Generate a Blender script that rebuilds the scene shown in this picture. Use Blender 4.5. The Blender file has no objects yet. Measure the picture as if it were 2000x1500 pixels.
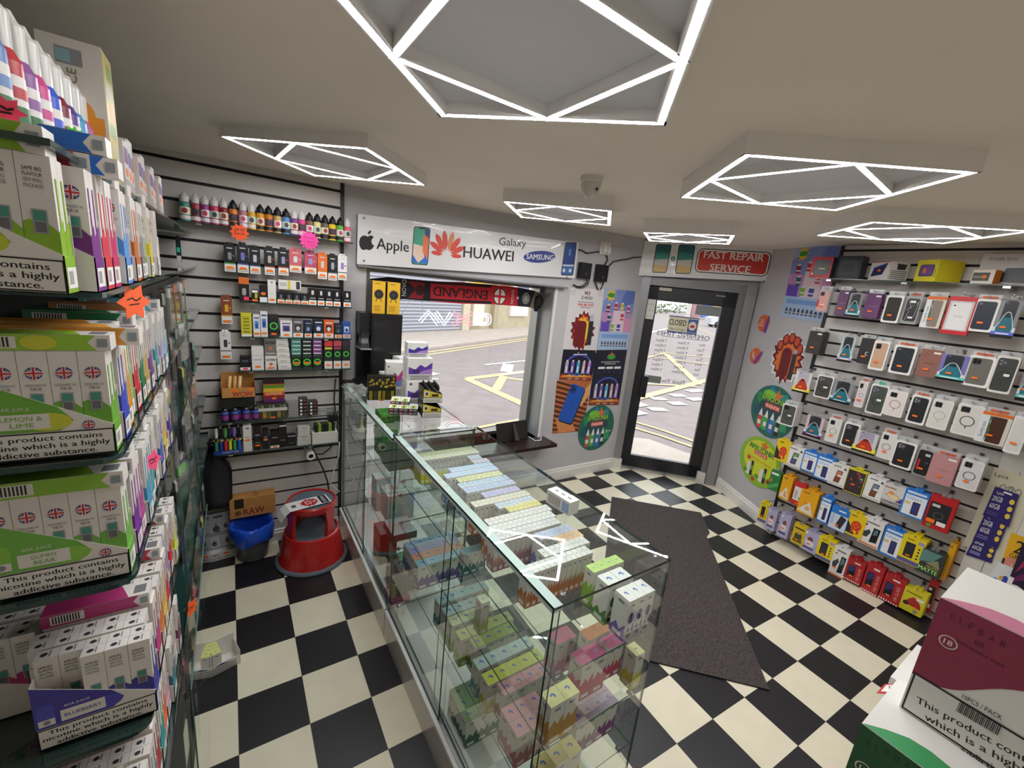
import bpy, math, random
from mathutils import Vector, Matrix
random.seed(11)
SC = bpy.context.scene; COL = SC.collection
V = Vector; PI = math.pi
# ---------------------------------------------------------------- camera
FPX = 829.058
CAM = V((0.0443, -2.7868, 1.8539))
CR = (V((0.836402560, -0.539039814, 0.099331954)), V((-0.041060511, -0.242334444, -0.969323502)), V((0.546575514, 0.806666038, -0.224822399)))
cd = bpy.data.cameras.new('camera'); cam = bpy.data.objects.new('camera', cd); COL.objects.link(cam)
cd.sensor_width = 36.0; cd.lens = 36.0 * FPX / 2000.0; cd.clip_start = 0.02; cd.clip_end = 300
x, y, z = CR[0], -CR[1], -CR[2]
cam.matrix_world = Matrix(((x.x, y.x, z.x, CAM.x), (x.y, y.y, z.y, CAM.y), (x.z, y.z, z.z, CAM.z), (0, 0, 0, 1)))
SC.camera = cam
# ---------------------------------------------------------------- daylight, exposure
W = bpy.data.worlds.new('overcast_sky'); SC.world = W; W.use_nodes = True
bg = W.node_tree.nodes['Background']; bg.inputs[0].default_value = (0.93, 0.96, 1.0, 1); bg.inputs[1].default_value = SKY = 2.75
SC.view_settings.view_transform = 'Standard'; SC.view_settings.look = 'None'; SC.view_settings.gamma = 1
SC.view_settings.use_curve_mapping = False; SC.view_settings.exposure = 0.0
LED = 50.0
cy = SC.cycles
cy.max_bounces = 9; cy.diffuse_bounces = 7; cy.glossy_bounces = 3; cy.transmission_bounces = 4; cy.transparent_max_bounces = 28
cy.use_denoising = True; cy.caustics_reflective = False; cy.caustics_refractive = False
cy.sample_clamp_indirect = 6.0
# ---------------------------------------------------------------- points from the photograph onto real planes
def ray(px, py): 
    a = (px - 1000) / FPX; b = (py - 750) / FPX
    return CR[0] * a + CR[1] * b + CR[2]
def onz(px, py, z=0.0):
    d = ray(px, py); return CAM + d * ((z - CAM.z) / d.z)
def onpl(px, py, p, n):
    d = ray(px, py); return CAM + d * ((V(p) - CAM).dot(V(n)) / d.dot(V(n)))
def ony(px, py, y): return onpl(px, py, (0, y, 0), (0, 1, 0))
def onx(px, py, x): return onpl(px, py, (x, 0, 0), (1, 0, 0))
# ---------------------------------------------------------------- materials
MATS = {}
def lin(h):
    h = h.lstrip('#'); c = [int(h[i:i + 2], 16) / 255 for i in (0, 2, 4)]
    return tuple(x / 12.92 if x <= 0.04045 else ((x + 0.055) / 1.055) ** 2.4 for x in c) + (1,)
def M(h, rough=0.5, metal=0.0, emit=0.0, noise=0.0, scale=40.0, spec=0.5, coat=0.0):
    k = (h, rough, metal, emit, noise, scale, spec, coat)
    if k in MATS: return MATS[k]
    m = bpy.data.materials.new('surface_' + h.strip('#')); m.use_nodes = True; nt = m.node_tree; b = nt.nodes['Principled BSDF']
    c = lin(h); b.inputs['Base Color'].default_value = c; b.inputs['Roughness'].default_value = rough; b.inputs['Metallic'].default_value = metal
    b.inputs['Specular IOR Level'].default_value = spec; b.inputs['Coat Weight'].default_value = coat
    if emit: b.inputs['Emission Color'].default_value = c; b.inputs['Emission Strength'].default_value = emit
    if noise:
        tc = nt.nodes.new('ShaderNodeTexCoord'); nz = nt.nodes.new('ShaderNodeTexNoise'); nz.inputs['Scale'].default_value = scale; nz.inputs['Detail'].default_value = 5
        rp = nt.nodes.new('ShaderNodeMapRange'); rp.inputs[1].default_value = 0.3; rp.inputs[2].default_value = 0.7; rp.inputs[3].default_value = 1 - noise; rp.inputs[4].default_value = 1 + noise * .5
        mx = nt.nodes.new('ShaderNodeMix'); mx.data_type = 'RGBA'; mx.blend_type = 'MULTIPLY'; mx.inputs[0].default_value = 1; mx.inputs[6].default_value = c
        nt.links.new(tc.outputs['Object'], nz.inputs['Vector']); nt.links.new(nz.outputs['Fac'], rp.inputs[0]); nt.links.new(rp.outputs[0], mx.inputs[7]); nt.links.new(mx.outputs[2], b.inputs['Base Color'])
    MATS[k] = m; return m
def clear_mat(name, tint, refl=1.0, rough=0.02, haze=0.0, ior=1.5, hz=(0.9, 0.92, 0.92, 1)):
    """thin clear sheet: see-through, Fresnel reflection on its outer faces, optional milky share"""
    m = bpy.data.materials.new(name); m.use_nodes = True; nt = m.node_tree; N = nt.nodes; N.clear(); L = nt.links.new
    out = N.new('ShaderNodeOutputMaterial'); tr = N.new('ShaderNodeBsdfTransparent'); tr.inputs[0].default_value = tint
    gl = N.new('ShaderNodeBsdfGlossy'); gl.inputs['Roughness'].default_value = rough; gl.inputs[0].default_value = (1, 1, 1, 1)
    fr = N.new('ShaderNodeFresnel'); fr.inputs[0].default_value = ior; ge = N.new('ShaderNodeNewGeometry')
    a = N.new('ShaderNodeMath'); a.operation = 'SUBTRACT'; a.inputs[0].default_value = 1; L(ge.outputs['Backfacing'], a.inputs[1])
    b = N.new('ShaderNodeMath'); b.operation = 'MULTIPLY'; L(fr.outputs[0], b.inputs[0]); L(a.outputs[0], b.inputs[1])
    c = N.new('ShaderNodeMath'); c.operation = 'MULTIPLY'; L(b.outputs[0], c.inputs[0]); c.inputs[1].default_value = refl
    mx = N.new('ShaderNodeMixShader'); L(c.outputs[0], mx.inputs[0]); L(gl.outputs[0], mx.inputs[2])
    if haze:
        df = N.new('ShaderNodeBsdfDiffuse'); df.inputs[0].default_value = hz; m2 = N.new('ShaderNodeMixShader'); m2.inputs[0].default_value = haze
        L(tr.outputs[0], m2.inputs[1]); L(df.outputs[0], m2.inputs[2]); L(m2.outputs[0], mx.inputs[1])
    else: L(tr.outputs[0], mx.inputs[1])
    L(mx.outputs[0], out.inputs[0]); return m
GLASS = clear_mat('clear_glass', (0.962, 0.985, 0.975, 1), 1.25)
PANE = clear_mat('window_glass', (0.97, 0.985, 0.98, 1), 1.0)
EDGE = M('#1f3a37', 0.1); EDGE_L = M('#5f817c', 0.12)
PLASTIC = clear_mat('clear_plastic', (0.97, 0.97, 0.97, 1), 1.5, 0.08, 0.06)
CRINKLE = clear_mat('polythene', (0.95, 0.95, 0.95, 1), 2.5, 0.15, 0.22)
WHITE = M('#f2f1ee', 0.45); OFFW = M('#e6e2dc', 0.5); BLACK = M('#121214', 0.4); DARK = M('#222226', 0.5); GREY = M('#8d8d90', 0.5)
CHROME = M('#d8d8da', 0.18, 1.0); ALU = M('#b9bab8', 0.32, 0.9); STEEL = M('#8b8b88', 0.4, 0.8)
ORANGE = M('#ff7a1c', 0.5); LEDM = M('#ffffff', 0.5, 0, LED)
# ---------------------------------------------------------------- mesh building
TXT = {}
def glyphs(s):
    if s not in TXT:
        cu = bpy.data.curves.new('t', 'FONT'); cu.body = s; cu.resolution_u = 2; o = bpy.data.objects.new('t', cu); me = o.to_mesh()
        vs = [(v.co.x, v.co.y) for v in me.vertices]; fs = [tuple(p.vertices) for p in me.polygons]; o.to_mesh_clear()
        bpy.data.objects.remove(o); bpy.data.curves.remove(cu)
        x0 = min((v[0] for v in vs), default=0); x1 = max((v[0] for v in vs), default=1)
        TXT[s] = ([(a - x0, b) for a, b in vs], fs, max(x1 - x0, 1e-6))
    return TXT[s]
class MB:
    def __init__(s): s.v = []; s.f = []; s.k = []; s.mats = []; s.sm = []
    def mi(s, m):
        if m not in s.mats: s.mats.append(m)
        return s.mats.index(m)
    def add(s, vs, fs, m, smooth=False):
        b = len(s.v); s.v += [tuple(v) for v in vs]
        for f in fs: s.f.append(tuple(b + i for i in f)); s.k.append(s.mi(m)); s.sm.append(smooth)
        return s
    def box(s, x0, y0, z0, x1, y1, z1, m):
        ms = m if isinstance(m, (list, tuple)) else [m] * 6     # -x +x -y +y -z +z
        v = [(x0, y0, z0), (x1, y0, z0), (x1, y1, z0), (x0, y1, z0), (x0, y0, z1), (x1, y0, z1), (x1, y1, z1), (x0, y1, z1)]
        for f, mm in zip([(0, 4, 7, 3), (1, 2, 6, 5), (0, 1, 5, 4), (2, 3, 7, 6), (0, 3, 2, 1), (4, 5, 6, 7)], ms):
            if mm is not None: s.add([v[i] for i in f], [(0, 1, 2, 3)], mm)
        return s
    def obox(s, c, u, w, n, a, b, d, m):
        """box centred on c with half sizes a, b, d along u, w, n"""
        c, u, w, n = V(c), V(u), V(w), V(n)
        v = [c + u * (a * i) + w * (b * j) + n * (d * k) for k in (-1, 1) for j in (-1, 1) for i in (-1, 1)]
        return s.add(v, [(0, 2, 3, 1), (4, 5, 7, 6), (0, 1, 5, 4), (2, 6, 7, 3), (0, 4, 6, 2), (1, 3, 7, 5)], m)
    def prism(s, pts, o, u, w, d, m, side=None, back=True):
        """outline in (u, w) pushed d along u x w from o; front cap at +d"""
        o, u, w = V(o), V(u), V(w); n = u.cross(w).normalized(); k = len(pts)
        A = [o + u * a + w * b for a, b in pts]; B = [p + n * d for p in A]
        s.add(B, [tuple(range(k))], m)
        if back: s.add(A, [tuple(range(k))[::-1]], side or m)
        for i in range(k):
            j = (i + 1) % k; s.add([A[i], A[j], B[j], B[i]], [(0, 1, 2, 3)], side or m)
        return s
    def tube(s, pts, r, m, n=6, closed=False, cap=True):
        pts = [V(p) for p in pts]; K = len(pts); rings = []; up = None
        for i, p in enumerate(pts):
            a = pts[(i - 1) % K] if (closed or i) else p; b = pts[(i + 1) % K] if (closed or i < K - 1) else p
            t = (b - a).normalized()
            if up is None: up = V((0, 0, 1)) if abs(t.z) < .9 else V((1, 0, 0))
            e = t.cross(up).normalized(); f = e.cross(t).normalized(); up = f
            rr = r[i] if isinstance(r, (list, tuple)) else r
            rings.append([p + e * (rr * math.cos(q * 2 * PI / n)) + f * (rr * math.sin(q * 2 * PI / n)) for q in range(n)])
        vs = [q for g in rings for q in g]; fs = []
        for i in range(K if closed else K - 1):
            j = (i + 1) % K
            for q in range(n): fs.append((i * n + q, i * n + (q + 1) % n, j * n + (q + 1) % n, j * n + q))
        if cap and not closed: fs += [tuple(range(n))[::-1], tuple(range((K - 1) * n, K * n))]
        return s.add(vs, fs, m, True)
    def lathe(s, prof, m, n=16, c=(0, 0), sx=1, sy=1):
        """prof of (radius, z); m one material or one per segment"""
        for i in range(len(prof) - 1):
            (r0, z0), (r1, z1) = prof[i], prof[i + 1]; vs = []
            for r, z in ((r0, z0), (r1, z1)):
                vs += [(c[0] + r * sx * math.cos(q * 2 * PI / n), c[1] + r * sy * math.sin(q * 2 * PI / n), z) for q in range(n)]
            s.add(vs, [(q, (q + 1) % n, n + (q + 1) % n, n + q) for q in range(n)], m[i] if isinstance(m, list) else m, True)
        return s
    def build(s, name, parent=None, loc=None, rz=0.0):
        me = bpy.data.meshes.new(name); me.from_pydata(s.v, [], s.f)
        for m in s.mats: me.materials.append(m)
        me.polygons.foreach_set('material_index', s.k); me.polygons.foreach_set('use_smooth', s.sm); me.update()
        o = bpy.data.objects.new(name, me); COL.objects.link(o)
        if parent: o.parent = parent
        if loc is not None: o.location = loc
        if rz: o.rotation_euler = (0, 0, rz)
        return o
class Pen:
    """flat printing on a face: o origin, u right, w up; every call lies a hair above the last"""
    def __init__(s, mb, o, u, w, e=0.0004, st=0.00004): s.mb = mb; s.o = V(o); s.u = V(u).normalized(); s.w = V(w).normalized(); s.n = s.u.cross(s.w); s.e = e; s.st = st
    def P(s, a, b): return s.o + s.u * a + s.w * b + s.n * s.e
    def poly(s, pts, m): s.mb.add([s.P(a, b) for a, b in pts], [tuple(range(len(pts)))], m); s.e += s.st; return s
    def fan(s, pts, m):
        k = len(pts); c = (sum(q[0] for q in pts) / k, sum(q[1] for q in pts) / k); s.mb.add([s.P(a, b) for a, b in pts] + [s.P(*c)], [(i, (i + 1) % k, k) for i in range(k)], m); s.e += s.st; return s
    def rect(s, x0, y0, x1, y1, m): return s.poly([(x0, y0), (x1, y0), (x1, y1), (x0, y1)], m)
    def ell(s, cx, cy, rx, ry, m, n=20): return s.poly([(cx + rx * math.cos(i * 2 * PI / n), cy + ry * math.sin(i * 2 * PI / n)) for i in range(n)], m)
    def rr(s, x0, y0, x1, y1, r, m): return s.poly(rrect(x0, y0, x1, y1, r), m)
    def ring(s, cx, cy, rx, ry, t, m, n=24):
        v = []; 
        for i in range(n): c, q = math.cos(i * 2 * PI / n), math.sin(i * 2 * PI / n); v += [s.P(cx + rx * c, cy + ry * q), s.P(cx + (rx - t) * c, cy + (ry - t) * q)]
        s.mb.add(v, [(2 * i, 2 * ((i + 1) % n), 2 * ((i + 1) % n) + 1, 2 * i + 1) for i in range(n)], m); s.e += s.st; return s
    def frame(s, x0, y0, x1, y1, t, m):
        for q in ((x0, y0, x1, y0 + t), (x0, y1 - t, x1, y1), (x0, y0 + t, x0 + t, y1 - t), (x1 - t, y0 + t, x1, y1 - t)):
            s.mb.add([s.P(q[0], q[1]), s.P(q[2], q[1]), s.P(q[2], q[3]), s.P(q[0], q[3])], [(0, 1, 2, 3)], m)
        s.e += s.st; return s
    def line(s, pts, t, m):
        for (ax, ay), (bx, by) in zip(pts, pts[1:]):
            d = math.hypot(bx - ax, by - ay) or 1; nx, ny = -(by - ay) / d * t / 2, (bx - ax) / d * t / 2
            s.mb.add([s.P(ax - nx, ay - ny), s.P(bx - nx, by - ny), s.P(bx + nx, by + ny), s.P(ax + nx, ay + ny)], [(0, 1, 2, 3)], m)
        s.e += s.st; return s
    def text(s, t, cx, cy, h, m, w=None, rot=0.0, mirror=False, al='c', bold=0.0, shear=0.0):
        vs, fs, L = glyphs(t); k = h / 0.72; kx = k
        if w: kx = w / L
        ww = L * kx; ox = -ww / 2 if al == 'c' else (0 if al == 'l' else -ww); c, q = math.cos(rot), math.sin(rot)
        for dx in ((0,) if not bold else (-bold, 0, bold)):
            pv = []
            for a, b in vs:
                X = ox + a * kx + dx + shear * b * k; Y = b * k - h / 2
                if mirror: X = -X
                pv.append(s.P(cx + X * c - Y * q, cy + X * q + Y * c))
            s.mb.add(pv, fs, m); s.e += s.st * .3
        s.e += s.st; return s
def rrect(x0, y0, x1, y1, r, n=4):
    p = []
    for cx, cy, a in ((x1 - r, y1 - r, 0), (x0 + r, y1 - r, 90), (x0 + r, y0 + r, 180), (x1 - r, y0 + r, 270)):
        p += [(cx + r * math.cos(math.radians(a + 90 * i / n)), cy + r * math.sin(math.radians(a + 90 * i / n))) for i in range(n + 1)]
    return p
def star(cx, cy, r0, r1, n, a0=0.0):
    return [(cx + (r1 if i % 2 else r0) * math.cos(a0 + i * PI / n), cy + (r1 if i % 2 else r0) * math.sin(a0 + i * PI / n)) for i in range(2 * n)]
def front(mb, w, d, h): return Pen(mb, (0, -d / 2, 0), (1, 0, 0), (0, 0, 1))
def rside(mb, w, d, h): return Pen(mb, (w / 2, 0, 0), (0, 1, 0), (0, 0, 1))
def lside(mb, w, d, h): return Pen(mb, (-w / 2, 0, 0), (0, -1, 0), (0, 0, 1))
def topf(mb, w, d, h): return Pen(mb, (0, 0, h), (1, 0, 0), (0, 1, 0))
# ---------------------------------------------------------------- naming and grouping
def tag(o, label, cat, group=None):
    o['label'] = label; o['category'] = cat
    if group: o['group'] = group
    return o
def thing(name, label, cat, loc=(0, 0, 0), rz=0.0, group=None):
    o = bpy.data.objects.new(name, None); COL.objects.link(o); o.empty_display_size = .05
    o.location = loc; o.rotation_euler = (0, 0, rz); return tag(o, label, cat, group)
def struct(o): o['kind'] = 'structure'; return o
KIDS = {}
def kids(o):
    return KIDS.setdefault(o.name, [c for c in bpy.data.objects if c.parent == o]) if False else o.children
def dup(root, loc, rz=0.0, label=None, group=None):
    r = root.copy(); COL.objects.link(r); r.location = loc; r.rotation_euler = (0, 0, rz)
    if label: r['label'] = label
    if group: r['group'] = group
    for ch in PROTO[root.name]:
        c = ch.copy(); COL.objects.link(c); c.parent = r
    return r
PROTO = {}
def proto(root, *parts): PROTO[root.name] = list(parts); return root
ORD = 'first second third fourth fifth sixth seventh eighth ninth tenth eleventh twelfth thirteenth fourteenth fifteenth sixteenth seventeenth eighteenth nineteenth twentieth'.split()
# ================================================================ room shell
TILE = 0.25
def pen_at(s, px, py):
    q = onpl(px, py, s.o, s.n) - s.o; return (q.dot(s.u), q.dot(s.w))
Pen.at = pen_at
Pen.ats = lambda s, pts: [s.at(*q) for q in pts]
YF = 0.20                                   # front wall, x runs right
R0 = V((4.277, -0.579, 0)); RT = V((-0.465, -0.885, 0)).normalized(); RN = V((-RT.y, RT.x, 0)) * -1
if RN.dot(V((1.5, -1.5, 0)) - R0) < 0: RN = -RN
RZ = math.atan2(RT.y, RT.x)
D0 = V((3.591, 0.192, 0)); DT = V((0.701, -0.713, 0)).normalized(); DN = V((-DT.y, DT.x, 0)) * -1
if DN.dot(V((1.5, -1.5, 0)) - D0) < 0: DN = -DN
DZ = math.atan2(DT.y, DT.x)
R2 = V((3.882, -1.331, 0)); RT2 = V((math.cos(math.radians(269.3)), math.sin(math.radians(269.3)), 0)); RN2 = V((RT2.y, -RT2.x, 0)); RZ2 = math.atan2(RT2.y, RT2.x)
def rw(s, d, z): p = R0 + RT * s + RN * d; return V((p.x, p.y, z))
def dw(s, d, z): p = D0 + DT * s + DN * d; return V((p.x, p.y, z))
def rhit(px, py, d): p = onpl(px, py, R0 + RN * d, RN); return ((p - R0).dot(RT), p.z)
def checker(name, ox, oy, rot, swap):
    m = bpy.data.materials.new(name); m.use_nodes = True; nt = m.node_tree; N = nt.nodes; L = nt.links.new; b = N['Principled BSDF']
    tc = N.new('ShaderNodeTexCoord'); mp = N.new('ShaderNodeMapping'); mp.vector_type = 'TEXTURE'
    mp.inputs['Location'].default_value = (ox, oy, -TILE * .5); mp.inputs['Rotation'].default_value = (0, 0, rot)
    ck = N.new('ShaderNodeTexChecker'); ck.inputs['Scale'].default_value = 1 / TILE
    w, k = lin('#ebe3cb'), lin('#1d1c20'); ck.inputs[1].default_value = k if swap else w; ck.inputs[2].default_value = w if swap else k
    nz = N.new('ShaderNodeTexNoise'); nz.inputs['Scale'].default_value = 9; nz.inputs['Detail'].default_value = 6
    rp = N.new('ShaderNodeMapRange'); rp.inputs[1].default_value = .3; rp.inputs[2].default_value = .7; rp.inputs[3].default_value = .95; rp.inputs[4].default_value = 1.02
    mx = N.new('ShaderNodeMix'); mx.data_type = 'RGBA'; mx.blend_type = 'MULTIPLY'; mx.inputs[0].default_value = 1
    L(tc.outputs['Object'], mp.inputs[0]); L(mp.outputs[0], ck.inputs[0]); L(tc.outputs['Object'], nz.inputs[0]); L(nz.outputs[0], rp.inputs[0])
    # fine dark joints between the tiles
    sx = N.new('ShaderNodeSeparateXYZ'); L(mp.outputs[0], sx.inputs[0]); js = []
    for ax in (0, 1):
        d = N.new('ShaderNodeMath'); d.operation = 'DIVIDE'; d.inputs[1].default_value = TILE; L(sx.outputs[ax], d.inputs[0])
        f = N.new('ShaderNodeMath'); f.operation = 'PINGPONG'; f.inputs[1].default_value = .5; L(d.outputs[0], f.inputs[0])
        g = N.new('ShaderNodeMath'); g.operation = 'GREATER_THAN'; g.inputs[1].default_value = .004; L(f.outputs[0], g.inputs[0]); js.append(g)
    j = N.new('ShaderNodeMath'); j.operation = 'MULTIPLY'; L(js[0].outputs[0], j.inputs[0]); L(js[1].outputs[0], j.inputs[1])
    jm = N.new('ShaderNodeMapRange'); jm.inputs[3].default_value = .35; L(j.outputs[0], jm.inputs[0])
    k2 = N.new('ShaderNodeMath'); k2.operation = 'MULTIPLY'; L(rp.outputs[0], k2.inputs[0]); L(jm.outputs[0], k2.inputs[1])
    L(ck.outputs[0], mx.inputs[6]); L(k2.outputs[0], mx.inputs[7]); L(mx.outputs[2], b.inputs['Base Color'])
    b.inputs['Roughness'].default_value = .38
    return m
TH = -0.05158815
# right-hand tiles: local (i, -j) about (10, -6), turned by TH, moved by (10.4319, -6.4707)
c_, s_ = math.cos(TH), math.sin(TH)
ro = V((10.431872, -6.470672)) - V((c_ * 10 - s_ * -6, s_ * 10 + c_ * -6))
mL = checker('vinyl_tiles_aisle', 0, 0, 0, True); mR = checker('vinyl_tiles_shop', ro.x * TILE, ro.y * TILE, TH, True)
fl = MB()
fl.add([(-.5, -4.3, 0), (.86, -4.3, 0), (.86, .22, 0), (-.5, .22, 0)], [(0, 1, 2, 3)], mL)
fl.add([(.86, -4.3, 0), (4.4, -4.3, 0), (4.4, -.6, 0), (4.33, -.48, 0), (3.62, .26, 0), (.86, .22, 0)], [(0, 1, 2, 3, 4, 5)], mR)
struct(fl.build('floor'))
PAINT = M('#c0bec1', .6, noise=.04, scale=6); CEIL = M('#f8efe4', .75, noise=.03, scale=3); SLAT = M('#d6d1ce', .4); TRIMW = M('#e4e1dc', .4, noise=.03, scale=12)
CZ = lambda x, y: 2.345 + .026 * (min(x, 3.5) + .4) * (1 if y > -.6 else .6) - .01
ce = MB(); P = [(-.5, .3), (.7, .3), (2.2, .3), (3.62, .3), (4.45, -.5), (3.95, -1.33), (3.92, -2.6), (3.9, -4.3), (-.5, -4.3)]
zs = [2.338, 2.362, 2.396, 2.434, 2.42, 2.396, 2.37, 2.36, 2.345]
ce.add([(a, b, q) for (a, b), q in zip(P, zs)] + [(1.6, -1.7, 2.372)], [(i, 9, (i + 1) % 9) for i in range(9)], CEIL, True)
struct(ce.build('ceiling'))
fw = MB()
for q in ((-.5, 0, .81, 2.45), (2.425, 0, 3.62, 2.45), (.81, 0, 2.425, .49), (.81, 1.885, 2.425, 2.45)): fw.box(q[0], YF, q[1], q[2], .47, q[3], PAINT)
struct(fw.build('wall_front'))
struct(MB().box(-.5, -4.3, 0, -.45, .2, 2.45, M('#dcd8d0', .6)).build('wall_left'))
struct(MB().box(-.5, -4.3, 0, 3.9, -4.25, 2.45, M('#e4e0d8', .6)).build('wall_back'))
rwm = MB(); e1 = R0 - RT * .04
k_ = [rw(-.085, 0, 0), R2, V((R2.x + RT2.x * 2.95, R2.y + RT2.y * 2.95, 0)), V((4.05, -4.3, 0)), V((4.05, -1.25, 0)), rw(-.085, -.1, 0)]; rwm.add([V((q.x, q.y, 0)) for q in k_] + [V((q.x, q.y, 2.48)) for q in k_], [(i, (i + 1) % 6, (i + 1) % 6 + 6, i + 6) for i in range(6)] + [(6, 7, 8, 9, 10, 11)], PAINT)
struct(rwm.build('wall_right'))
dm = MB()
for s0, s1, z0, z1 in ((-.05, 1.01, 2.06, 2.47),): dm.obox(dw((s0 + s1) / 2, -.1, (z0 + z1) / 2), DT, (0, 0, 1), DN, (s1 - s0) / 2, (z1 - z0) / 2, .1, PAINT)
struct(dm.build('wall_corner'))
# skirting
def skirt(name, o, u, n, L, h=.1):
    m = MB(); o, u, n = V(o), V(u), V(n)
    prof = [(0, 0), (.02, 0), (.02, h * .72), (.014, h * .78), (.012, h * .93), (.005, h), (0, h)]
    a = [o + n * p + V((0, 0, q)) for p, q in prof]; b = [p + u * L for p in a]; k = len(prof)
    m.add(a + b, [(i, i + k, (i + 1) % k + k, (i + 1) % k) for i in range(k)] + [tuple(range(k)), tuple(range(k, 2 * k))[::-1]], TRIMW)
    o = m.build(name); o['kind'] = 'structure'; return o
skirt('baseboard_front', (1.09, YF, 0), (1, 0, 0), (0, -1, 0), 2.42, .125)
skirt('baseboard_aisle', (-.1, YF - .018, 0), (1, 0, 0), (0, -1, 0), .74, .085)
skirt('baseboard_right', rw(.02, 0, 0), RT, RN, .86, .12)
# slatted panels: boards on a dark backing, one panel per wall
GROOVE = M('#0e0e10', .6)
def slatwall(name, label, o, u, n, L, z0, z1, zref, pitch, trims):
    r = thing(name, label, 'slatwall', o); o = V((0, 0, 0)); u, n = V(u), V(n); m = MB()
    m.obox(u * (L / 2) + n * .003 + V((0, 0, (z0 + z1) / 2)), u, (0, 0, 1), n, L / 2, (z1 - z0) / 2, .003, GROOVE)
    k0 = math.floor((zref - z1) / pitch); z = zref - k0 * pitch
    while z > z0 - pitch:
        a, b = max(z - pitch + .008, z0), min(z - .008, z1)
        if b - a > .004: m.obox(u * (L / 2) + n * .011 + V((0, 0, (a + b) / 2)), u, (0, 0, 1), n, L / 2, (b - a) / 2, .006, SLAT)
        z -= pitch
    m.build('slat_panel', r)
    for q in trims:
        MB().obox(u * q + n * .012 + V((0, 0, (z0 + z1) / 2)), u, (0, 0, 1), n, .011, (z1 - z0) / 2, .013, BLACK).build('edge_trim', r)
    return r
slatwall('slatwall_panel', 'pale slatted display panel with black grooves beside the window', (-.45, YF, 0), (1, 0, 0), (0, -1, 0), 1.09, .085, 2.36, 2.214, .0979, [1.10])
slatwall('slatwall_panel', 'pale slatted display panel with phone cases on hooks', R2, RT2, RN2, 2.2, .02, 2.385, 1.768, .0968, [-.005])
# ================================================================ window, shutter box, sill
wn = thing('window_1', 'wide shop window in a grey metal frame onto the street', 'window', (0, 0, 0)); wn['kind'] = 'structure'
fr = MB(); x0, x1, z0, z1 = .81, 2.425, .49, 1.885
for q in ((x0, .30, z0, x0 + .05, .47, z1), (x1 - .05, .36, z0, x1, .47, z1), (x0, .40, z1 - .035, x1, .47, z1), (x0, .40, z0, x1, .47, z0 + .03)): fr.box(*q, STEEL)
WFR = fr.build('window_frame', wn)
MB().box(x0 + .05, .43, z0 + .03, x1 - .05, .436, z1 - .035, [PANE] * 6).build('window_pane', wn)
rv = MB(); rv.box(x1 - .016, .205, z0, x1 + .0, .36, z1, M('#8b8b8c', .4, .3)); rv.box(x1 - .008, .188, z0, x1 + .016, .205, z1, M('#e2e1df', .35)); rv.build('reveal_trim', WFR)
tag(MB().box(1.10, -.012, .462, 2.49, .43, .49, M('#2a1d1c', .25, noise=.2, scale=14)).build('window_shelf'), 'dark wood shelf board under the shop window', 'shelf')
sg = MB().box(.745, .15, 1.874, 2.52, .2, 1.887, M('#77777a', .4)); tag(sg.build('shutter_casing'), 'grey metal casing edge under the phone brand sign', 'casing')
# ================================================================ door
dr = thing('door_1', 'dark framed glass shop door across the corner', 'door', (0, 0, 0)); dr['kind'] = 'structure'
def db(m, s0, s1, z0, z1, d0, d1, mat): return m.obox(dw((s0 + s1) / 2, (d0 + d1) / 2, (z0 + z1) / 2), DT, (0, 0, 1), DN, (s1 - s0) / 2, (z1 - z0) / 2, abs(d1 - d0) / 2, mat)
PC = M('#24242a', .35); GM = M('#7e7e80', .4, .5)
m = MB(); db(m, -.07, .02, 0, 2.08, -.1, .05, M('#97979a', .35, .4)); db(m, .86, .915, 0, 2.08, -.1, .02, GM); db(m, .915, 1.01, 0, 2.08, -.1, .05, M('#97979a', .35, .4)); db(m, -.07, 1.01, 2.0, 2.08, -.1, .03, GM); m.build('door_frame', dr)
m = MB(); db(m, -.075, .035, 0, .12, .02, .062, TRIMW); db(m, .83, .905, 0, .12, .0, .062, TRIMW); m.build('frame_block', dr)
m = MB(); db(m, .02, .125, .03, 2.002, -.07, -.02, PC); db(m, .745, .862, .03, 2.002, -.07, -.02, PC); db(m, .02, .862, 1.855, 2.002, -.07, -.02, PC); db(m, .02, .855, .03, .165, -.07, -.02, PC); LEAF = m.build('door_leaf', dr)
m = MB(); db(m, .125, .745, .165, 1.855, -.048, -.042, PANE); DP_ = m.build('door_pane', dr)
m = MB(); db(m, 0, .86, 0, .025, -.09, .0, ALU); m.build('threshold', dr)
m = MB(); db(m, .10, .165, .84, 1.07, -.02, .03, M('#1b1b20', .4)); m.build('door_handle', LEAF)
m = MB(); db(m, .13, .30, 1.00, 1.075, -.046, -.036, M('#8c908e', .35, .4)); m.build('push_plate', DP_)
m = MB(); db(m, .03, .11, 1.66, 1.86, -.02, .012, M('#dcdad4', .4)); [m.obox(dw(.045 + .022 * (i % 3), .0125, 1.69 + .06 * (i // 3)), DT, (0, 0, 1), DN, .004, .004, .002, STEEL) for i in range(9)]; m.build('door_lock', LEAF)
m = MB(); db(m, .12, .24, 1.955, 1.985, -.02, .012, M('#b5b0a0', .4, .3)); db(m, .66, .75, 1.95, 1.965, -.02, .004, M('#8a8d96', .4)); m.build('door_closer', LEAF)
m = MB(); pn = Pen(m, dw(.12, -.041, 1.855), DT, (0, 0, 1)); pn.poly([(.39, -.10), (.62, -.10), (.62, -.005), (.39, -.005)], M('#8f9696', .5)); m.build('frosted_patch', DP_)
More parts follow.
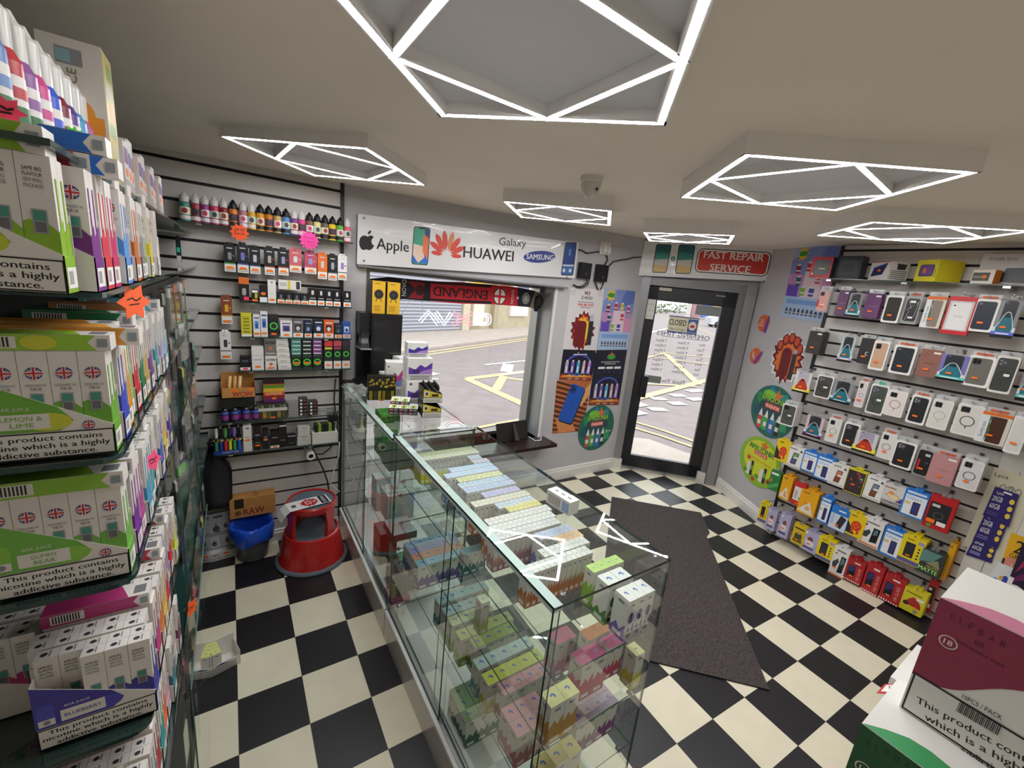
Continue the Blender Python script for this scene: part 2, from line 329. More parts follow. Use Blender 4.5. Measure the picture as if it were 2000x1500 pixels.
# opening times lettering reads from the street, so it is mirrored here
tx = M('#44505c', .5); m = MB(); pn = Pen(m, dw(.435, -.0415, 1.44), DT, (0, 0, 1))
pn.text('OPENING TIMES', 0, .09, .045, tx, .52, mirror=True); pn.rect(-.2, .058, .24, .062, tx)
for i, (a, b, c) in enumerate([('Mon', '9.30am', '7.00pm'), ('Tues', '9.30am', '7.00pm'), ('Wed', '9.30am', '7.00pm'), ('Thur', '9.30am', '7.00pm'), ('Fri', '9.30am', '7.00pm'), ('Sat', '9.30am', '7.00pm'), ('Sun', '10.00am', '5.00pm')]):
    zz = .015 - i * .051
    for t, xx in ((a, .2), (b, .02), (c, -.2)): pn.text(t, xx, zz, .03, tx, .018 * len(t), mirror=True)
pn.text('Thank You', .0, -.40, .045, tx, .24, mirror=True, shear=.25)
m.build('opening_times_lettering', DP_)
cs = thing('closed_sign', 'CLOSED sign hanging on the glass shop door', 'sign', dw(.415, -.03, 1.635), DZ)
m = MB(); m.box(-.145, -.004, -.085, .145, 0, .085, M('#e9e2c4', .5)); pn = Pen(m, (0, -.004, 0), (1, 0, 0), (0, 0, 1))
bl = M('#2b4f9e', .5); pn.rect(-.145, .075, .145, .085, bl); pn.rect(-.145, -.085, .145, -.072, bl); pn.text('CLOSED', -.055, .022, .06, M('#1a1a1a', .5), .165, bold=.001)
pn.text('Please Call Again', -.05, -.045, .025, M('#555540', .5), .15, shear=.3); pn.rect(.045, -.066, .138, .066, M('#3d67b4', .5)); pn.ell(.09, 0, .042, .05, WHITE); pn.ring(.09, 0, .042, .05, .007, M('#b58b4a', .5)); pn.ell(.09, -.004, .022, .016, M('#d23a2a', .5)); m.build('sign_board', cs)
MB().tube([(-.08, -.002, .085), (0, -.002, .12), (.08, -.002, .085)], .0015, WHITE).build('hanging_cord', cs)
# ================================================================ street
GZ = -.1
ASPH = M('#8e8281', .9, noise=.12, scale=4); PAVE = M('#b7aaa0', .9, noise=.12, scale=3); YEL = M('#d9c28e', .8, noise=.15, scale=3); WHT = M('#efecea', .8, noise=.08, scale=3)
g = MB(); g.add([(-40, -40, GZ - .002), (90, -40, GZ - .002), (90, 90, GZ - .002), (-40, 90, GZ - .002)], [(0, 1, 2, 3)], ASPH); struct(g.build('street_road'))
def onG(px, py): return onz(px, py, GZ)
pv = MB(); w0 = onG(770, 692); w1 = onG(1045, 655); dirw = (w1 - w0).normalized(); nr = V((-dirw.y, dirw.x, 0))
a, b = w0 - dirw * 14, w1 + dirw * 30
pv.add([a, b, b + nr * 30, a + nr * 30] + [q + V((0, 0, .06)) for q in (a, b, b + nr * 30, a + nr * 30)], [(4, 5, 6, 7), (0, 1, 5, 4)], PAVE)
struct(pv.build('pavement_across'))
pv = MB(); c0 = onG(930, 845); 
pv.add([(-6, .47, GZ + .05), (2.9, .47, GZ + .05), (3.4, .47, GZ + .05), (4.6, -.6, GZ + .05), (3.0, -4, GZ + .05), (4.2, -4, GZ + .05), (5.1, -.4, GZ + .05), (4.9, .8, GZ + .05), (3.9, 1.55, GZ + .05), (2.6, 1.75, GZ + .05), (-6, 2.2, GZ + .05)], [(0, 1, 9, 10), (1, 2, 3, 6, 7, 8, 9), (3, 4, 5, 6)], PAVE)
struct(pv.build('pavement_outside'))
mk = MB()
ZC = [0]
def strip(pts, w, m, z=GZ + .004):
    ZC[0] += 1; z += ZC[0] * .0005
    pts = [V((p.x, p.y, z)) for p in pts]
    for p, q in zip(pts, pts[1:]):
        d = (q - p).normalized(); n = V((-d.y, d.x, 0)) * (w / 2); mk.add([p - n, q - n, q + n, p + n], [(0, 1, 2, 3)], m)
for o in (.25, .5): strip([w0 - dirw * 12 - nr * o, w1 + dirw * 20 - nr * o], .1, YEL)
strip([onG(912, 740), onG(1045, 800)], .2, YEL); strip([onG(912, 740), onG(1045, 724)], .2, YEL); strip([onG(968, 762), onG(984, 735)], .18, YEL); strip([onG(975, 737), onG(1045, 746)], .15, YEL)
strip([onG(980, 731), onG(1045, 724.5)], .1, WHT); strip([onG(947, 713), onG(1045, 703)], .1, WHT); strip([onG(988, 727), onG(993, 712)], .28, WHT)
strip([onG(832, 731), onG(846, 728)], .35, WHT); strip([onG(836, 741), onG(856, 741)], .1, WHT)
for o in (0, .22): strip([onG(925, 838 + 26 * o * 2.2), onG(985, 826 + 26 * o * 2.2), onG(1060, 812 + 22 * o * 2.2)], .07, YEL)
for o in (0, 12): strip([onG(1230, 822 + o), onG(1290, 840 + o), onG(1370, 868 + o)], .07, YEL)
for q in ((1272, 776, 1300, 783), (1310, 770, 1336, 776), (1343, 762, 1372, 766), (1268, 797, 1300, 804), (1308, 786, 1335, 792), (1345, 778, 1372, 783), (1240, 790, 1258, 793), (1236, 806, 1256, 809)): strip([onG(q[0], q[1] + 3), onG(q[2], q[3] - 3)], .22, WHT)
strip([onG(1240, 780), onG(1395, 740)], .2, YEL); strip([onG(1300, 692), onG(1365, 752)], .2, YEL); strip([onG(1250, 750), onG(1360, 756)], .12, YEL); strip([onG(1290, 700), onG(1400, 715)], .12, YEL); strip([onG(1240, 705), onG(1300, 690), onG(1390, 700)], .12, YEL)
strip([onG(1280, 610), onG(1420, 665)], .12, YEL); strip([onG(1270, 650), onG(1310, 640)], .2, WHT)
struct(mk.build('road_markings'))
# building opposite: shutter and shop fronts
bz = thing('shuttered_shop', 'grey roller shutter shop front across the street', 'building', (0, 0, 0))
s0 = onG(770, 652); s1 = onG(930, 645); sd = (s1 - s0).normalized(); sn = V((sd.y, -sd.x, 0))
def bb(m, a, b, z0, z1, d, mat): m.obox(s0 + sd * ((a + b) / 2) + sn * (d / 2) + V((0, 0, (z0 + z1) / 2 - GZ)), sd, (0, 0, 1), sn, (b - a) / 2, (z1 - z0) / 2, abs(d) / 2, mat)
m = MB(); bb(m, -6, 3.2, -.1, 3.2, .1, M('#9a9aa2', .5)); i = -.1
while i < 3.1: bb(m, -6, 3.15, i, i + .05, .15, M('#b3b3bd', .45)); i += .115
m.build('roller_shutter', bz)
m = MB(); bb(m, -6, 16, 3.2, 6, -.3, M('#d8cfc8', .7)); bb(m, 3.2, 16, -.1, 3.2, -.3, M('#b8ab90', .7, noise=.1, scale=3)); bb(m, 3.2, 3.6, -.1, 3.2, .2, M('#c9bda4', .7)); bb(m, 5.2, 5.5, -.1, 3.2, .2, M('#a89a80', .7)); m.build('shop_wall', bz)
for a, b, z0, z1, c in ((3.5, 4.4, 1.3, 2.5, '#e6c04a'), (3.9, 4.6, .1, 1.0, '#d8d2c4'), (6.6, 8.0, .5, 2.3, '#f2f0f0'), (6.9, 7.9, 1.1, 1.9, '#7a6fa8'), (8.5, 10, .7, 2.0, '#8fa3c4'), (5.6, 6.3, 1.4, 2.2, '#b0574a')):
    m = MB(); bb(m, a, b, z0, z1, .12, M(c, .6)); m.build('window_poster', bz)
# far side seen through the door
def far_box(px0, px1, pyb, pyt, dist, c, dep=2.0):
    pass
def vert_at(px, py, P): return ray(px, py)
def farthing(name, label, cat, pxl, pxr, pyb, top, c, th=.5, gz=GZ):
    a, b = onz(pxl, pyb, gz), onz(pxr, pyb, gz); u = (b - a); L = u.length; u.normalize(); n = V((-u.y, u.x, 0))
    m = MB(); m.obox((a + b) / 2 + n * (th / 2) + V((0, 0, top / 2)), u, (0, 0, 1), n, L / 2, top / 2, th / 2, c)
    return m, a, u, n, L
m, a, u, n, L = farthing('', '', '', 1345, 1420, 622, 3.2, M('#c7bfb6', .7)); 
r = thing('corner_shop', 'distant shop front with blue and yellow panels seen through the door', 'building', (0, 0, 0)); m.build('shop_wall', r)
for f0, f1, z0, z1, c in ((.02, .22, .2, 2.6, '#9b6a72'), (.24, .46, .2, 2.9, '#2a63c8'), (.5, .68, .4, 2.8, '#d8b04a'), (.72, .98, .5, 2.4, '#8f9a98')):
    q = MB(); q.obox(a + u * (L * (f0 + f1) / 2) - n * .06 + V((0, 0, (z0 + z1) / 2)), u, (0, 0, 1), n, L * (f1 - f0) / 2, (z1 - z0) / 2, .06, M(c, .6)); q.build('shop_panel', r)
# hedge behind the far kerb
m = MB(); random.seed(5); a, b = onG(1262, 612), onG(1345, 612); grn = [M('#5f6f4c', .8), M('#73815c', .8), M('#4d5c40', .8)]
for i in range(260):
    p = a.lerp(b, random.random()) + V((random.uniform(-.4, .4), random.uniform(0, .8), random.uniform(.05, 1.6))); q = random.uniform(.1, .24)
    d1 = V((random.uniform(-1, 1), random.uniform(-1, 1), random.uniform(-1, 1))).normalized(); d2 = d1.orthogonal().normalized(); d3 = d1.cross(d2)
    m.add([p + d1 * q, p + d2 * q, p - d1 * q, p - d2 * q, p + d3 * q * .6, p - d3 * q * .6], [(0, 1, 4), (1, 2, 4), (2, 3, 4), (3, 0, 4), (1, 0, 5), (2, 1, 5), (3, 2, 5), (0, 3, 5)], grn[i % 3])
tag(m.build('hedge'), 'green hedge beyond the far kerb seen through the door', 'hedge')
# parked car, tiny in the door glass
r = thing('car', 'silver car parked on the far side of the street', 'car', onG(1415, 641), math.radians(-35))
m = MB(); m.prism([(-1.7, .25), (1.7, .25), (1.75, .6), (1.5, .8), (.8, .88), (.3, 1.35), (-.8, 1.38), (-1.4, .95), (-1.75, .85)], (0, .75, 0), (1, 0, 0), (0, 0, 1), 1.5, M('#c9cdd2', .25, .5)); m.build('car_body', r)
m = MB(); m.prism([(-.75, .9), (.7, .9), (.25, 1.28), (-.65, 1.3)], (0, -.74, 0), (1, 0, 0), (0, 0, 1), .02, M('#20262c', .1)); m.build('car_glass', r)
for xx in (-1.05, 1.05):
    for yy in (-.76, .62): MB().tube([(xx, yy, .3), (xx, yy + .16, .3)], .3, BLACK, 14).build('wheel', r)
# person walking past, far off
pp = onG(1397, 636); r = thing('person', 'person in a dark blue jacket and jeans walking across the road', 'person', pp, .6)
bm_v = [(0, 0, .92), (0, 0, 1.15), (0, .02, 1.38), (0, .02, 1.5), (0, .03, 1.62), (.1, 0, .88), (.14, -.16, .48), (.12, -.1, .07), (.12, -.24, .04), (-.1, 0, .88), (-.12, .2, .5), (-.1, .42, .12), (-.1, .32, .04), (.2, .02, 1.4), (.28, .1, 1.14), (.3, -.06, .95), (-.2, .02, 1.4), (-.28, -.06, 1.14), (-.28, -.26, 1.0), (.3, -.12, .88), (-.28, -.33, .95)]
bm_e = [(0, 1), (1, 2), (2, 3), (3, 4), (0, 5), (5, 6), (6, 7), (7, 8), (0, 9), (9, 10), (10, 11), (11, 12), (2, 13), (13, 14), (14, 15), (2, 16), (16, 17), (17, 18), (15, 19), (18, 20)]
me = bpy.data.meshes.new('body'); me.from_pydata(bm_v, bm_e, []); me.materials.append(M('#6a5f8c', .7)); o = bpy.data.objects.new('body', me); COL.objects.link(o); o.parent = r
sk = o.modifiers.new('skin', 'SKIN'); rad = [.15, .16, .17, .06, .1, .1, .075, .05, .045, .1, .075, .05, .045, .07, .05, .04, .07, .05, .04, .035, .035]
for v, q in zip(me.skin_vertices[0].data, rad): v.radius = (q, q)
me.skin_vertices[0].data[0].use_root = True
o.modifiers.new('sub', 'SUBSURF').levels = 1
m = MB(); m.lathe([(.001, 1.76), (.07, 1.74), (.105, 1.68), (.1, 1.6)], M('#2a2020', .7), 10, (0, .035)); m.build('hair', r)
# ================================================================ ceiling lights: square trays with an inscribed diamond of light strips
def fixture(label, corners, zl=2.305, top=2.372, mids=None):
    if mids:
        B, C = [onz(*q, zl) for q in corners]; ML, MR = [onz(*q, zl) for q in mids]; Q = [ML * 2 - B, B, C, MR * 2 - C]
    else: Q = [onz(*q, zl) for q in corners]
    c = sum(Q, V((0, 0, 0))) / 4
    # tidy to a parallelogram
    u = (Q[1] - Q[0] + Q[2] - Q[3]) / 2; w = (Q[3] - Q[0] + Q[2] - Q[1]) / 2
    Q = [c - u / 2 - w / 2, c + u / 2 - w / 2, c + u / 2 + w / 2, c - u / 2 + w / 2]
    r = thing('ceiling_light', label, 'ceiling light', (c.x, c.y, zl), 0, 'square diamond pattern ceiling lights')
    L = [q - c for q in Q]; Mi = [(L[i] + L[(i + 1) % 4]) / 2 for i in range(4)]
    WF = M('#eceae8', .4)
    def bars(segs, wd, z0, z1, mat, name):
        m = MB()
        for p, q in segs:
            d = (q - p); ln = d.length; d.normalize(); n = V((-d.y, d.x, 0)); m.obox((p + q) / 2 + V((0, 0, (z0 + z1) / 2)), d, n, (0, 0, 1), ln / 2 + wd / 2, wd / 2, (z1 - z0) / 2, mat)
        return m.build(name, r)
    def strips(segs, wd):          # flush diffusers that shine straight down
        m = MB()
        for p, q in segs:
            d = (q - p); d.normalize(); n = V((-d.y, d.x, 0)) * (wd / 2); p, q = p - d * (wd / 2), q + d * (wd / 2); k = V((0, 0, -.0007)) if wd < .016 else V((0, 0, -.0003))
            m.add([p - n + k, p + n + k, q + n + k, q - n + k], [(0, 1, 2, 3)], LEDM)
        return m.build('light_strip', r)
    outer = [(L[i], L[(i + 1) % 4]) for i in range(4)]; dia = [(Mi[i], Mi[(i + 1) % 4]) for i in range(4)]
    bars(outer, .03, 0, top - zl, WF, 'tray_frame'); bars(dia, .022, 0, .03, WF, 'inner_frame')
    strips(outer, .0165); strips(dia, .015)
    m = MB(); m.add([q + V((0, 0, .03)) for q in L] + [q + V((0, 0, .034)) for q in L], [(3, 2, 1, 0), (4, 5, 6, 7)], M('#e6e6ee', .5)); m.build('back_plate', r)
    return r
fixture('large square light with bright diamond strips above the glass counter, biggest in view', [(855, 225), (1303, 242)], mids=[(767, 112), (1333, 121)], top=2.366)
fixture('square diamond light beside the slatted wall of bottles', [(440, 268.5), (715, 290), (824, 361), (615, 342.5)], top=2.372)
fixture('square diamond light in front of the phone case wall, next to the large one', [(1340, 385.6), (1454, 303), (1903, 338.6), (1628, 410)])
fixture('small square diamond light hanging before the phone brand sign', [(985, 395), (1195, 412), (1186, 440), (1022, 424)], top=2.40)
fixture('small square diamond light nearest the repair service sign', [(1258, 454), (1433, 461), (1420, 476), (1272, 471)], top=2.41)
fixture('square diamond light above the shelf of boxed speakers', [(1600, 460), (1706, 434), (2010, 452), (1843, 475)], top=2.385)
# dome camera
q = onz(1157, 342, 2.378); r = thing('dome_camera', 'white dome security camera on the ceiling beside a light', 'camera', q)
MB().lathe([(0, .004), (.052, .004), (.052, -.028), (.046, -.034)], M('#dad6d0', .4), 20).build('mount_ring', r)
MB().lathe([(.046, -.03), (.045, -.05), (.036, -.075), (.02, -.095), (.006, -.104), (.001, -.105)], M('#cfcac4', .25), 20).build('dome', r)
MB().tube([(0, -.035, -.06), (0, -.045, -.066)], .006, BLACK, 8).build('lens', r)
# ================================================================ sign above the window
def board(name, label, cat, pxs, o, u, w, d, face, side):
    r = thing(name, label, cat, (0, 0, 0)); m = MB(); t = Pen(m, o, u, w); t.e = 0
    pts = t.ats(pxs); m.prism(pts, t.o - t.n * d, t.u, t.w, d, face, side); m.build('sign_board' if cat == 'sign' else 'sheet', r)
    m2 = MB(); return r, m2, Pen(m2, o, u, w)
SGN = M('#e6e5e6', .3, coat=.3)
bl, br = ony(697, 516, .165), ony(1121, 553, .165)
r, m, p = board('shop_sign', 'long white sign of phone brands and emblems above the window', 'sign', [(697, 516), (1121, 553), (1128, 484), (697, 417)], bl, br - bl, (0, 0, 1), .034, SGN, GREY)
A = p.at; INK = M('#17171b', .5)
def px_poly(p, ox, oy, s, pts, m): p.poly([tuple(p.at(ox + a / s, oy + b / s)) for a, b in pts], m)
SZ = 4.4444
ap = [(118, 278), (100, 268), (75, 268), (55, 285), (46, 320), (50, 355), (66, 385), (88, 395), (112, 388), (135, 397), (156, 388), (170, 372), (178, 357), (160, 345), (152, 322), (157, 300), (172, 285), (160, 270), (140, 268)]
px_poly(p, 690, 400, SZ, ap, INK); px_poly(p, 690, 400, SZ, [(119, 258), (122, 240), (135, 226), (150, 223), (147, 242), (135, 255)], INK)
def tx(p, s, a, b, h, mat, **k):
    (x0, y0), (x1, y1) = p.at(*a), p.at(*b); p.text(s, (x0 + x1) / 2, (y0 + y1) / 2, h, mat, abs(x1 - x0) , math.atan2(y1 - y0, x1 - x0), **k)
Zs = lambda a, b: (690 + a / SZ, 400 + b / SZ)
def cut(name):
    global m
    p.mb.build(name, r); m = p.mb = MB()
cut('fruit_emblem')
tx(p, 'Apple', Zs(198, 335), Zs(478, 372), .072, INK, bold=.0012)
for a, b in (((212, 362), (232, 365)), ((240, 366), (262, 369))):  # feet of the serif capital
    p.line([A(*Zs(*a)), A(*Zs(*b))], .004, INK)
def phone(p, ox, oy, s, quad, cols, body):
    m0 = p.mb; p.mb = MB()
    q = [p.at(ox + a / s, oy + b / s) for a, b in quad]; (ax, ay), (bx, by), (cx, cy_), (dx, dy) = q
    def L(f, g): return ((ax * (1 - f) + bx * f) * (1 - g) + (dx * (1 - f) + cx * f) * g, (ay * (1 - f) + by * f) * (1 - g) + (dy * (1 - f) + cy_ * f) * g)
    p.poly([L(*t) for t in rrect(0, 0, 1, 1, .09)], body); p.poly([L(*t) for t in rrect(.05, .025, .95, .975, .07)], cols[0])
    for pts, c in cols[1:]: p.poly([L(*t) for t in pts], c)
    p.mb.build('phone_picture', r); p.mb = m0
cut('brand_lettering'); phone(p, 690, 400, SZ, [(502, 525), (645, 540), (664, 212), (518, 195)], [M('#3fa88a', .4), ([(.05, .05), (.95, .05), (.95, .2), (.5, .45), (.05, .3)], M('#2f6fd0', .4)), ([(.05, .25), (.4, .05), (.75, .2), (.6, .5), (.05, .55)], M('#f0d6c4', .4)), ([(.62, .35), (.95, .15), (.95, .75), (.6, .8)], M('#e8743c', .4)), ([(.7, .8), (.95, .7), (.95, .97), (.65, .97)], M('#27346e', .4)), ([(.3, .95), (.7, .95), (.7, .985), (.3, .985)], INK)], M('#1c2f4a', .3))
RED = M('#d8402c', .4)
ox, oy = A(*Zs(806, 452))
for i, (a, ln, wd) in enumerate(((11, .168, .031), (35, .162, .032), (61, .150, .030), (88, .118, .023))):
    for sg_ in (-1, 1):
        t = math.radians(90 - sg_ * a - 2); c, s = math.cos(t), math.sin(t)
        pts = [(.028, 0), (ln * .45, -wd * .62), (ln * .8, -wd * .62), (ln * .97, -wd * .2), (ln * .97, wd * .2), (ln * .8, wd * .62), (ln * .45, wd * .62)]
        o2 = (ox + sg_ * .003, oy)
        p.poly([(o2[0] + X * c - Y * s, o2[1] + X * s + Y * c) for X, Y in pts], RED if (sg_, i) != (1, 0) else M('#e08a5c', .4))
cut('petal_emblem')
tx(p, 'HUAWEI', Zs(952, 425), Zs(1385, 475), .083, INK, bold=.002)
cut('brand_lettering')
tx(p, 'Galaxy', Zs(1258, 340), Zs(1492, 366), .058, M('#2a2a2e', .5))
cut('brand_lettering')
(x0, y0), (x1, y1) = A(*Zs(1450, 500)), A(*Zs(1775, 470)); cx_, cy_ = A(*Zs(1612, 486)); BL = M('#16308c', .4); q = .12
p.poly([(cx_ + .162 * math.cos(t) * math.cos(q) - .047 * math.sin(t) * math.sin(q), cy_ + .162 * math.cos(t) * math.sin(q) + .047 * math.sin(t) * math.cos(q)) for t in [i * 2 * PI / 32 for i in range(32)]], BL)
tx(p, 'SAMSUNG', Zs(1496, 478), Zs(1732, 496), .043, WHITE, bold=.001)
cut('oval_badge'); phone(p, 690, 400, SZ, [(1795, 650), (1902, 655), (1930, 370), (1830, 362)], [M('#1f3f86', .35), ([(0.05, .03), (.95, .03), (.95, .3), (.05, .3)], M('#3f6aa8', .4)), ([(.05, .28), (.95, .28), (.95, .33), (.05, .33)], M('#c8d4e4', .4)), ([(.1, .1), (.3, .1), (.3, .2), (.1, .2)], M('#d2dcea', .4)), ([(.6, .1), (.8, .1), (.8, .2), (.6, .2)], M('#d2dcea', .4)), ([(.4, .6), (.6, .6), (.6, .8), (.4, .8)], M('#4f86c8', .4))], M('#0f1c3a', .3))
for q in ((83, 115), (92, 487), (1810, 375), (1848, 668)): p.ell(*A(*Zs(*q)), .008, .008, STEEL, 10); cut('screw')
# ================================================================ repair sign over the door
o = onpl(1247, 538, dw(0, .1, 0), DN); o2 = onpl(1505, 556, dw(0, .1, 0), DN)
r, m, p = board('shop_sign', 'white sign reading FAST REPAIR SERVICE above the shop door', 'sign', [(1247, 538), (1505, 556), (1518, 486), (1258, 470)], o, o2 - o, (0, 0, 1), .1, SGN, GREY)
Z8 = lambda a, b: (1180 + a / 2.886, 440 + b / 2.886)
q = [p.at(*Z8(*t)) for t in ((508, 272), (918, 306), (938, 165), (522, 138))]; cx_ = sum(t[0] for t in q) / 4; cy_ = sum(t[1] for t in q) / 4; w_ = (q[1][0] - q[0][0] + q[2][0] - q[3][0]) / 4; h_ = (q[3][1] - q[0][1] + q[2][1] - q[1][1]) / 4
RD2 = M('#d03a2e', .35)
for k, mm in ((0, INK), (.008, WHITE), (.02, RD2)): p.rr(cx_ - w_ + k, cy_ - h_ + k, cx_ + w_ - k, cy_ + h_ - k, .05 - k, mm)
p.text('FAST REPAIR', cx_ + .0, cy_ + .058, .068, WHITE, w_ * 1.62, bold=.002); p.text('SERVICE', cx_ - .01, cy_ - .055, .068, WHITE, w_ * 1.1, bold=.002)
cut('red_panel')
for quad in ([(268, 268), (350, 272), (377, 112), (290, 106)], [(397, 276), (485, 281), (510, 118), (417, 112)]):
    phone(p, 1180, 440, 2.886, quad, [M('#2f8f86', .35), ([(.05, .03), (.95, .03), (.95, .25), (.05, .3)], M('#d9b878', .4)), ([(.05, .28), (.95, .24), (.95, .5), (.05, .45)], M('#cfcac2', .4)), ([(.05, .75), (.95, .7), (.95, .97), (.05, .97)], M('#1d5f66', .4))], INK)
p.ell(*p.at(*Z8(385, 192)), .022, .022, M('#3a8f7a', .4)); p.text('&', *p.at(*Z8(385, 192)), .022, WHITE)
for t in ((230, 280), (897, 330)): p.ell(*p.at(*Z8(*t)), .008, .008, STEEL, 10)
m.build('sign_print', r)
# ================================================================ posters
def poster(name, label, pxs, plane, bg, thick=.0016):
    if plane == 'f': o, u = (0, YF - .002, 0), (1, 0, 0)
    else: o, u = rw(0, .0022, 0), RT
    r = thing(name, label, 'poster', (0, 0, 0)); m = MB(); t = Pen(m, o, u, (0, 0, 1)); t.e = 0
    pts = t.ats(pxs); m.prism(pts, t.o - t.n * thick, t.u, t.w, thick, bg); m.build('sheet', r); m2 = MB(); pn = Pen(m2, o, u, (0, 0, 1), .0008)
    (ax, ay), (bx, by), (cx, cy), (dx, dy) = pts if len(pts) == 4 else [(min(q[0] for q in pts), min(q[1] for q in pts)), (max(q[0] for q in pts), min(q[1] for q in pts)), (max(q[0] for q in pts), max(q[1] for q in pts)), (min(q[0] for q in pts), max(q[1] for q in pts))]
    def L(f, g): return ((ax * (1 - f) + bx * f) * (1 - g) + (dx * (1 - f) + cx * f) * g, (ay * (1 - f) + by * f) * (1 - g) + (dy * (1 - f) + cy * f) * g)
    return r, m2, pn, L, math.hypot(bx - ax, by - ay), math.hypot(dx - ax, dy - ay)
def bl4(L, x0, y0, x1, y1): return [L(x0, y0), L(x1, y0), L(x1, y1), L(x0, y1)]
def flame(p, cx, cy, r0, n, c1, seed=1, sx=1.0):
    rnd = random.Random(seed); pts = []
    for i in range(2 * n):
        a = i * PI / n; k = r0 * (1.0 + rnd.uniform(-.06, .12)) if i % 2 else r0 * (.82 + rnd.uniform(-.05, .05)); pts.append((cx + sx * k * math.cos(a), cy + k * math.sin(a)))
    p.fan(pts, c1)
ORG, YLW, MAR, GRN = M('#e0742c', .45), M('#e9c53a', .45), M('#6e1620', .45), M('#3f9a3a', .45)
def vape(p, L, fx, fy, w, h, c):  # a printed pod device
    p.poly(bl4(L, fx - w / 2, fy, fx + w / 2, fy + h), M(c, .4)); p.poly(bl4(L, fx - w * .28, fy + h, fx + w * .28, fy + h * 1.14), M('#e8e4ea', .4))
r, m, p, L, w, h = poster('wall_poster', 'pale poster headed 2400 with a red flame burst beside the window', [(1098, 687), (1164, 689), (1180, 565), (1115, 562)], 'f', M('#dcd7d8', .4))
tx2 = lambda s, f, g, hh, mat, ww, **k: p.text(s, *L(f, g), hh, mat, ww, **k)
tx2('VO', .5, .93, .035, MAR, .07, bold=.002); tx2('2400', .5, .86, .03, INK, .14); tx2('UK AND EUROPES FIRST', .5, .79, .012, INK, .2); tx2('2400 BIG PUFF', .5, .75, .022, RED, .2, bold=.001); tx2('DISPOSABLE', .5, .71, .012, INK, .12)
for f in (.1, .9): p.ring(*L(f, .93), .022, .022, .003, GREY)
flame(p, *L(.5, .34), .2, 17, WHITE, 2, .78); flame(p, *L(.5, .34), .19, 17, MAR, 2, .78); flame(p, *L(.5, .34), .15, 13, ORG, 4, .8); flame(p, *L(.5, .36), .115, 11, YLW, 6, .8); p.rr(*L(.26, .08), *L(.60, .5), .04, MAR); p.poly(bl4(L, .66, .12, .8, .5), M('#2c2c30', .4)); p.poly(bl4(L, .67, .5, .79, .6), M('#b8bcc8', .4)); p.poly(bl4(L, .02, .0, .98, .04), INK); m.build('poster_print', r)
def boxes_poster(label, pxs, plane):
    global p, L
    r, m, p, L, w, h = poster('wall_poster', label, pxs, plane, M('#7f93cc', .4))
    p.poly(bl4(L, 0, .28, 1, .62), M('#b59ac8', .4)); p.poly(bl4(L, 0, 0, 1, .3), M('#aac4e6', .4)); p.poly([L(.0, .8), L(.4, 1), L(0, 1)], M('#a4b6e0', .4)); p.poly([L(.5, .7), L(1, .8), L(1, 1), L(.7, 1)], M('#6478c0', .4))
    p.poly(bl4(L, .02, .3, .28, .48), M('#6a4fb8', .4)); p.poly(bl4(L, .36, .3, .74, .66), M('#e6d0dc', .4)); p.poly(bl4(L, .74, .3, .99, .54), M('#dc9ac0', .4)); p.poly(bl4(L, .05, .46, .32, .62), M('#c48ac0', .4))
    for f, g, c in ((.18, .62, '#8c2a3c'), (.42, .66, '#c43a44'), (.62, .66, '#d8b83c'), (.84, .62, '#c84a70'), (.24, .46, '#2f5f6a'), (.66, .5, '#d04a5a'), (.38, .32, '#7fb84a'), (.58, .32, '#3f4f9a')):
        p.poly(bl4(L, f - .055, g, f + .055, g + .11), M(c, .4)); p.poly(bl4(L, f - .04, g + .11, f + .04, g + .135), M('#e4e0e6', .4)); p.poly(bl4(L, f - .055, g + .03, f + .055, g + .05), M('#e8d8e0', .4))
    p.poly(star(*L(.22, .9), .07, .04, 9), YLW); p.ell(*L(.22, .9), .05, .022, GRN)
    for i in range(9):
        f = .12 + i * .095; p.poly(bl4(L, f - .026, .05, f + .026, .12), M('#54485a', .4)); p.poly(bl4(L, f - .012, .12, f + .012, .14), INK); p.poly(bl4(L, f - .02, .07, f + .02, .085), M('#d0d0d8', .4))
    p.poly(bl4(L, .08, .2, .92, .26), M('#7fa4dc', .4)); m.build('poster_print', r)
boxes_poster('blue poster of tiny coloured vape boxes on steps, beside the door', [(1166, 682), (1226, 683), (1241, 569), (1182, 563)], 'f')
boxes_poster('large blue poster of vape boxes behind the red speaker box', [(1524, 617), (1610, 630), (1650, 481), (1555, 481)], 'r')
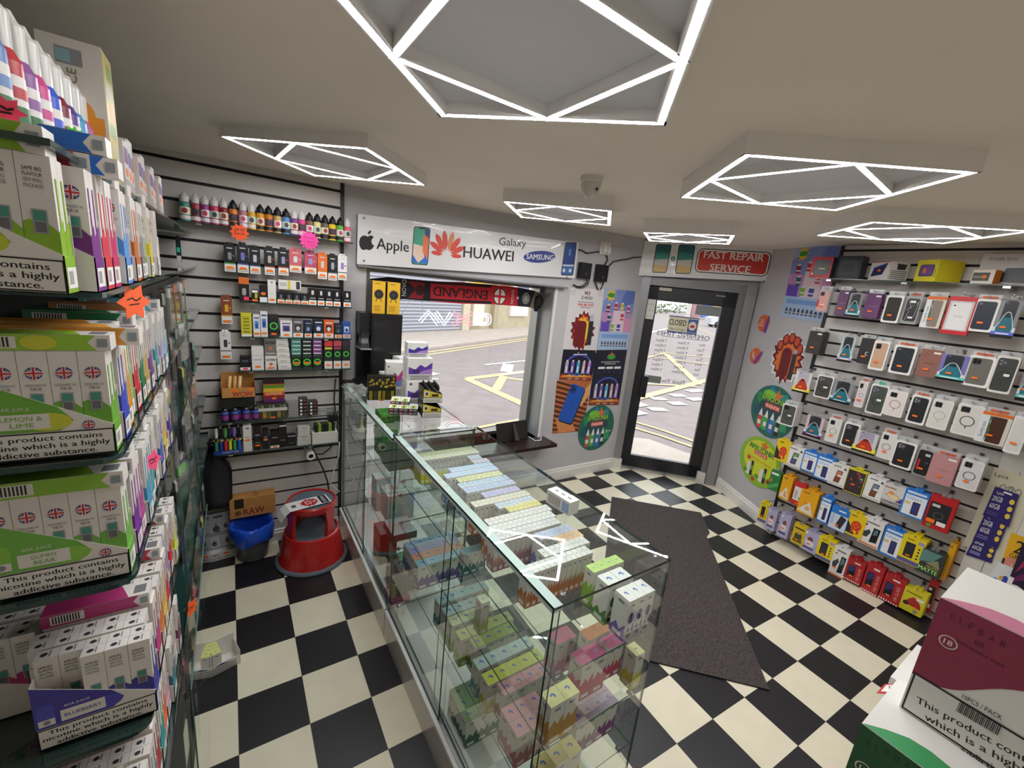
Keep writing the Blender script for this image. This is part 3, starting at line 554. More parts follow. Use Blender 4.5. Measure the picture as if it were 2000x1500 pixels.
def vapes_poster(label, pxs, tall):
    global p, L
    r, m, p, L, w, h = poster('wall_poster', label, pxs, 'f', M('#1c1730', .35)); k = .55 if tall else 1.0
    p.poly(bl4(L, 0, 0, 1, .22 * k), M('#8c3a24', .4)); p.poly([L(0, .1 * k), L(1, .12 * k), L(.9, .2 * k), L(.1, .18 * k)], M('#e0893a', .4)); p.poly([L(.2, .15 * k), L(.8, .15 * k), L(.7, .22 * k), L(.3, .22 * k)], M('#f0b84a', .4))
    p.ring(*L(.5, .55 * k), w * .40, h * .4 * k, .01, M('#3a6fd0', .4)); p.ring(*L(.5, .55 * k), w * .36, h * .36 * k, .006, M('#6a3fb0', .4))
    for i, c in enumerate(('#b8a8c4', '#7a5fc8', '#4fb4e0', '#d8a8b4', '#b88ad8')): 
        f = .16 + i * .17; vape(p, L, f, .24 * k, .09, .42 * k, c); p.poly(bl4(L, f - .02, .3 * k, f + .02, .5 * k), M('#efe6f4', .4)); p.ell(*L(f, .22 * k), .016, .01, M('#2a2030', .4))
    for f, t in ((.3, '600'), (.52, 'PUFFS'), (.75, 'VAPE')): p.text(t, *L(f, .06 * k), .016, WHITE, .05)
    if tall:
        p.poly(star(*L(.5, .9), .05, .02, 5, PI / 2), ORG); p.ell(*L(.5, .875), .06, .025, GRN); p.text('RECHARGEABLE DEVICE WITH', *L(.5, .79), .014, WHITE, .26); p.text('PORTABLE BODY', *L(.5, .755), .014, WHITE, .16)
        for f in (.24, .5, .76): p.rr(*[*L(f - .11, .665), *L(f + .11, .705)], .006, WHITE)
        for i in range(5): p.ell(*L(.15 + i * .175, .61), .012, .012, M('#34405c', .4))
    else: p.rr(*[*L(.3, .9), *L(.72, .95)], .005, M('#cfd6ea', .4))
    m.build('poster_print', r)
vapes_poster('small dark poster of five glowing vapes under the flame poster', [(1092, 742), (1155, 744), (1165, 689), (1100, 687)], False)
vapes_poster('tall dark poster of five glowing vapes beside the door frame', [(1149, 792), (1208, 791), (1225, 683), (1165, 684)], True)
r, m, p, L, w, h = poster('wall_poster', 'poster of a blue phone lying on wooden slats', [(1078, 847), (1138, 842), (1155, 744), (1088, 743.5)], 'f', M('#b8683c', .4))
for i in range(11):
    p.poly([L(max(0, .0), min(1, .06 + i * .09)), L(1, min(1, i * .09 - .12 if i > 1 else 0)), L(1, min(1, max(.02, i * .09 - .08))), L(0, min(1, .1 + i * .09))], M('#4a2416', .5))
p.poly([L(.62, .62), L(1, .98), L(1, .72), L(.8, .5)], M('#e8a868', .45)); p.poly([L(.05, .3), L(.6, .2), L(.75, .02), L(.2, .0)], M('#d88a54', .45))
c = L(.5, .56); q = -.36; hw, hh = w * .245, h * .36
def rot(pts, c, a): return [(c[0] + x * math.cos(-a) - y * math.sin(-a), c[1] + x * math.sin(-a) + y * math.cos(-a)) for x, y in pts]
q = -.33
p.poly(rot(rrect(-hw + .008, -hh - .012, hw + .012, hh - .01, .03), c, -q), M('#1b1212', .5)); p.poly(rot(rrect(-hw, -hh, hw, hh, .03), c, -q), M('#1f56b8', .35)); p.poly(rot(rrect(-hw + .01, hh - .09, -hw + .085, hh - .012, .018), c, -q), M('#16408c', .35))
for a, b in ((-hw + .03, hh - .03), (-hw + .03, hh - .065), (-hw + .065, hh - .05)): p.poly(rot([(a + .013 * math.cos(t * .7), b + .013 * math.sin(t * .7)) for t in range(9)], c, -q), M('#0c1420', .3))
p.poly(rot([(.022 * X, .022 * Y) for X, Y in [(0, .42), (.27, .5), (.4, .42), (.3, .1), (.42, -.2), (.15, -.5), (-.15, -.5), (-.47, .0), (-.3, .48)]], c, -q), M('#17408c', .3)); m.build('poster_print', r)
# round stickers
def disc(label, c, l, rt, t, b, plane, bg, prt):
    o, u = ((0, YF - .0045, 0), (1, 0, 0)) if plane == 'f' else (rw(0, .0045, 0), RT)
    r = thing('round_sticker', label, 'sticker', (0, 0, 0)); m = MB(); pn = Pen(m, o, u, (0, 0, 1)); pn.e = 0
    cx, cy = pn.at(*c); rx = (pn.at(*rt)[0] - pn.at(*l)[0]) / 2; ry = (pn.at(*t)[1] - pn.at(*b)[1]) / 2; cx = (pn.at(*rt)[0] + pn.at(*l)[0]) / 2; cy = (pn.at(*t)[1] + pn.at(*b)[1]) / 2
    pts = [(cx + rx * math.cos(i * PI / 20), cy + ry * math.sin(i * PI / 20)) for i in range(40)]
    m.prism(pts, pn.o - pn.n * .0022, pn.u, pn.w, .0022, bg); m.build('sheet', r); m = MB(); pn = Pen(m, o, u, (0, 0, 1), .0008); prt(pn, cx, cy, rx, ry); m.build('sticker_print', r)
def leaves(p, cx, cy, rx, ry):
    for i, c in enumerate(('#1f6a4a', '#2f8f8c', '#2a7fa0', '#2f8f4a', '#1c5a60', '#4fa050', '#246a88', '#3a9a6a')):
        a = i * PI / 4 + .2; d = [(cx + rx * .55 * math.cos(a) + rx * k1 * math.cos(a + k2), cy + ry * .55 * math.sin(a) + ry * k1 * math.sin(a + k2)) for k1, k2 in ((.42, 0), (.3, .9), (.28, 2.2), (.4, PI), (.28, -2.2), (.3, -.9))]; p.poly(d, M(c, .45))
def amazonia(p, cx, cy, rx, ry):
    leaves(p, cx, cy, rx, ry); p.ell(cx, cy + ry * .1, rx * .62, ry * .4, M('#1c4a50', .45))
    p.poly(star(cx + rx * .12, cy + ry * .62, ry * .3, ry * .13, 5, PI / 2), ORG); p.ell(cx - rx * .25, cy + ry * .62, rx * .28, ry * .16, M('#7fc83a', .45))
    p.text('AMAZONIA', cx, cy + ry * .45, ry * .24, INK, rx * 1.22, bold=.004); p.text('AMAZONIA', cx, cy + ry * .45, ry * .22, M('#9fd84a', .45), rx * 1.18, bold=.001)
    p.rr(cx - rx * .35, cy + ry * .08, cx + rx * .35, cy + ry * .28, .01, M('#d8452c', .45)); p.text('FLIQUOR', cx, cy + ry * .18, ry * .12, WHITE, rx * .6, bold=.001)
    for i, c in enumerate(('#d83a44', '#4fb04a', '#3a78c8', '#2a2626')):
        x = cx - rx * .45 + i * rx * .28; p.rect(x - rx * .09, cy - ry * .8, x + rx * .09, cy - ry * .3, M(c, .4)); p.poly([(x - rx * .09, cy - ry * .3), (x + rx * .09, cy - ry * .3), (x + rx * .04, cy - ry * .1), (x, cy), (x - rx * .04, cy - ry * .1)], M('#ece8ea', .4)); p.rect(x - rx * .07, cy - ry * .65, x + rx * .07, cy - ry * .48, M('#f0e4e0', .4))
    p.text('50 ML', cx + rx * .72, cy - ry * .2, ry * .09, WHITE, rx * .3)
disc('round green jungle sticker with four bottles beneath the blue phone poster', (1165, 835), (1129, 845), (1200, 821), (1173, 791), (1158, 879), 'f', M('#1d6a5c', .4), amazonia)
disc('round jungle sticker with four bottles on the grey wall by the case hooks', (1509, 805), (1464, 806), (1555, 808), (1512, 752), (1508, 859), 'r', M('#1d6a5c', .4), amazonia)
def premium(p, cx, cy, rx, ry):
    p.ell(cx, cy + ry * .1, rx * .8, ry * .75, M('#d6dc2c', .4)); p.poly(star(cx + rx * .1, cy + ry * .68, ry * .26, ry * .12, 5, PI / 2), ORG)
    p.text('AMAZONIA', cx, cy + ry * .5, ry * .22, INK, rx * 1.2, bold=.004); p.text('AMAZONIA', cx, cy + ry * .5, ry * .2, M('#5fb83a', .45), rx * 1.15, bold=.001); p.rr(cx - rx * .32, cy + ry * .22, cx + rx * .32, cy + ry * .38, .01, RED); p.text('FLIQUOR', cx, cy + ry * .3, ry * .1, WHITE, rx * .55)
    p.text('Premium e liquid', cx, cy + ry * .05, ry * .12, M('#d0602c', .45), rx * 1.1)
    for x, c in ((-.35, '#2a2a2a'), (.3, '#2a2a2a')):
        p.rect(cx + rx * (x - .16), cy - ry * .75, cx + rx * (x + .02), cy - ry * .2, M('#e4e0d4', .4)); p.rect(cx + rx * (x + .03), cy - ry * .72, cx + rx * (x + .15), cy - ry * .1, M(c, .4)); p.rect(cx + rx * (x + .05), cy - ry * .5, cx + rx * (x + .13), cy - ry * .3, M('#7fb84a', .4))
    for x, yv, c in ((-.5, -.05, '#d83a2c'), (-.1, -.8, '#c84a2c'), (.6, -.55, '#a8302c'), (.05, -.6, '#4f9a3a'), (-.55, -.6, '#4f9a3a')): p.ell(cx + rx * x, cy + ry * yv, rx * .1, ry * .08, M(c, .4), 10)
disc('round lime yellow sticker reading Premium e liquid low on the wall', (1485, 905), (1441, 903), (1529, 905), (1484, 851), (1488, 958), 'r', M('#8fbf2e', .4), premium)
# die-cut stickers on the grey wall
def burst(label, c, rr_, rotv):
    r = thing('burst_sticker', label, 'sticker', (0, 0, 0)); m = MB(); o, u = rw(0, .0035, 0), RT; pn = Pen(m, o, u, (0, 0, 1)); pn.e = 0; cx, cy = pn.at(*c)
    pn.fan(star(cx, cy, rr_, rr_ * .88, 18), M('#dc6a34', .45)); m.build('sheet', r); m = MB(); pn = Pen(m, o, u, (0, 0, 1), .0008)
    for i, t in enumerate(('THE', 'NEW', 'ARRIVAL')): pn.text(t, cx - rr_ * .3 + (.02 - .02 * i) * rotv, cy + rr_ * (.32 - .3 * i), rr_ * .24, WHITE, rr_ * (.5, .7, .95)[i], rot=rotv)
    pts = [(-.017, -.085), (.017, -.085), (.019, .045), (.007, .045), (.007, .07), (-.007, .07), (-.007, .045), (-.016, .04)]; ca, sa = math.cos(rotv - .1), math.sin(rotv - .1)
    pn.poly([(cx + rr_ * .62 + a * ca - b * sa, cy + a * sa + b * ca) for a, b in pts], M('#7a3a9c', .4)); m.build('sticker_print', r)
burst('orange starburst sticker with a purple vape, the higher of two by the door', (1491, 631), .082, 0)
burst('orange starburst sticker with a tilted purple vape, the lower of two by the door', (1475, 695), .082, -.5)
r = thing('flame_sticker', 'die cut red and orange flame sticker beside the phone case hooks', 'sticker', (0, 0, 0)); m = MB(); o, u = rw(0, .0035, 0), RT; pn = Pen(m, o, u, (0, 0, 1)); pn.e = 0; cx, cy = pn.at(1537, 700)
rnd = random.Random(2); pts = []
for i in range(34):
    a = i * PI / 17; k = (1.0 + rnd.uniform(-.05, .08)) if i % 2 else .88; pts.append((cx + .19 * k * math.cos(a), cy + .225 * k * math.sin(a)))
m.prism(pts, pn.o - pn.n * .0015, pn.u, pn.w, .0015, WHITE); m.build('sheet', r); m = MB(); p = Pen(m, o, u, (0, 0, 1), .0008)
for k, mm, sd in ((.95, MAR, 2), (.78, ORG, 5)): flame(p, cx, cy, .225 * k, 17, mm, sd, .83)
for i, a in enumerate((150, 118, 88, 58, 28)): p.ell(cx + .13 * math.cos(math.radians(a)), cy + .02 + .15 * math.sin(math.radians(a)), .04, .05, MAR); p.ell(cx + .13 * math.cos(math.radians(a)), cy + .025 + .15 * math.sin(math.radians(a)), .027, .036, M('#c8502c', .45))
p.rr(cx - .07, cy - .17, cx + .045, cy + .09, .05, MAR); p.rect(cx + .055, cy - .17, cx + .105, cy + .05, M('#33343a', .4)); p.rect(cx + .06, cy + .05, cx + .1, cy + .085, M('#a8b0bc', .4)); m.build('sticker_print', r)
# ================================================================ wiring right of the sign
def px_tube(name, label, pts, y, rad, mat, cat='cable'):
    return tag(MB().tube([ony(a, b, yy) for a, b, yy in [(q[0], q[1], q[2] if len(q) > 2 else y) for q in pts]], rad, mat, 6).build(name), label, cat)
def wallbox(name, label, cat, x0, y0, x1, y1, d, mat):
    a, b = ony(x0, y1, YF - d), ony(x1, y0, YF - d); m = MB(); m.box(a.x, YF - d, a.z, b.x, YF - .001, b.z, mat); return m, a, b
m, a, b = wallbox('', '', '', 1171, 475, 1194, 496, .02, M('#e4e0da', .35)); r = thing('wall_socket', 'white double wall socket above the black adapters', 'socket', (0, 0, 0)); m.build('socket_plate', r)
m = MB(); m.box(a.x + .02, YF - .05, a.z + .02, a.x + .06, YF - .02, a.z + .075, WHITE); m.box(b.x - .05, YF - .045, a.z + .015, b.x - .015, YF - .02, a.z + .07, WHITE); m.build('plug', r)
for px0, lab in (((1133, 515, 1157, 543), 'black wall adapter directly beside the phone brand sign'), ((1166, 519, 1190, 549), 'black wall adapter under the white socket')):
    m, a, b = wallbox('', '', '', *px0, .05, M('#17171a', .35)); r = thing('power_adapter', lab, 'adapter', (0, 0, 0)); m.build('adapter_body', r); m = MB(); m.box((a.x + b.x) / 2 - .02, YF - .056, a.z + .03, (a.x + b.x) / 2 + .02, YF - .05, a.z + .05, M('#3a3a40', .3)); m.build('connector', r)
CB = M('#1a1a1c', .5)
px_tube('cable', 'black cable looping from the sign to the wall socket', [(1126, 487), (1136, 489), (1146, 495), (1172, 491)], .19, .006, CB)
px_tube('cable', 'black cable dropping from the socket to its adapter', [(1184, 496), (1187, 508), (1180, 520)], .185, .006, CB)
px_tube('cable', 'black cable looping beneath the adapter by the sign', [(1147, 543), (1146, 552), (1138, 559), (1128, 560), (1120, 556)], .185, .006, CB)
px_tube('cable', 'thin black cable curling back under the same adapter', [(1152, 543), (1148, 556), (1139, 562), (1126, 561)], .18, .005, CB)
px_tube('cable', 'black cable hanging in a loop below the socket adapter', [(1168, 520), (1162, 535), (1163, 552), (1168, 566)], .185, .006, CB)
px_tube('cable', 'black cable hanging straight below the socket adapter', [(1180, 549), (1176, 560), (1172, 566)], .185, .005, CB)
px_tube('cable', 'black cable running from the adapter to the repair sign', [(1190, 519), (1198, 511), (1212, 508), (1228, 506), (1236, 503), (1252, 502)], .185, .006, CB)
# ================================================================ things in the window
a = ony(706, 604, .02); b = ony(785, 640, .02); BK = M('#151517', .28)
r = thing('display_cabinet', 'black cabinet with an open shelf standing in the window corner', 'cabinet', (0, 0, 1.1062))
xa, xm, xb = .735, .80, 1.0; H = 1.59 - 1.1062; zs_ = ony(714, 681, .0).z - 1.1062
m = MB(); m.box(xm, .0, 0, xb, .15, H, BK); m.box(xa, .13, 0, xm, .15, H, BK); m.box(xa, .03, H - .14, xm, .15, H, BK); m.box(xa, .0, 0, xm, .13, .04, BK); m.build('cabinet_body', r)
MB().box(xa - .004, -.01, zs_ - .006, xm, .13, zs_, M('#c4ccd4', .2, .6)).build('shelf', r)
m = MB(); m.box(xa + .005, .02, zs_, xm - .005, .12, zs_ + .03, M('#3a3a40', .4)); m.box(xa + .01, .03, zs_ + .03, xm - .01, .11, zs_ + .07, M('#8a8a90', .4)); m.box(xa + .005, .02, zs_ + .07, xm - .01, .11, zs_ + .1, M('#26262a', .4)); m.build('stacked_parts', r)
m = MB(); m.box(xm + .012, -.004, .03, xb - .012, 0, H - .03, M('#1d1d20', .15)); m.build('door', r)
for i, (q0, q1, lab) in enumerate((((726, 543, 754, 607), 0, 'yellow boxed round speaker at the outer end of the black cabinet'), ((755, 546, 783, 609), 0, 'yellow boxed round speaker at the window end of the black cabinet'))):
    a, b = ony(q0[0], q0[3], .03), ony(q0[2], q0[1], .03); w = b.x - a.x - .003; h = .205
    r = thing('speaker_box', lab, 'box', ((a.x + b.x) / 2, .09, 1.591), 0, 'yellow speaker boxes on the black cabinet')
    m = MB(); YB = M('#e6b52a', .4); m.box(-w / 2, -.06, 0, w / 2, .06, h, [BLACK, YB, YB, YB, YB, YB]); m.build('carton', r); m = MB(); p = front(m, w, .12, h)
    p.ell(0, h * .6, w * .36, w * .36, BLACK, 24); p.ell(0, h * .6, w * .16, w * .16, M('#3a3a3c', .3), 20); p.ring(0, h * .6, w * .3, w * .3, .003, M('#4a4a4c', .3)); p.poly([(-w * .25, h * .36), (-w * .2, h * .36), (-w * .12, h * .46), (-w * .18, h * .46)], BLACK); p.poly([(w * .25, h * .36), (w * .2, h * .36), (w * .12, h * .46), (w * .18, h * .46)], BLACK)
    for k in range(4): p.rect(-w * .36, h * (.08 + .05 * k), w * (.1 + .1 * (k % 2)), h * (.095 + .05 * k), M('#8a6a14', .5))
    p.text('SPEAKER', -w * .1, h * .93, .008, M('#6a5010', .5), w * .4); m.build('box_print', r)
# football scarf across the top of the window
def scarf():
    r = thing('scarf', 'red and black football scarf hung upside down across the window', 'scarf', (0, 0, 0)); y = .385; m = MB()
    T = [(716, 545), (760, 541), (786, 544), (840, 549), (900, 551), (960, 556), (1010, 561), (1044, 568), (1052, 572)]; B = [(720, 590), (760, 588), (786, 584), (840, 588), (900, 593), (960, 594), (1010, 598), (1034, 600), (1044, 604)]
    MK = [M('#141418', .8), M('#141418', .8), M('#1a1a22', .8), M('#c4202c', .8, noise=.15, scale=60), M('#c4202c', .8, noise=.15, scale=60), M('#c4202c', .8, noise=.15, scale=60), M('#1d2030', .8), M('#7a6a58', .8)]
    for i in range(8):
        q = [ony(*T[i], y), ony(*T[i + 1], y), ony(*B[i + 1], y), ony(*B[i], y)]; k = V((0, .008, 0))
        m.add([t - k for t in q] + [t + k for t in q], [(3, 2, 1, 0), (4, 5, 6, 7), (0, 1, 5, 4), (2, 3, 7, 6), (1, 2, 6, 5), (3, 0, 4, 7)], MK[i])
    m.build('knit_band', r); m = MB(); p = Pen(m, (0, y - .0085, 0), (1, 0, 0), (0, 0, 1)); A = p.at; DK = M('#16161c', .8); RB = M('#8c1420', .8)
    for f in (.0, .84): 
        p.poly([A(786, 545 + f * 40 + 1), A(960, 557 + f * 38), A(960, 562 + f * 38), A(786, 550 + f * 40)], DK)
    x0, y0 = A(846, 569); x1, y1 = A(952, 577); p.text('ENGLAND', (x0 + x1) / 2, (y0 + y1) / 2, .075, DK, x1 - x0, rot=PI + math.atan2(y1 - y0, x1 - x0), bold=.002)
    c = A(976, 579); p.ell(*c, .058, .066, M('#efece4', .8)); p.rect(c[0] - .01, c[1] - .064, c[0] + .01, c[1] + .064, M('#c81e2c', .8)); p.rect(c[0] - .056, c[1] - .01, c[0] + .056, c[1] + .01, M('#c81e2c', .8)); p.ring(*c, .062, .07, .007, DK)
    p.text('NOVO', *A(789, 562), .035, M('#d8d8dc', .8), .12, rot=PI / 2); p.text('OVON', *A(1001, 580), .028, M('#d8d8dc', .8), .12, rot=-PI / 2)
    p.poly([A(795, 549), A(812, 565), A(797, 582), A(826, 584), A(830, 552)], M('#8a1a24', .8)); p.ell(*A(820, 567), .035, .04, M('#3a1018', .8)); p.ell(*A(1027, 583), .04, .05, M('#a8a49c', .8)); p.ring(*A(1027, 583), .03, .04, .006, DK); p.ell(*A(1011, 582), .012, .012, M('#c8c8d0', .8))
    m.build('scarf_print', r); m = MB(); c = ony(1050, 582, .38); pts = [c + V((0, 0, .02)), c + V((.01, -.012, -.02)), c + V((0, 0, -.07)), c + V((-.012, .0, -.12))]; m.tube(pts, [.03, .045, .04, .012], M('#17171c', .8), 10); m.build('knotted_end', r)
scarf()
def neon():
    r = thing('neon_sign', 'white and pink neon lettering hung in the window', 'neon sign', (0, 0, 0)); y = .40
    Z = lambda a, b: ony(770 + a / 4.412, 520 + b / 4.412, y); NW = M('#eef6ff', .3, 0, 1.0); NP = M('#ff9aa4', .3, 0, .8)
    def stroke(m, pts, mat, off=.012):
        P = [Z(*q) for q in pts]
        for sg_ in (-1, 1):
            o = []
            for i, q in enumerate(P):
                d = (P[min(i + 1, len(P) - 1)] - P[max(i - 1, 0)]); d.normalize(); o.append(q + V((-d.z, 0, d.x)) * off * sg_)
            m.tube(o, .0045, mat, 6)
    m = MB(); stroke(m, [(222, 480), (255, 440), (295, 392), (335, 440), (378, 500)], NW); m.build('letter', r)
    m = MB(); stroke(m, [(358, 395), (395, 445), (432, 500), (462, 450), (492, 400)], NW); m.build('letter', r)
    m = MB(); stroke(m, [(508, 400), (548, 432), (590, 438), (632, 432), (672, 400)], NP); stroke(m, [(508, 508), (548, 476), (590, 470), (632, 476), (672, 508)], NP); m.build('letter', r)
    m = MB()
    for k in (1.0, .72, .5): m.tube([Z(760 + 74 * k * math.copysign(abs(math.cos(t)) ** .6, math.cos(t)), 458 + 52 * k * math.copysign(abs(math.sin(t)) ** .6, math.sin(t))) for t in [i * PI / 12 for i in range(24)]], .0045, NW, 6, True)
    m.build('letter', r); m = MB(); m.tube([Z(60, 410), Z(110, 340), Z(165, 240), Z(215, 232), Z(240, 290), Z(248, 395)], .0025, WHITE, 5); m.build('hanging_cord', r)
neon()
# small screen on the window shelf, seen from behind
r = thing('screen', 'small black screen on a prop leg standing on the window shelf', 'screen', (0, 0, 0)); BS = M('#1c1a1b', .45)
q = onz(972, 866, .492); q2 = onz(1030, 855, .492); u = (q2 - q); u.z = 0; L_ = u.length; u.normalize(); n = V((u.y, -u.x, 0)); w = (V((0, 0, 1)) * .96 - n * -.0 + V((-n.x, -n.y, 0)) * .28).normalized(); nn = u.cross(w)
hgt = .17
m = MB(); m.obox(q + u * (L_ / 2) + w * (hgt / 2), u, w, nn, L_ / 2, hgt / 2, .008, BS); m.build('casing', r); m = MB(); m.obox(q + u * (L_ / 2) + w * (hgt / 2) - nn * .0085, u, w, nn, L_ / 2 - .008, hgt / 2 - .008, .001, M('#0c0c10', .1)); m.build('display', r)
m = MB(); t = q + u * (L_ * .5); m.prism([(-.02, -.05), (.03, -.05), (.012, .11), (0, .11)], t + nn * .03 + V((0, 0, .052)), u, (w - nn * .25).normalized(), .006, M('#3a3434', .4)); m.build('prop_leg', r)
tag(MB().tube([onz(1033, 853, .495), onz(1045, 861, .495), onz(1056, 860, .495), onz(1057, 853, .495), onz(1048, 848, .495)], .004, WHITE).build('cable'), 'white cable curled on the window shelf by the screen', 'cable')
# ================================================================ glass counters
def zat(px, py, P):
    d = ray(px, py); v = P - CAM; t = (v.x * d.x + v.y * d.y) / (d.x * d.x + d.y * d.y); return CAM.z + t * d.z
def gbox(m, x0, y0, z0, x1, y1, z1, edge=EDGE):
    d = [abs(x1 - x0), abs(y1 - y0), abs(z1 - z0)]; k = d.index(min(d)); mats = [edge] * 6; mats[2 * k] = mats[2 * k + 1] = GLASS
    return m.box(x0, y0, z0, x1, y1, z1, mats)
X0, X1 = .650, 1.085
LAM = M('#dedbd6', .25); CLIP = M('#c9c9cb', .2, 1.0)
S1, S2, S3, SB = .890, .665, .440, .168
def counter(label, y0, y1, zt, shelves, endpane):
    r = thing('glass_counter', label, 'glass display counter', ((X0 + X1) / 2, (y0 + y1) / 2, 0)); ox, oy = (X0 + X1) / 2, (y0 + y1) / 2
    def B(m, name): 
        m.v = [(a - ox, b - oy, c) for a, b, c in m.v]; return m.build(name, r)
    m = MB(); m.box(X0 - .006, y0, 0, X1 + .006, y1, .15, M('#c9c4c0', .18, coat=.4)); m.box(X0 + .04, y0 + .001, .15, X1, y1 - .001, .166, M('#e9e7e4', .3)); B(m, 'plinth')
    m = MB(); m.box(X0 - .008, y0, .15, X0 + .006, y1, .168, M('#e6e6e6', .25)); B(m, 'edge_strip')
    m = MB(); m.box(X0 + .006, y0, .15, X0 + .04, y1, .158, ALU); [m.box(X0 + q, y0, .158, X0 + q + .002, y1, .167, ALU) for q in (.007, .018, .029, .038)]; B(m, 'door_track')
    m = MB(); gbox(m, X0, y0, zt - .008, X1, y1, zt); B(m, 'top_pane')
    m = MB(); m.box(X0 + .002, y0 + .006, zt - .022, X0 + .034, y1 - .006, zt - .0085, M('#cfe0dd', .3)); B(m, 'top_rail')
    m = MB(); gbox(m, X1 - .006, y0 + .001, .15, X1, y1 - .001, zt - .008); B(m, 'front_pane')
    for yy in endpane: m = MB(); gbox(m, X0 + .001, yy, .15, X1 - .006, yy + .006, zt - .008); B(m, 'end_pane')
    ym = (y0 + y1) / 2
    for a, b, xx in ((y0 + .008, ym + .04, X0 + .024), (ym - .04, y1 - .008, X0 + .011)):
        m = MB(); gbox(m, xx, a, .16, xx + .005, b, zt - .012, EDGE); B(m, 'sliding_door')
    for z in shelves:
        m = MB(); gbox(m, X0 + .045, y0 + .008, z - .006, X1 - .008, y1 - .008, z, EDGE_L); B(m, 'glass_shelf')
        for xx in (X0 + .06, X1 - .05):
            for yy in (y0 + .012, y1 - .012): m = MB(); m.tube([(xx, yy - .004, z - .009), (xx, yy + .012, z - .009)], .006, CLIP, 8); m.tube([(xx, yy, z - .009), (xx, yy, z + .006)], .003, CLIP, 6); B(m, 'shelf_clip')
    for xx in (X0 + .05, X1 - .03):
        for yy in endpane[:1]: m = MB(); m.tube([(xx, yy + .03, zt - .0005), (xx, yy + .03, zt + .001)], .0085, CLIP, 14); m.tube([(xx, yy + .03, zt - .0005), (xx, yy + .03, zt + .0015)], .004, M('#8a7a5a', .3), 10); B(m, 'top_fixing'); 
    return r
counter('long glass display counter filled with small vape cartons, standing across the shop', -2.165, -.953, 1.130, (S1, S2, S3), (-2.165, -.962))
counter('shorter glass display counter joined to the long one and touching the window wall', -.945, .155, 1.105, (.80, .50), (-.945,))
m = MB(); m.tube([(X0 + .012, -1.57, .55), (X0 + .006, -1.57, .55)], .01, CLIP, 10); m.tube([(X0 - .0, -1.57, .55), (X0 - .001, -1.57, .50)], .003, CLIP, 6); 
# ---- small cartons
def carton(w, d, h, top, up, low, zig=.45, emblem=None, side=None):
    m = MB(); m.box(-w / 2, -d / 2, 0, w / 2, d / 2, h, [up, up, up, up, up, top])
    n = 4
    for pen, ww in ((front(m, w, d, h), w), (lside(m, w, d, h), d), (rside(m, w, d, h), d), (Pen(m, (0, d / 2, 0), (-1, 0, 0), (0, 0, 1)), w)):
        pts = [(-ww / 2, .0005), (ww / 2, .0005), (ww / 2, h * (zig + .1))] + [(ww / 2 - ww * (i + .5) / n, h * (zig + (-.09 if i % 2 else .06))) for i in range(n)] + [(-ww / 2, h * (zig - .1))]
        pen.poly(pts, low); pen.rect(-ww * .2, h * .84, ww * .2, h * .9, M('#9a9ca2', .5)); pen.rect(-ww * .3, h * .06, ww * .3, h * .16, M('#efefec', .5))
    if emblem:
        p = topf(m, w, d, h)
        for a in (-60, -20, 20, 60, 100):
            t = math.radians(a + 40); p.ell(w * .12 * math.cos(t), d * .12 * math.sin(t), w * .06, d * .06, emblem, 6)
    else:
        p = topf(m, w, d, h); p.rect(-w * .16, -d * .05, w * .16, d * .05, M('#a3a7ad', .5))
    return m
CW, CD, CH = .0222, .0445, .122
OB = '#c9763f'
rows = [  # y of near face, x0, n, top, lower colour, words
    (-.990, .765, 14, '#dfe3b8', '#cdd63a', 'lime topped'), (-1.036, .765, 14, '#e6e8cf', '#cdd63a', 'pale lime'),
    (-1.100, .99, 4, '#cfdcea', '#7fa8d8', 'pale blue short row'), (-1.150, .985, 4, '#d9d2e2', '#a890c8', 'pale lilac short row'), (-1.197, .845, 10, '#bcd6f2', '#5f93d8', 'sky blue'), (-1.245, .80, 12, '#c2daf4', '#5f93d8', 'sky blue'), (-1.300, .835, 10, '#e4e6b0', '#b8c83a', 'yellow green'),
    (-1.350, .818, 11, '#c8dcf0', '#4f7fc0', 'pale blue'), (-1.397, .82, 11, '#c6d4f0', '#4f7fc0', 'powder blue'), (-1.458, .872, 8, '#cfcaf0', '#7f78c8', 'lilac'),
    (-1.508, .798, 13, '#eee8d8', OB, 'cream'), (-1.555, .88, 8, '#d8e2f0', '#6f9ac8', 'icy white'), (-1.592, .905, 7, '#efe49a', '#d8b83a', 'yellow topped'),
    (-1.640, .786, 13, '#efeae8', OB, 'white and orange'), (-1.686, .77, 13, '#eeeeea', OB, 'white and copper'), (-1.732, .757, 13, '#ece8ea', '#b8828a', 'white and rose'),
    (-1.790, .906, 7, '#c8d2ee', '#6f7fc8', 'pale blue by the orange ones'), (-1.832, .958, 5, '#f2c8a0', '#e08a4a', 'peach topped'), (-1.874, .86, 10, '#f0eeec', '#c98a7a', 'plain white'), (-1.922, .762, 12, '#eeecea', OB, 'white near the green pair')]
up = M('#e9e6e0', .4)
N_C = 0
for y, x, n, top, low, wd in rows:
    base = None; lab = f'{wd} vape carton in its row on the top counter shelf'; grp = f'{wd} cartons on the top counter shelf'
    for i in range(n):
        loc = (x + CW * (i + .5), y + CD / 2, S1 + .0005)
        if loc[0] + CW / 2 > X1 - .008: break
        if base is None:
            base = carton(CW - .0016, CD - .0016, CH, M(top, .35), up, M(low, .4)).build('pod_carton', None, loc); tag(base, lab, 'carton', grp)
        else: o = base.copy(); COL.objects.link(o); o.location = loc
        N_C += 1
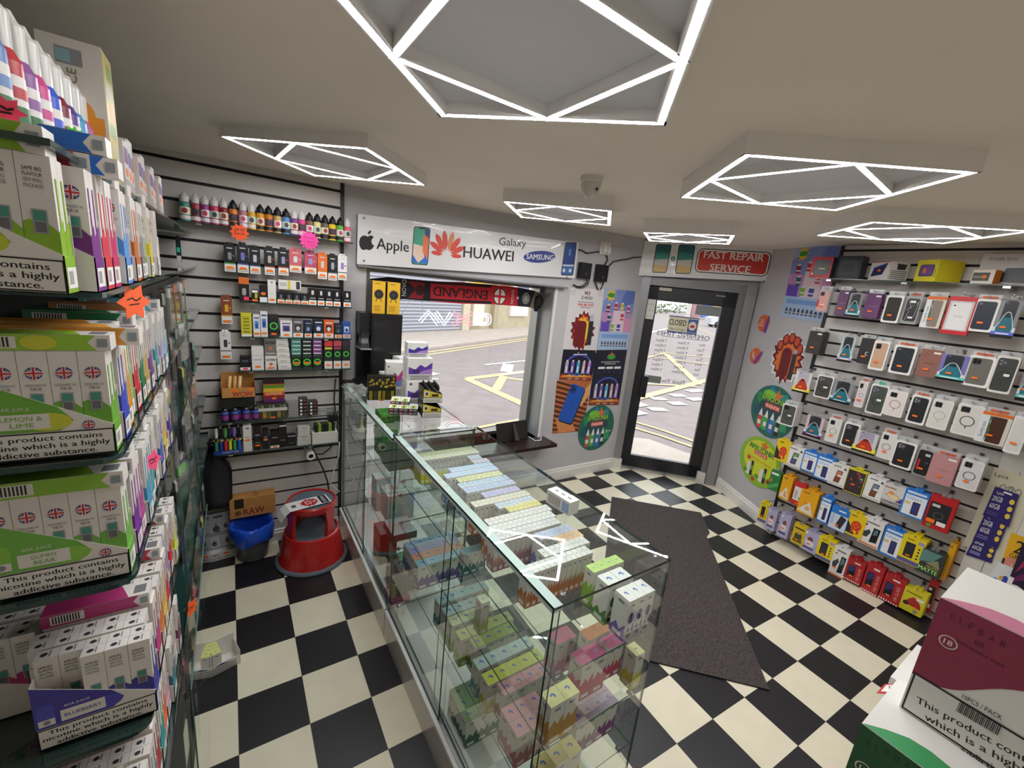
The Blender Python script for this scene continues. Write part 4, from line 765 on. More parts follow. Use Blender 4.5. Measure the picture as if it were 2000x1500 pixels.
def grid(name_words, z, x, y, nx, ny, w, d, h, top, low, em, skip=(), zig=.45):
    base = None; lab = f'{name_words}'; 
    for j in range(ny):
        for i in range(nx):
            if (i, j) in skip: continue
            loc = (x + w * (i + .5), y + d * (j + .5), z + .0005)
            if base is None: base = carton(w - .001, d - .001, h, M(top, .35), up, M(low, .4), zig, em and M(em, .4)).build('pod_carton', None, loc); tag(base, lab, 'carton', lab if nx * ny > 1 else None)
            else: o = base.copy(); COL.objects.link(o); o.location = loc
BE = '#4a6fd0'
grid('green vape carton standing in the pair near the counter end', S1, .952, -2.005, 4, 1, .034, .04, .125, '#bfe07a', '#8fc83a', None, zig=.6)
for k, (x, y) in enumerate(((.965, -2.055), (1.017, -2.055), (.965, -2.125), (1.002, -2.125), (1.039, -2.125))):
    m = carton(.036 if k > 1 else .05, .055, .135, WHITE, WHITE, M('#5f9a4a' if k < 2 else '#8a6fb8', .4), .3, M(BE, .4)); p = front(m, .036 if k > 1 else .05, .055, .135); p.ell(0, .075, .013, .018, M('#9a7fd0' if k > 1 else '#4f8a3a', .4)); p.rect(-.004, .058, .004, .092, M('#26262c', .4)); p.rect(-.014, .008, .014, .03, M('#d4d0ca', .4))
    tag(m.build('pod_carton', None, (x, y, S1 + .0005)), ['white and green boxed vape at the counter end, window side', 'white and green boxed vape at the counter end, shop side', 'white and purple boxed vape at the counter end, aisle side', 'white and purple boxed vape at the counter end, middle of three', 'white and purple boxed vape touching the front glass at the counter end'][k], 'carton')
# middle shelf
grid('rose and magenta vape carton standing at the counter end, middle shelf', S2, .86, -2.10, 2, 1, .052, .055, .13, '#d86a9a', '#c8246a', None, zig=.55)
grid('rose carton with white lid on the middle shelf behind the magenta pair', S2, .845, -2.0, 2, 1, .04, .05, .125, '#d8829a', '#c87aa0', None)
grid('orange topped carton on the middle counter shelf near the end', S2, .95, -2.03, 3, 1, .036, .045, .12, '#e8884a', '#d86a3a', None)
grid('pink topped carton on the middle counter shelf near the end', S2, .985, -2.085, 2, 1, .034, .045, .12, '#d84a8a', '#d82a70', None)
grid('yellow carton on the middle counter shelf beside the front glass', S2, 1.035, -2.15, 1, 1, .04, .045, .13, '#ece6a0', '#d8c83a', None)
grid('yellow and brown vape carton standing inside the end glass', S2, .700, -2.155, 2, 1, .05, .05, .13, '#ebe6a4', '#c8912a', BE, zig=.55)
grid('lone white and lime carton on the middle counter shelf', S2, .715, -1.75, 1, 1, .035, .04, .13, '#dfe6c8', '#c8d08a', None)
grid('teal carton on the middle counter shelf behind the rail', S2, .80, -1.45, 3, 1, .036, .045, .1, '#9ac0c8', '#2f7f8a', None)
# lower shelf
SK = dict()
for (y, n, top, low, wd) in ((-.99, 5, '#9fc8e4', '#3f6fb0', 'sky blue'), (-1.042, 5, '#b0a8dc', '#5f4fb8', 'lilac'), (-1.094, 5, '#eaa88a', '#a83a4a', 'salmon'), (-1.146, 5, '#a8d0ec', '#4a3a9a', 'light blue')):
    grid(f'{wd} topped carton with a blue emblem on the lower counter shelf', S3, .712, y - .05, n, 1, .052, .05, .122, top, low, BE, zig=.5)
for (y, n, top, low, wd) in ((-1.40, 5, '#b4d2d4', '#3a7f9a', 'pale cyan'), (-1.47, 4, '#c4d6d8', '#5a8f9a', 'pale grey blue'), (-1.525, 4, '#d6dcae', '#8aa83a', 'pale green'), (-1.60, 5, '#cdd28c', '#a8b83a', 'olive lime'), (-1.655, 4, '#b8c07c', '#4f8a3a', 'dull green'), (-1.74, 5, '#c8d8d6', '#7aa8a8', 'mint grey'), (-1.805, 5, '#dde06a', '#c8b82a', 'bright yellow green'), (-1.86, 5, '#dda2a6', '#a83a5a', 'dusty pink')):
    grid(f'{wd} carton with a blue emblem on the lower counter shelf', S3, .705 + (.03 if 'dusty' in wd or 'dull' in wd else 0), y - .05, n, 1, .047, .05, .122, top, low, BE)
grid('lilac carton with a blue emblem low at the counter end', S3, .88, -2.10, 4, 2, .045, .048, .122, '#cfb0cc', '#8a2a8a', BE)
grid('pink carton with a blue emblem low behind the end glass', S3, .70, -2.04, 3, 2, .045, .05, .122, '#e0a8b0', '#c87a8a', BE)
grid('yellow carton with a blue emblem low behind the end glass', S3, .70, -2.155, 3, 1, .05, .05, .12, '#e4d890', '#c8a83a', BE)
grid('cream carton on the counter floor deck', SB, .74, -2.12, 5, 2, .05, .05, .122, '#d8dcb8', '#a8c86a', BE)
grid('green carton on the counter floor deck', SB, .70, -1.75, 5, 3, .05, .05, .122, '#a8c89a', '#2f6a4a', BE)
# lone carton lying on the top glass
a, b = onz(1122, 1015, 1.131), onz(1063, 977, 1.131); 
m = MB(); m.box(-.055, -.0225, 0, .055, .0225, .048, [M('#e2e6de', .35)] * 6); p = front(m, .11, .045, .048)
for k in range(9): p.rect(-.045 + k * .0065, .006, -.0415 + k * .0065, .04, M('#a8948c', .5))
p.rect(.02, .006, .05, .04, M('#9ab0d8', .5)); p = topf(m, .11, .045, .048)
for k in (-.03, 0, .03): p.rect(k - .008, -.004, k + .008, .004, M('#7f8790', .5))
tag(m.build('pod_carton', None, ((a.x + b.x) / 2 + .02, (a.y + b.y) / 2 + .01, 1.131), math.atan2(a.y - b.y, a.x - b.x)), 'white carton lying on its side on top of the counter glass', 'carton')
# door lock on the sliding door of the long counter
r = thing('door_key', 'small key hanging from the lock low on the sliding glass door', 'key', onx(777, 1190, X0 - .002)); m = MB(); m.tube([(.02, 0, .018), (-.004, 0, .018)], .007, CLIP, 10); m.build('lock', r); m = MB(); m.box(-.004, -.001, -.025, -.002, .001, .018, CLIP); m.tube([(-.003, .007 * math.cos(t), -.03 + .007 * math.sin(t)) for t in [i * PI / 5 for i in range(10)]], .0015, CLIP, 5, True); m.build('key_blade', r)
# ================================================================ helper: a box whose front bottom edge is seen at two pixels
def boxpx(pl, pr, ytop, z, d, pxt=None):
    a, b = onz(*pl, z), onz(*pr, z); u = b - a; w = u.length; u.normalize(); n = V((-u.y, u.x, 0)); h = zat(pl[0] if pxt is None else pxt, ytop, a) - z
    c = (a + b) / 2 + n * (d / 2); return V((c.x, c.y, z + .0006)), math.atan2(u.y, u.x), w, max(h, .01)
def sticker(root, w, d, h, x=0, zf=.2, s=.02, c=ORANGE):
    m = MB(); p = front(m, w, d, h); p.e = .0016; p.rr(x - s, h * zf - s * .4, x + s, h * zf + s * .4, s * .35, c); return m.build('price_sticker', root)
T2 = 1.1056
loc, rz, w, h = boxpx((718, 782), (772, 781), 735, T2, .05)
r = thing('rolling_paper_box', 'black box patterned with gold leaves standing on the window end counter', 'box', loc, rz); m = MB(); KB = M('#1e1a10', .4); m.box(-w / 2, -.025, 0, w / 2, .025, h, KB); m.build('carton', r); m = MB(); p = front(m, w, .05, h); rnd = random.Random(3)
for i in range(24):
    cx, cz = rnd.uniform(-.44, .44) * w, rnd.uniform(.45, .95) * h; g = M(rnd.choice(['#d8b83a', '#b89a2a', '#e8d05a']), .4); s_ = .013; a0 = rnd.random() * 6
    for k in range(5): t = a0 + (k - 2) * .6; p.poly([(cx, cz), (cx + s_ * .6 * math.cos(t - .2), cz + s_ * .6 * math.sin(t - .2)), (cx + s_ * math.cos(t), cz + s_ * math.sin(t)), (cx + s_ * .6 * math.cos(t + .2), cz + s_ * .6 * math.sin(t + .2))], g)
for k in range(6): p.rect(-w * .45 + k * w * .155, h * .03, -w * .45 + k * w * .155 + w * .11, h * .4, M(['#8a7a1c', '#3a3a18', '#a8942a'][k % 3], .4))
m.build('box_print', r); sticker(r, w, .05, h, 0, -.0, .012)
PU = [('purple and white vape box stacked uppermost by the window', (793, 712), (830, 711), 682, .12), ]
def kit(label, pl, pr, ytop, z, d, c1='#6a3fb0', c2='#b08ad0', warn=True):
    loc, rz, w, h = boxpx(pl, pr, ytop, z, d); r = thing('vape_kit_box', label, 'box', loc, rz); m = MB(); m.box(-w / 2, -d / 2, 0, w / 2, d / 2, h, WHITE); m.build('carton', r); m = MB(); p = front(m, w, d, h)
    p.poly([(-w * .46, h * .3), (w * .48, h * .3), (w * .48, h * .82), (w * .2, h * .6), (0, h * .72), (-w * .2, h * .5), (-w * .46, h * .62)], M(c1, .4)); p.poly([(-w * .1, h * .3), (w * .48, h * .3), (w * .48, h * .55), (w * .1, h * .45)], M(c2, .4)); p.rect(-w * .3, h * .36, -w * .02, h * .52, M('#4a3a70', .4)); p.ell(-w * .35, h * .88, w * .05, w * .05, M('#4a4a8a', .4))
    p.frame(-w * .47, h * .03, w * .47, h * .25, .002, INK); [p.rect(-w * .4, h * (.07 + .055 * k), w * .4, h * (.1 + .055 * k), M('#77777a', .5)) for k in range(3)]
    q = lside(m, w, d, h); q.rect(-d * .1, h * .3, d * .1, h * .75, M('#d4d0d2', .4)); q.rect(-d * .4, h * .84, -d * .3, h * .9, M('#4a4a8a', .4)); m.build('box_print', r); return r, w, d, h, loc
r, w, d, h, loc = kit('large white and purple vape box at the bottom of the window stack', (793, 792), (842, 790), 745, T2, .13)
z2 = loc.z + h
def onto(r0, label, z, w, d, h, dx=0, dy=0, rz=None, c1='#6a3fb0', c2='#b08ad0'):
    r = thing('vape_kit_box', label, 'box', (r0.location.x + dx, r0.location.y + dy, z), r0.rotation_euler[2] if rz is None else rz); m = MB(); m.box(-w / 2, -d / 2, 0, w / 2, d / 2, h, WHITE); m.build('carton', r); m = MB(); p = front(m, w, d, h)
    p.poly([(-w * .46, h * .3), (w * .48, h * .3), (w * .48, h * .82), (w * .2, h * .6), (0, h * .72), (-w * .2, h * .5), (-w * .46, h * .62)], M(c1, .4)); p.poly([(-w * .1, h * .3), (w * .48, h * .3), (w * .48, h * .55), (w * .1, h * .45)], M(c2, .4)); p.rect(-w * .3, h * .36, -w * .02, h * .52, M('#4a3a70', .4)); p.frame(-w * .47, h * .03, w * .47, h * .25, .002, INK); [p.rect(-w * .4, h * (.07 + .055 * k), w * .4, h * (.1 + .055 * k), M('#77777a', .5)) for k in range(3)]
    q = lside(m, w, d, h); q.rect(-d * .1, h * .3, d * .1, h * .75, M('#d4d0d2', .4)); m.build('box_print', r); return r
r2 = onto(r, 'white and purple vape box in the middle of the window stack', z2 + .0005, w * .98, d * .9, .135, .0, .0)
r3 = onto(r2, 'small white and violet vape tray on top of the window stack', z2 + .136, w * .8, d * .6, .085, -.01, .01, c1='#3f2fb0')
kit('white and magenta vape box behind the leaf box, turned sideways', (752, 775), (786, 775), 708, T2, .1, '#c83a8a', '#7a8ad0')
kit('white vape box directly behind the purple window stack', (778, 762), (800, 760), 700, T2, .1, '#b8306a', '#8a6ab0')
r, w, d, h, loc = kit('yellow and white small box behind the gold leaf box', (744, 768), (760, 767), 728, T2, .05, '#d8b83a', '#e8c84a')
def blacktray(label, pl, pr, ytop, z, d):
    loc, rz, w, h = boxpx(pl, pr, ytop, z, d); r = thing('liquid_tray', label, 'tray', loc, rz); m = MB(); Bk = M('#1c1a18', .4)
    m.prism([(-w / 2, 0), (w / 2, 0), (w / 2, h * .62), (-w / 2, h)], (0, -d / 2 + .002, 0), (1, 0, 0), (0, 0, 1), .002, Bk); m.box(-w / 2, d / 2 - .002, 0, w / 2, d / 2, h, Bk); m.box(-w / 2, -d / 2, 0, -w / 2 + .002, d / 2, h, Bk); m.box(w / 2 - .002, -d / 2, 0, w / 2, d / 2, h * .62, Bk); m.box(-w / 2, -d / 2, 0, w / 2, d / 2, .002, Bk); m.build('carton', r)
    m = MB(); p = front(m, w, d, h); p.poly([(-w * .48, h * .4), (w * .48, h * .4), (w * .48, h * .6), (-w * .48, h * .96)], M('#e0c83a', .4)); p.rect(-w * .42, h * .5, -w * .2, h * .78, WHITE); p.rect(-w * .38, h * .54, -w * .24, h * .74, M('#3a3a3a', .4)); p.rect(-w * .48, h * .03, w * .48, h * .36, M('#e8e4da', .4)); [p.rect(-w * .42, h * (.08 + .08 * k), w * .42, h * (.11 + .08 * k), M('#66645e', .4)) for k in range(3)]
    p.rect(-w * .05, h * .45, w * .3, h * .62, M('#2a2410', .4)); q = lside(m, w, d, h); [q.rect(-d * .45 + k * d * .24, h * .1, -d * .45 + k * d * .24 + d * .2, h * .9, M('#2b2824', .35)) for k in range(4)]; m.build('box_print', r)
    return r, w, d, h, loc
r, w, d, h, loc = blacktray('lower black and yellow tray of bottles on the window end counter', (824, 816), (861, 815), 788, T2, .14)
r2, w2, d2, h2, loc2 = r, w, d, h, loc
rr = dup_ = None
r = thing('liquid_tray', 'upper black and yellow tray of capped bottles on the window end counter', 'tray', loc + V((0, 0, h + .0008)), r2.rotation_euler[2])
for ch in r2.children: c = ch.copy(); COL.objects.link(c); c.parent = r
for i in range(3):
    for j in range(4):
        o = thing('liquid_bottle', 'black capped bottle standing in the upper black and yellow tray', 'bottle', r.matrix_basis @ V((-w * .3 + i * w * .3, -d * .36 + j * d * .24, .003)), 0, 'bottles in the upper black tray')
        if i == j == 0: bm1 = MB().lathe([(.001, 0), (.0125, 0), (.0125, h * .7), (.006, h * .78), (.006, h * .8)], M('#2a2824', .3), 10); bb_ = bm1.build('bottle_body', o); cc_ = MB().lathe([(.008, h * .79), (.0085, h * .98), (.004, h * 1.16), (.001, h * 1.18)], M('#1a1a1c', .35), 10).build('cap', o)
        else:
            for q in (bb_, cc_): c = q.copy(); COL.objects.link(c); c.parent = o
# packs with flags
a = onz(757, 809, T2); b = onz(798, 811, T2); u = (b - a); u.z = 0; u.normalize(); rzp = math.atan2(u.y, u.x); n = V((-u.y, u.x, 0))
def flagpack(i, p0, lab):
    r = thing('paper_pack', lab, 'pack', p0, rzp); m = MB(); w, d, h = .05, .10, .018; m.box(-w / 2, -d / 2, 0, w / 2, d / 2, h, [M('#35343a', .4), M('#35343a', .4), M('#2b2b30', .4), M('#35343a', .4), WHITE, M('#eef0e6', .4)]); p = front(m, w, d, h)
    for k in (-.016, -.007): p.rect(k - .004, .003, k + .004, .015, M('#b83a4a', .4)); p.rect(k - .004, .0075, k + .004, .0105, WHITE)
    p.rect(.002, .004, .022, .014, GREY); q = topf(m, w, d, h); q.rect(-w * .3, -d * .45, w * .3, d * .1, M('#b8cc5a', .4)); q.rect(-w * .1, -d * .4, w * .1, d * .0, M('#5a6a2a', .4)); m.build('carton', r); return r
k = 0
for lev in range(3):
    for c in range(3 if lev < 2 else 2):
        flagpack(k, a + u * (.03 + c * .052) + n * (.05 if lev < 2 else .12) + V((0, 0, lev * .0185 + .0006)) if True else 0, f'small white and green pack, {ORD[c]} along in the {["bottom", "middle", "top"][lev]} layer beside the leaf box'); k += 1
# crumpled clear bag hanging over the counter end
rnd = random.Random(8); m = MB(); c = onz(695, 763, T2)
pts = [onz(668, 757, T2 + .02), onz(690, 752, T2 + .05), onz(716, 760, T2 + .04), onz(716, 778, T2 + .02), onz(700, 782, T2 + .03), onz(676, 790, T2 - .04), onz(672, 775, T2)]
G = []; 
for i in range(7):
    for j in range(6):
        p0 = pts[0].lerp(pts[2], j / 5).lerp(pts[5].lerp(pts[3], j / 5), i / 6); G.append(p0 + V((rnd.uniform(-.012, .012), rnd.uniform(-.012, .012), rnd.uniform(0, .05))))
m.add(G, [(i * 6 + j, i * 6 + j + 1, i * 6 + j + 7, i * 6 + j + 6) for i in range(6) for j in range(5)], CRINKLE); tag(m.build('plastic_bag'), 'crumpled clear plastic bag lying on the far counter corner', 'bag')
rnd = random.Random(4)
for i, c in enumerate(('#3a2a20', '#c8702a', '#2a2030', '#4a2a2a', '#1f1f24', '#b8642a')):
    q = onz(680 + i * 5, 746 - (i % 2) * 6, T2); m = MB(); m.box(-.035, -.02, 0, .035, .02, .012, M(c, .3)); topf(m, .07, .04, .012).rect(-.02, -.01, .02, .008, M('#8a6a3a', .4)); tag(m.build('sachet', None, q + V((0, 0, .0006 + .0125 * (i // 3))), rnd.uniform(-.6, .6)), f'dark foil sachet, {ORD[i]} in the heap behind the clear bag', 'sachet')
# ================================================================ inside the window end counter
def shelfbox(name, label, cat, x, y, z, w, d, h, mats, prt=None, rz=0, st=None):
    r = thing(name, label, cat, (x, y, z + .0006), rz); m = MB(); m.box(-w / 2, -d / 2, 0, w / 2, d / 2, h, mats); m.build('carton', r)
    if prt: m = MB(); prt(m, w, d, h); m.build('box_print', r)
    if st: sticker(r, w, d, h, *st)
    return r
def lp(f): return lambda m, w, d, h: f(lside(m, w, d, h), d, h)
GB = M('#2f9a2a', .4)
shelfbox('lighter_box', 'bright green tall box inside the window end counter', 'box', .79, -.42, .80, .10, .16, .26, GB, lp(lambda p, d, h: [p.rect(-d * .45, h * k, d * .45, h * k + .004, M('#1f7a22', .4)) for k in (.2, .4, .6, .8)]))
shelfbox('grinder_box', 'dark green clear fronted box below the bright green one', 'box', .80, -.60, .80, .14, .14, .12, M('#16402a', .3), lp(lambda p, d, h: [p.rect(-d * .4 + k * d * .2, h * .1, -d * .4 + k * d * .2 + d * .12, h * .9, M('#1f5a3a', .3)) for k in range(4)]))
shelfbox('carton', 'plain white carton on the middle shelf of the window end counter', 'box', .80, -.62, .50, .15, .14, .16, WHITE)
shelfbox('painted_light_block', 'white lit box beneath the white carton in the window end counter', 'box', .74, -.50, .50, .08, .1, .2, [M('#f4f6fa', .3)] * 6)  # near-white block: the bright light there is put into its colour
shelfbox('tobacco_tin', 'flat black and white tray on the middle shelf of the window end counter', 'tray', .76, -.80, .50, .13, .16, .04, [M('#2a2a30', .3)] * 5 + [M('#c8c8cc', .3)])
shelfbox('pipe_box', 'orange marked dark box low in the window end counter', 'box', .77, -.52, .166, .1, .14, .2, M('#4a3016', .4), lp(lambda p, d, h: [p.rect(-d * .4, h * .5, d * .4, h * .9, M('#d87a2a', .4)), p.rect(-d * .4, h * .1, d * .3, h * .3, M('#c8a02a', .4))]))
shelfbox('vape_box', 'black box with a flame print on the lower deck beyond the joint', 'box', .86, -.80, .166, .2, .14, .1, M('#26221f', .35), lambda m, w, d, h: (lambda p: [p.poly([(-.09, -.05), (-.05, .05), (-.02, -.02), (.02, .05), (.06, -.03), (.09, .05), (.09, -.06)], M('#d8702a', .4)), p.rect(-.06, -.03, .0, .03, M('#d8d2c0', .4))])(topf(m, w, d, h)))
for i, c in enumerate(('#8a2a24', '#7a3030', '#3a7a2a')): shelfbox('paper_stack', ['stack of red edged packs low in the window end counter', 'second stack of red edged packs by the joint', 'small green lighter case by the red edged packs'][i], 'pack', .74 + .05 * i, -.76 + .06 * i, .166, .045, .09, .075 - .01 * i, M(c, .4), lp(lambda p, d, h: [p.rect(-d * .46, h * k, d * .46, h * k + .006, M('#e0a08a', .4)) for k in (.15, .35, .55, .75)]), st=(0, .9, .014))
r = shelfbox('liquid_tray', 'pink tray of small bottles on the counter deck by the joint', 'tray', .73, -.88, .166, .1, .12, .03, M('#c82a7a', .4))
for i in range(5): 
    m = MB(); m.lathe([(.001, 0), (.012, 0), (.012, .075), (.006, .085), (.006, .1), (.001, .102)], [M(['#d8b83a', '#3a2a2a', '#6a3040', '#c8a02a', '#2a2a30'][i], .3)] * 3 + [BLACK] * 2, 10); tag(m.build('liquid_bottle', None, (.70 + .03 * (i % 3), -.915 + .045 * (i // 3), .198)), f'small dark bottle, {ORD[i]} in the pink tray', 'bottle')
r = thing('glass_pipe', 'small clear glass water pipe in the far end of the window counter', 'pipe', (.74, -.02, .8012)); m = MB(); m.lathe([(.001, 0), (.04, 0), (.042, .012), (.016, .04), (.012, .05), (.012, .13), (.015, .135)], M('#cfc8b4', .1), 14); m.build('pipe_body', r)
for i, (c, x, y, w, h, lab) in enumerate((('#e0d8c8', .86, -.1, .09, .06, 'cream flat box under the glass at the window end'), ('#c8c4bc', .97, -.25, .12, .05, 'grey tray under the glass near the window'), ('#4a4a50', .95, -.6, .13, .05, 'dark flat case under the far counter glass'), ('#8a3a4a', .9, -.76, .07, .04, 'wine red tin under the glass beside the joint'), ('#3a3a30', .99, -.8, .1, .09, 'dark case under the glass at the joint, shop side'))): shelfbox('display_case', lab, 'box', x, y, .80, w, .1, h, M(c, .4), st=(0, .5, .012))
# ================================================================ shelves of boxed vapes along the left
XF = -.105; YE = -1.99
BW, BD, BH = .0285, .0205, .150
LV = {'a': 1.790, 'b': 1.556, 'c': 1.350, 'd': 1.060, 'e': .830}
rk = thing('shelf_unit', 'tall unit of glass shelves packed with boxed vapes along the aisle', 'shelving', (-.27, -1.2, 0))
def RB(m, n): m.v = [(a + .27, b + 1.2, c) for a, b, c in m.v]; return m.build(n, rk)
for k, z in LV.items():
    m = MB(); y0 = YE - .02; pts = [(-.44, y0)] + [(XF + .006 - .03 + .03 * math.cos(t), y0 + .03 - .03 * math.sin(t)) for t in [PI / 2 - i * PI / 8 for i in range(5)]] + [(XF + .006, .16), (-.44, .16)]
    m.prism(pts, (0, 0, z - .008), (1, 0, 0), (0, 1, 0), .0075, GLASS, EDGE); RB(m, 'glass_shelf')
m = MB(); m.box(-.44, YE - .08, 1.952, XF - .01, .16, 1.96, M('#3a4a44', .15)); RB(m, 'glass_shelf')
for yy in (-1.3, -.6, .1): m = MB(); m.box(-.445, yy - .012, 0, -.42, yy + .012, 2.2, STEEL); RB(m, 'upright')
m = MB(); m.box(-.448, -2.2, 0, -.442, .17, 2.3, M('#3d3c3a', .6)); RB(m, 'back_panel')
m = MB(); m.box(-.44, -2.0, 0, -.14, .16, .5, M('#2c2b2e', .5)); RB(m, 'base_cabinet')
UKB, UKR = M('#2c3f86', .5), M('#c8303a', .5)
def roundel(p, cx, cy, r):
    p.ell(cx, cy, r, r, UKB, 18)
    for a in (.62, -.62): p.line([(cx - r * .82 * math.cos(a), cy - r * .82 * math.sin(a)), (cx + r * .82 * math.cos(a), cy + r * .82 * math.sin(a))], r * .34, WHITE); p.line([(cx - r * .82 * math.cos(a), cy - r * .82 * math.sin(a)), (cx + r * .82 * math.cos(a), cy + r * .82 * math.sin(a))], r * .14, UKR)
    p.rect(cx - r * .98, cy - r * .26, cx + r * .98, cy + r * .26, WHITE); p.rect(cx - r * .26, cy - r * .98, cx + r * .26, cy + r * .98, WHITE); p.rect(cx - r * .98, cy - r * .15, cx + r * .98, cy + r * .15, UKR); p.rect(cx - r * .15, cy - r * .98, cx + r * .15, cy + r * .98, UKR)
CARDW = M('#e6e1dc', .4)
BARP = {}
def barproto(c, flag=True, detail=True):
    k = (c, flag, detail)
    if k in BARP: return BARP[k]
    m = MB(); w, d, h = BW - .0006, BD - .0006, BH; C = M(c, .4); m.box(-w / 2, -d / 2, 0, w / 2, d / 2, h, CARDW); p = front(m, w, d, h)
    p.poly([(-w / 2, .0005), (w / 2, .0005), (w / 2, h * .46), (w * .2, h * .52), (-w * .1, h * .50), (-w * .3, h * .54), (-w / 2, h * .52)], C)
    if detail:
        if flag: roundel(p, 0, h * .80, w * .3); p.text('DESIGNED IN', 0, h * .69, .0032, M('#77757a', .5), w * .7); p.text('THE UK', 0, h * .655, .0038, INK, w * .4)
        else:
            for i, t in enumerate(('SAME BIG', 'FLAVOUR', 'NEW SMALL', 'PACKAGE')): p.text(t, -w * .05, h * (.9 - .04 * i), .0042, INK if i < 2 else M('#6a7a6a', .5), w * .55)
        p.rect(-w * .22, h * .44, w * .22, h * .615, M('#9a9aa0', .3)); p.rect(-w * .18, h * .535, w * .18, h * .605, M('#4f9a8a', .3, .3)); p.rect(-w * .16, h * .45, w * .16, h * .525, M('#6a6a70', .5))
        for i in range(4): p.ell(-w * .3 + i * w * .2, h * .2, w * .06, w * .06, M('#2a3a1a', .5), 8)
    q = rside(m, w, d, h); q.poly([(-d / 2, .0005), (d / 2, .0005), (d / 2, h * .56), (0, h * .50), (-d / 2, h * .46)], C); q.rr(-d * .12, h * .3, d * .16, h * .86, d * .12, C); q.rect(-d * .28, h * .1, d * .28, h * .24, WHITE); q.rect(-d * .15, h * .12, d * .15, h * .22, M('#b0a8a4', .5))
    t = topf(m, w, d, h); t.ell(-w * .12, 0, w * .16, d * .2, M('#3a3a40', .5), 8); t.rect(w * .1, -d * .3, w * .16, d * .3, M('#8a8a90', .5))
    BARP[k] = m; return m
BARO = {}
def bar(c, loc, label, grp, flag=True):
    k = (c, flag, label)
    if k not in BARO:
        o = barproto(c, flag).build('vape_carton', None, loc); BARO[k] = tag(o, label, 'carton', grp)
    else: o = BARO[k].copy(); COL.objects.link(o); o.location = loc
    return o
WARN = ('This product contains', 'nicotine which is a highly', 'addictive substance.')
def tray(label, y, z, c, c2, name=None, full=True, flag=True, cw=None, x1=XF, brief='', skip=()):
    """display carton facing the camera end, low on the aisle side, ten cartons in two ranks"""
    W_ = 5 * BW + .003; D_ = 2 * BD + .003; x0 = x1 - W_; C = M(c, .4); C2 = M(c2, .4); hl, hr, hb = BH * .82, BH * .30, BH * .62
    r = thing('vape_tray', label, 'tray', ((x0 + x1) / 2, y + D_ / 2, z)); t = .0012; w = W_; d = D_
    m = MB(); m.prism([(-w / 2, 0), (w / 2, 0), (w / 2, hr), (-w / 2, hl)], (0, -d / 2 + t, 0), (1, 0, 0), (0, 0, 1), t, CARDW); m.box(-w / 2, d / 2 - t, 0, w / 2, d / 2, hb, CARDW); m.box(-w / 2, -d / 2, 0, -w / 2 + t, d / 2, hl, CARDW); m.box(w / 2 - t, -d / 2, 0, w / 2, d / 2, hr, C); m.box(-w / 2, -d / 2, 0, w / 2, d / 2, t, CARDW); m.build('carton', r)
    m = MB(); p = front(m, w, d, BH); sl = lambda x: hl + (hr - hl) * (x + w / 2) / w
    if name is not None:
        p.poly([(-w * .5, BH * .27), (w * .12, BH * .27), (w * .22, sl(w * .22) * .82), (w * .12, sl(w * .12)), (-w * .5, sl(-w * .5))], C); p.ell(w * .05, BH * .36, w * .16, BH * .085, C2, 20); p.rect(-w * .3, BH * .3, w * .06, BH * .44, CARDW)
        p.rr(-w * .48, BH * .3, -w * .34, BH * .56, w * .05, C2); p.rect(-w * .475, BH * .3, -w * .345, BH * .38, CARDW); p.ell(-w * .41, BH * .34, w * .03, w * .03, M('#8a8a90', .5), 10)
        p.text('BAR JUICE', -w * .16, BH * .49, .0045, CARDW, w * .2)
        nl = name.split('/'); 
        for i, tt in enumerate(nl): p.text(tt, -w * .12, BH * (.37 + (.03 if len(nl) > 1 else 0) - .06 * i), .0065, C, min(w * .3, .0055 * len(tt)))
        if flag: roundel(p, w * .32, BH * .335 if False else sl(w * .32) - BH * .085, w * .045)
        p.rect(-w * .495, BH * .012, w * .495, BH * .262, INK); p.rect(-w * .485, BH * .024, w * .485, BH * .25, CARDW)
        for i, tt in enumerate(WARN): p.text(tt, 0, BH * (.208 - .072 * i), .0078, INK, w * (.82, .92, .72)[i], bold=.0002)
    q = rside(m, w, d, BH); q.rect(-d * .42, hr * .15, d * .42, hr * .7, WHITE); q.rect(-d * .3, hr * .25, d * .1, hr * .6, M('#a8a0a0', .5)); m.build('tray_print', r)
    for j in range(2):
        for i in range(5):
            if (i, j) in skip or (not full and i < 4): continue
            bar(cw or c, (x0 + .0015 + BW * (i + .5), y + .0015 + BD * (j + .5), z + t + .0004), f'white and {brief} vape carton in the {brief} tray' if brief else f'white vape carton in {label}', f'cartons in the {brief} tray', flag)
    return r
def lying(label, x, y, z, c, w=.15, d=.035, h=.026, rz=0, c2=None):
    r = thing('vape_box', label, 'box', (x, y, z + .0006), rz); m = MB(); m.box(-w / 2, -d / 2, 0, w / 2, d / 2, h, CARDW); m.build('carton', r); m = MB(); p = front(m, w, d, h); C = M(c, .4)
    p.poly([(-w / 2, .0004), (w * .40, .0004), (w * .34, h * .5), (w * .40, h - .0004), (-w / 2, h - .0004)], C); p.rect(-w * .42, h * .15, -w * .12, h * .85, CARDW); [p.rect(-w * .40 + k * w * .025, h * .22, -w * .40 + k * w * .025 + w * .012, h * .8, INK) for k in range(10)]
    if c2: p.ell(w * .02, h * .5, w * .12, h * .45, M(c2, .4))
    p.rect(w * .41, h * .25, w * .48, h * .75, M('#8f9aa0', .3)); q = topf(m, w, d, h); q.poly([(-w / 2, -d / 2), (w * .3, -d / 2), (w * .2, d / 2), (-w / 2, d / 2)], C); q.rect(w * .34, -d * .3, w * .46, d * .3, M('#77777c', .5)); m.build('box_print', r); return r
xc = XF - .072
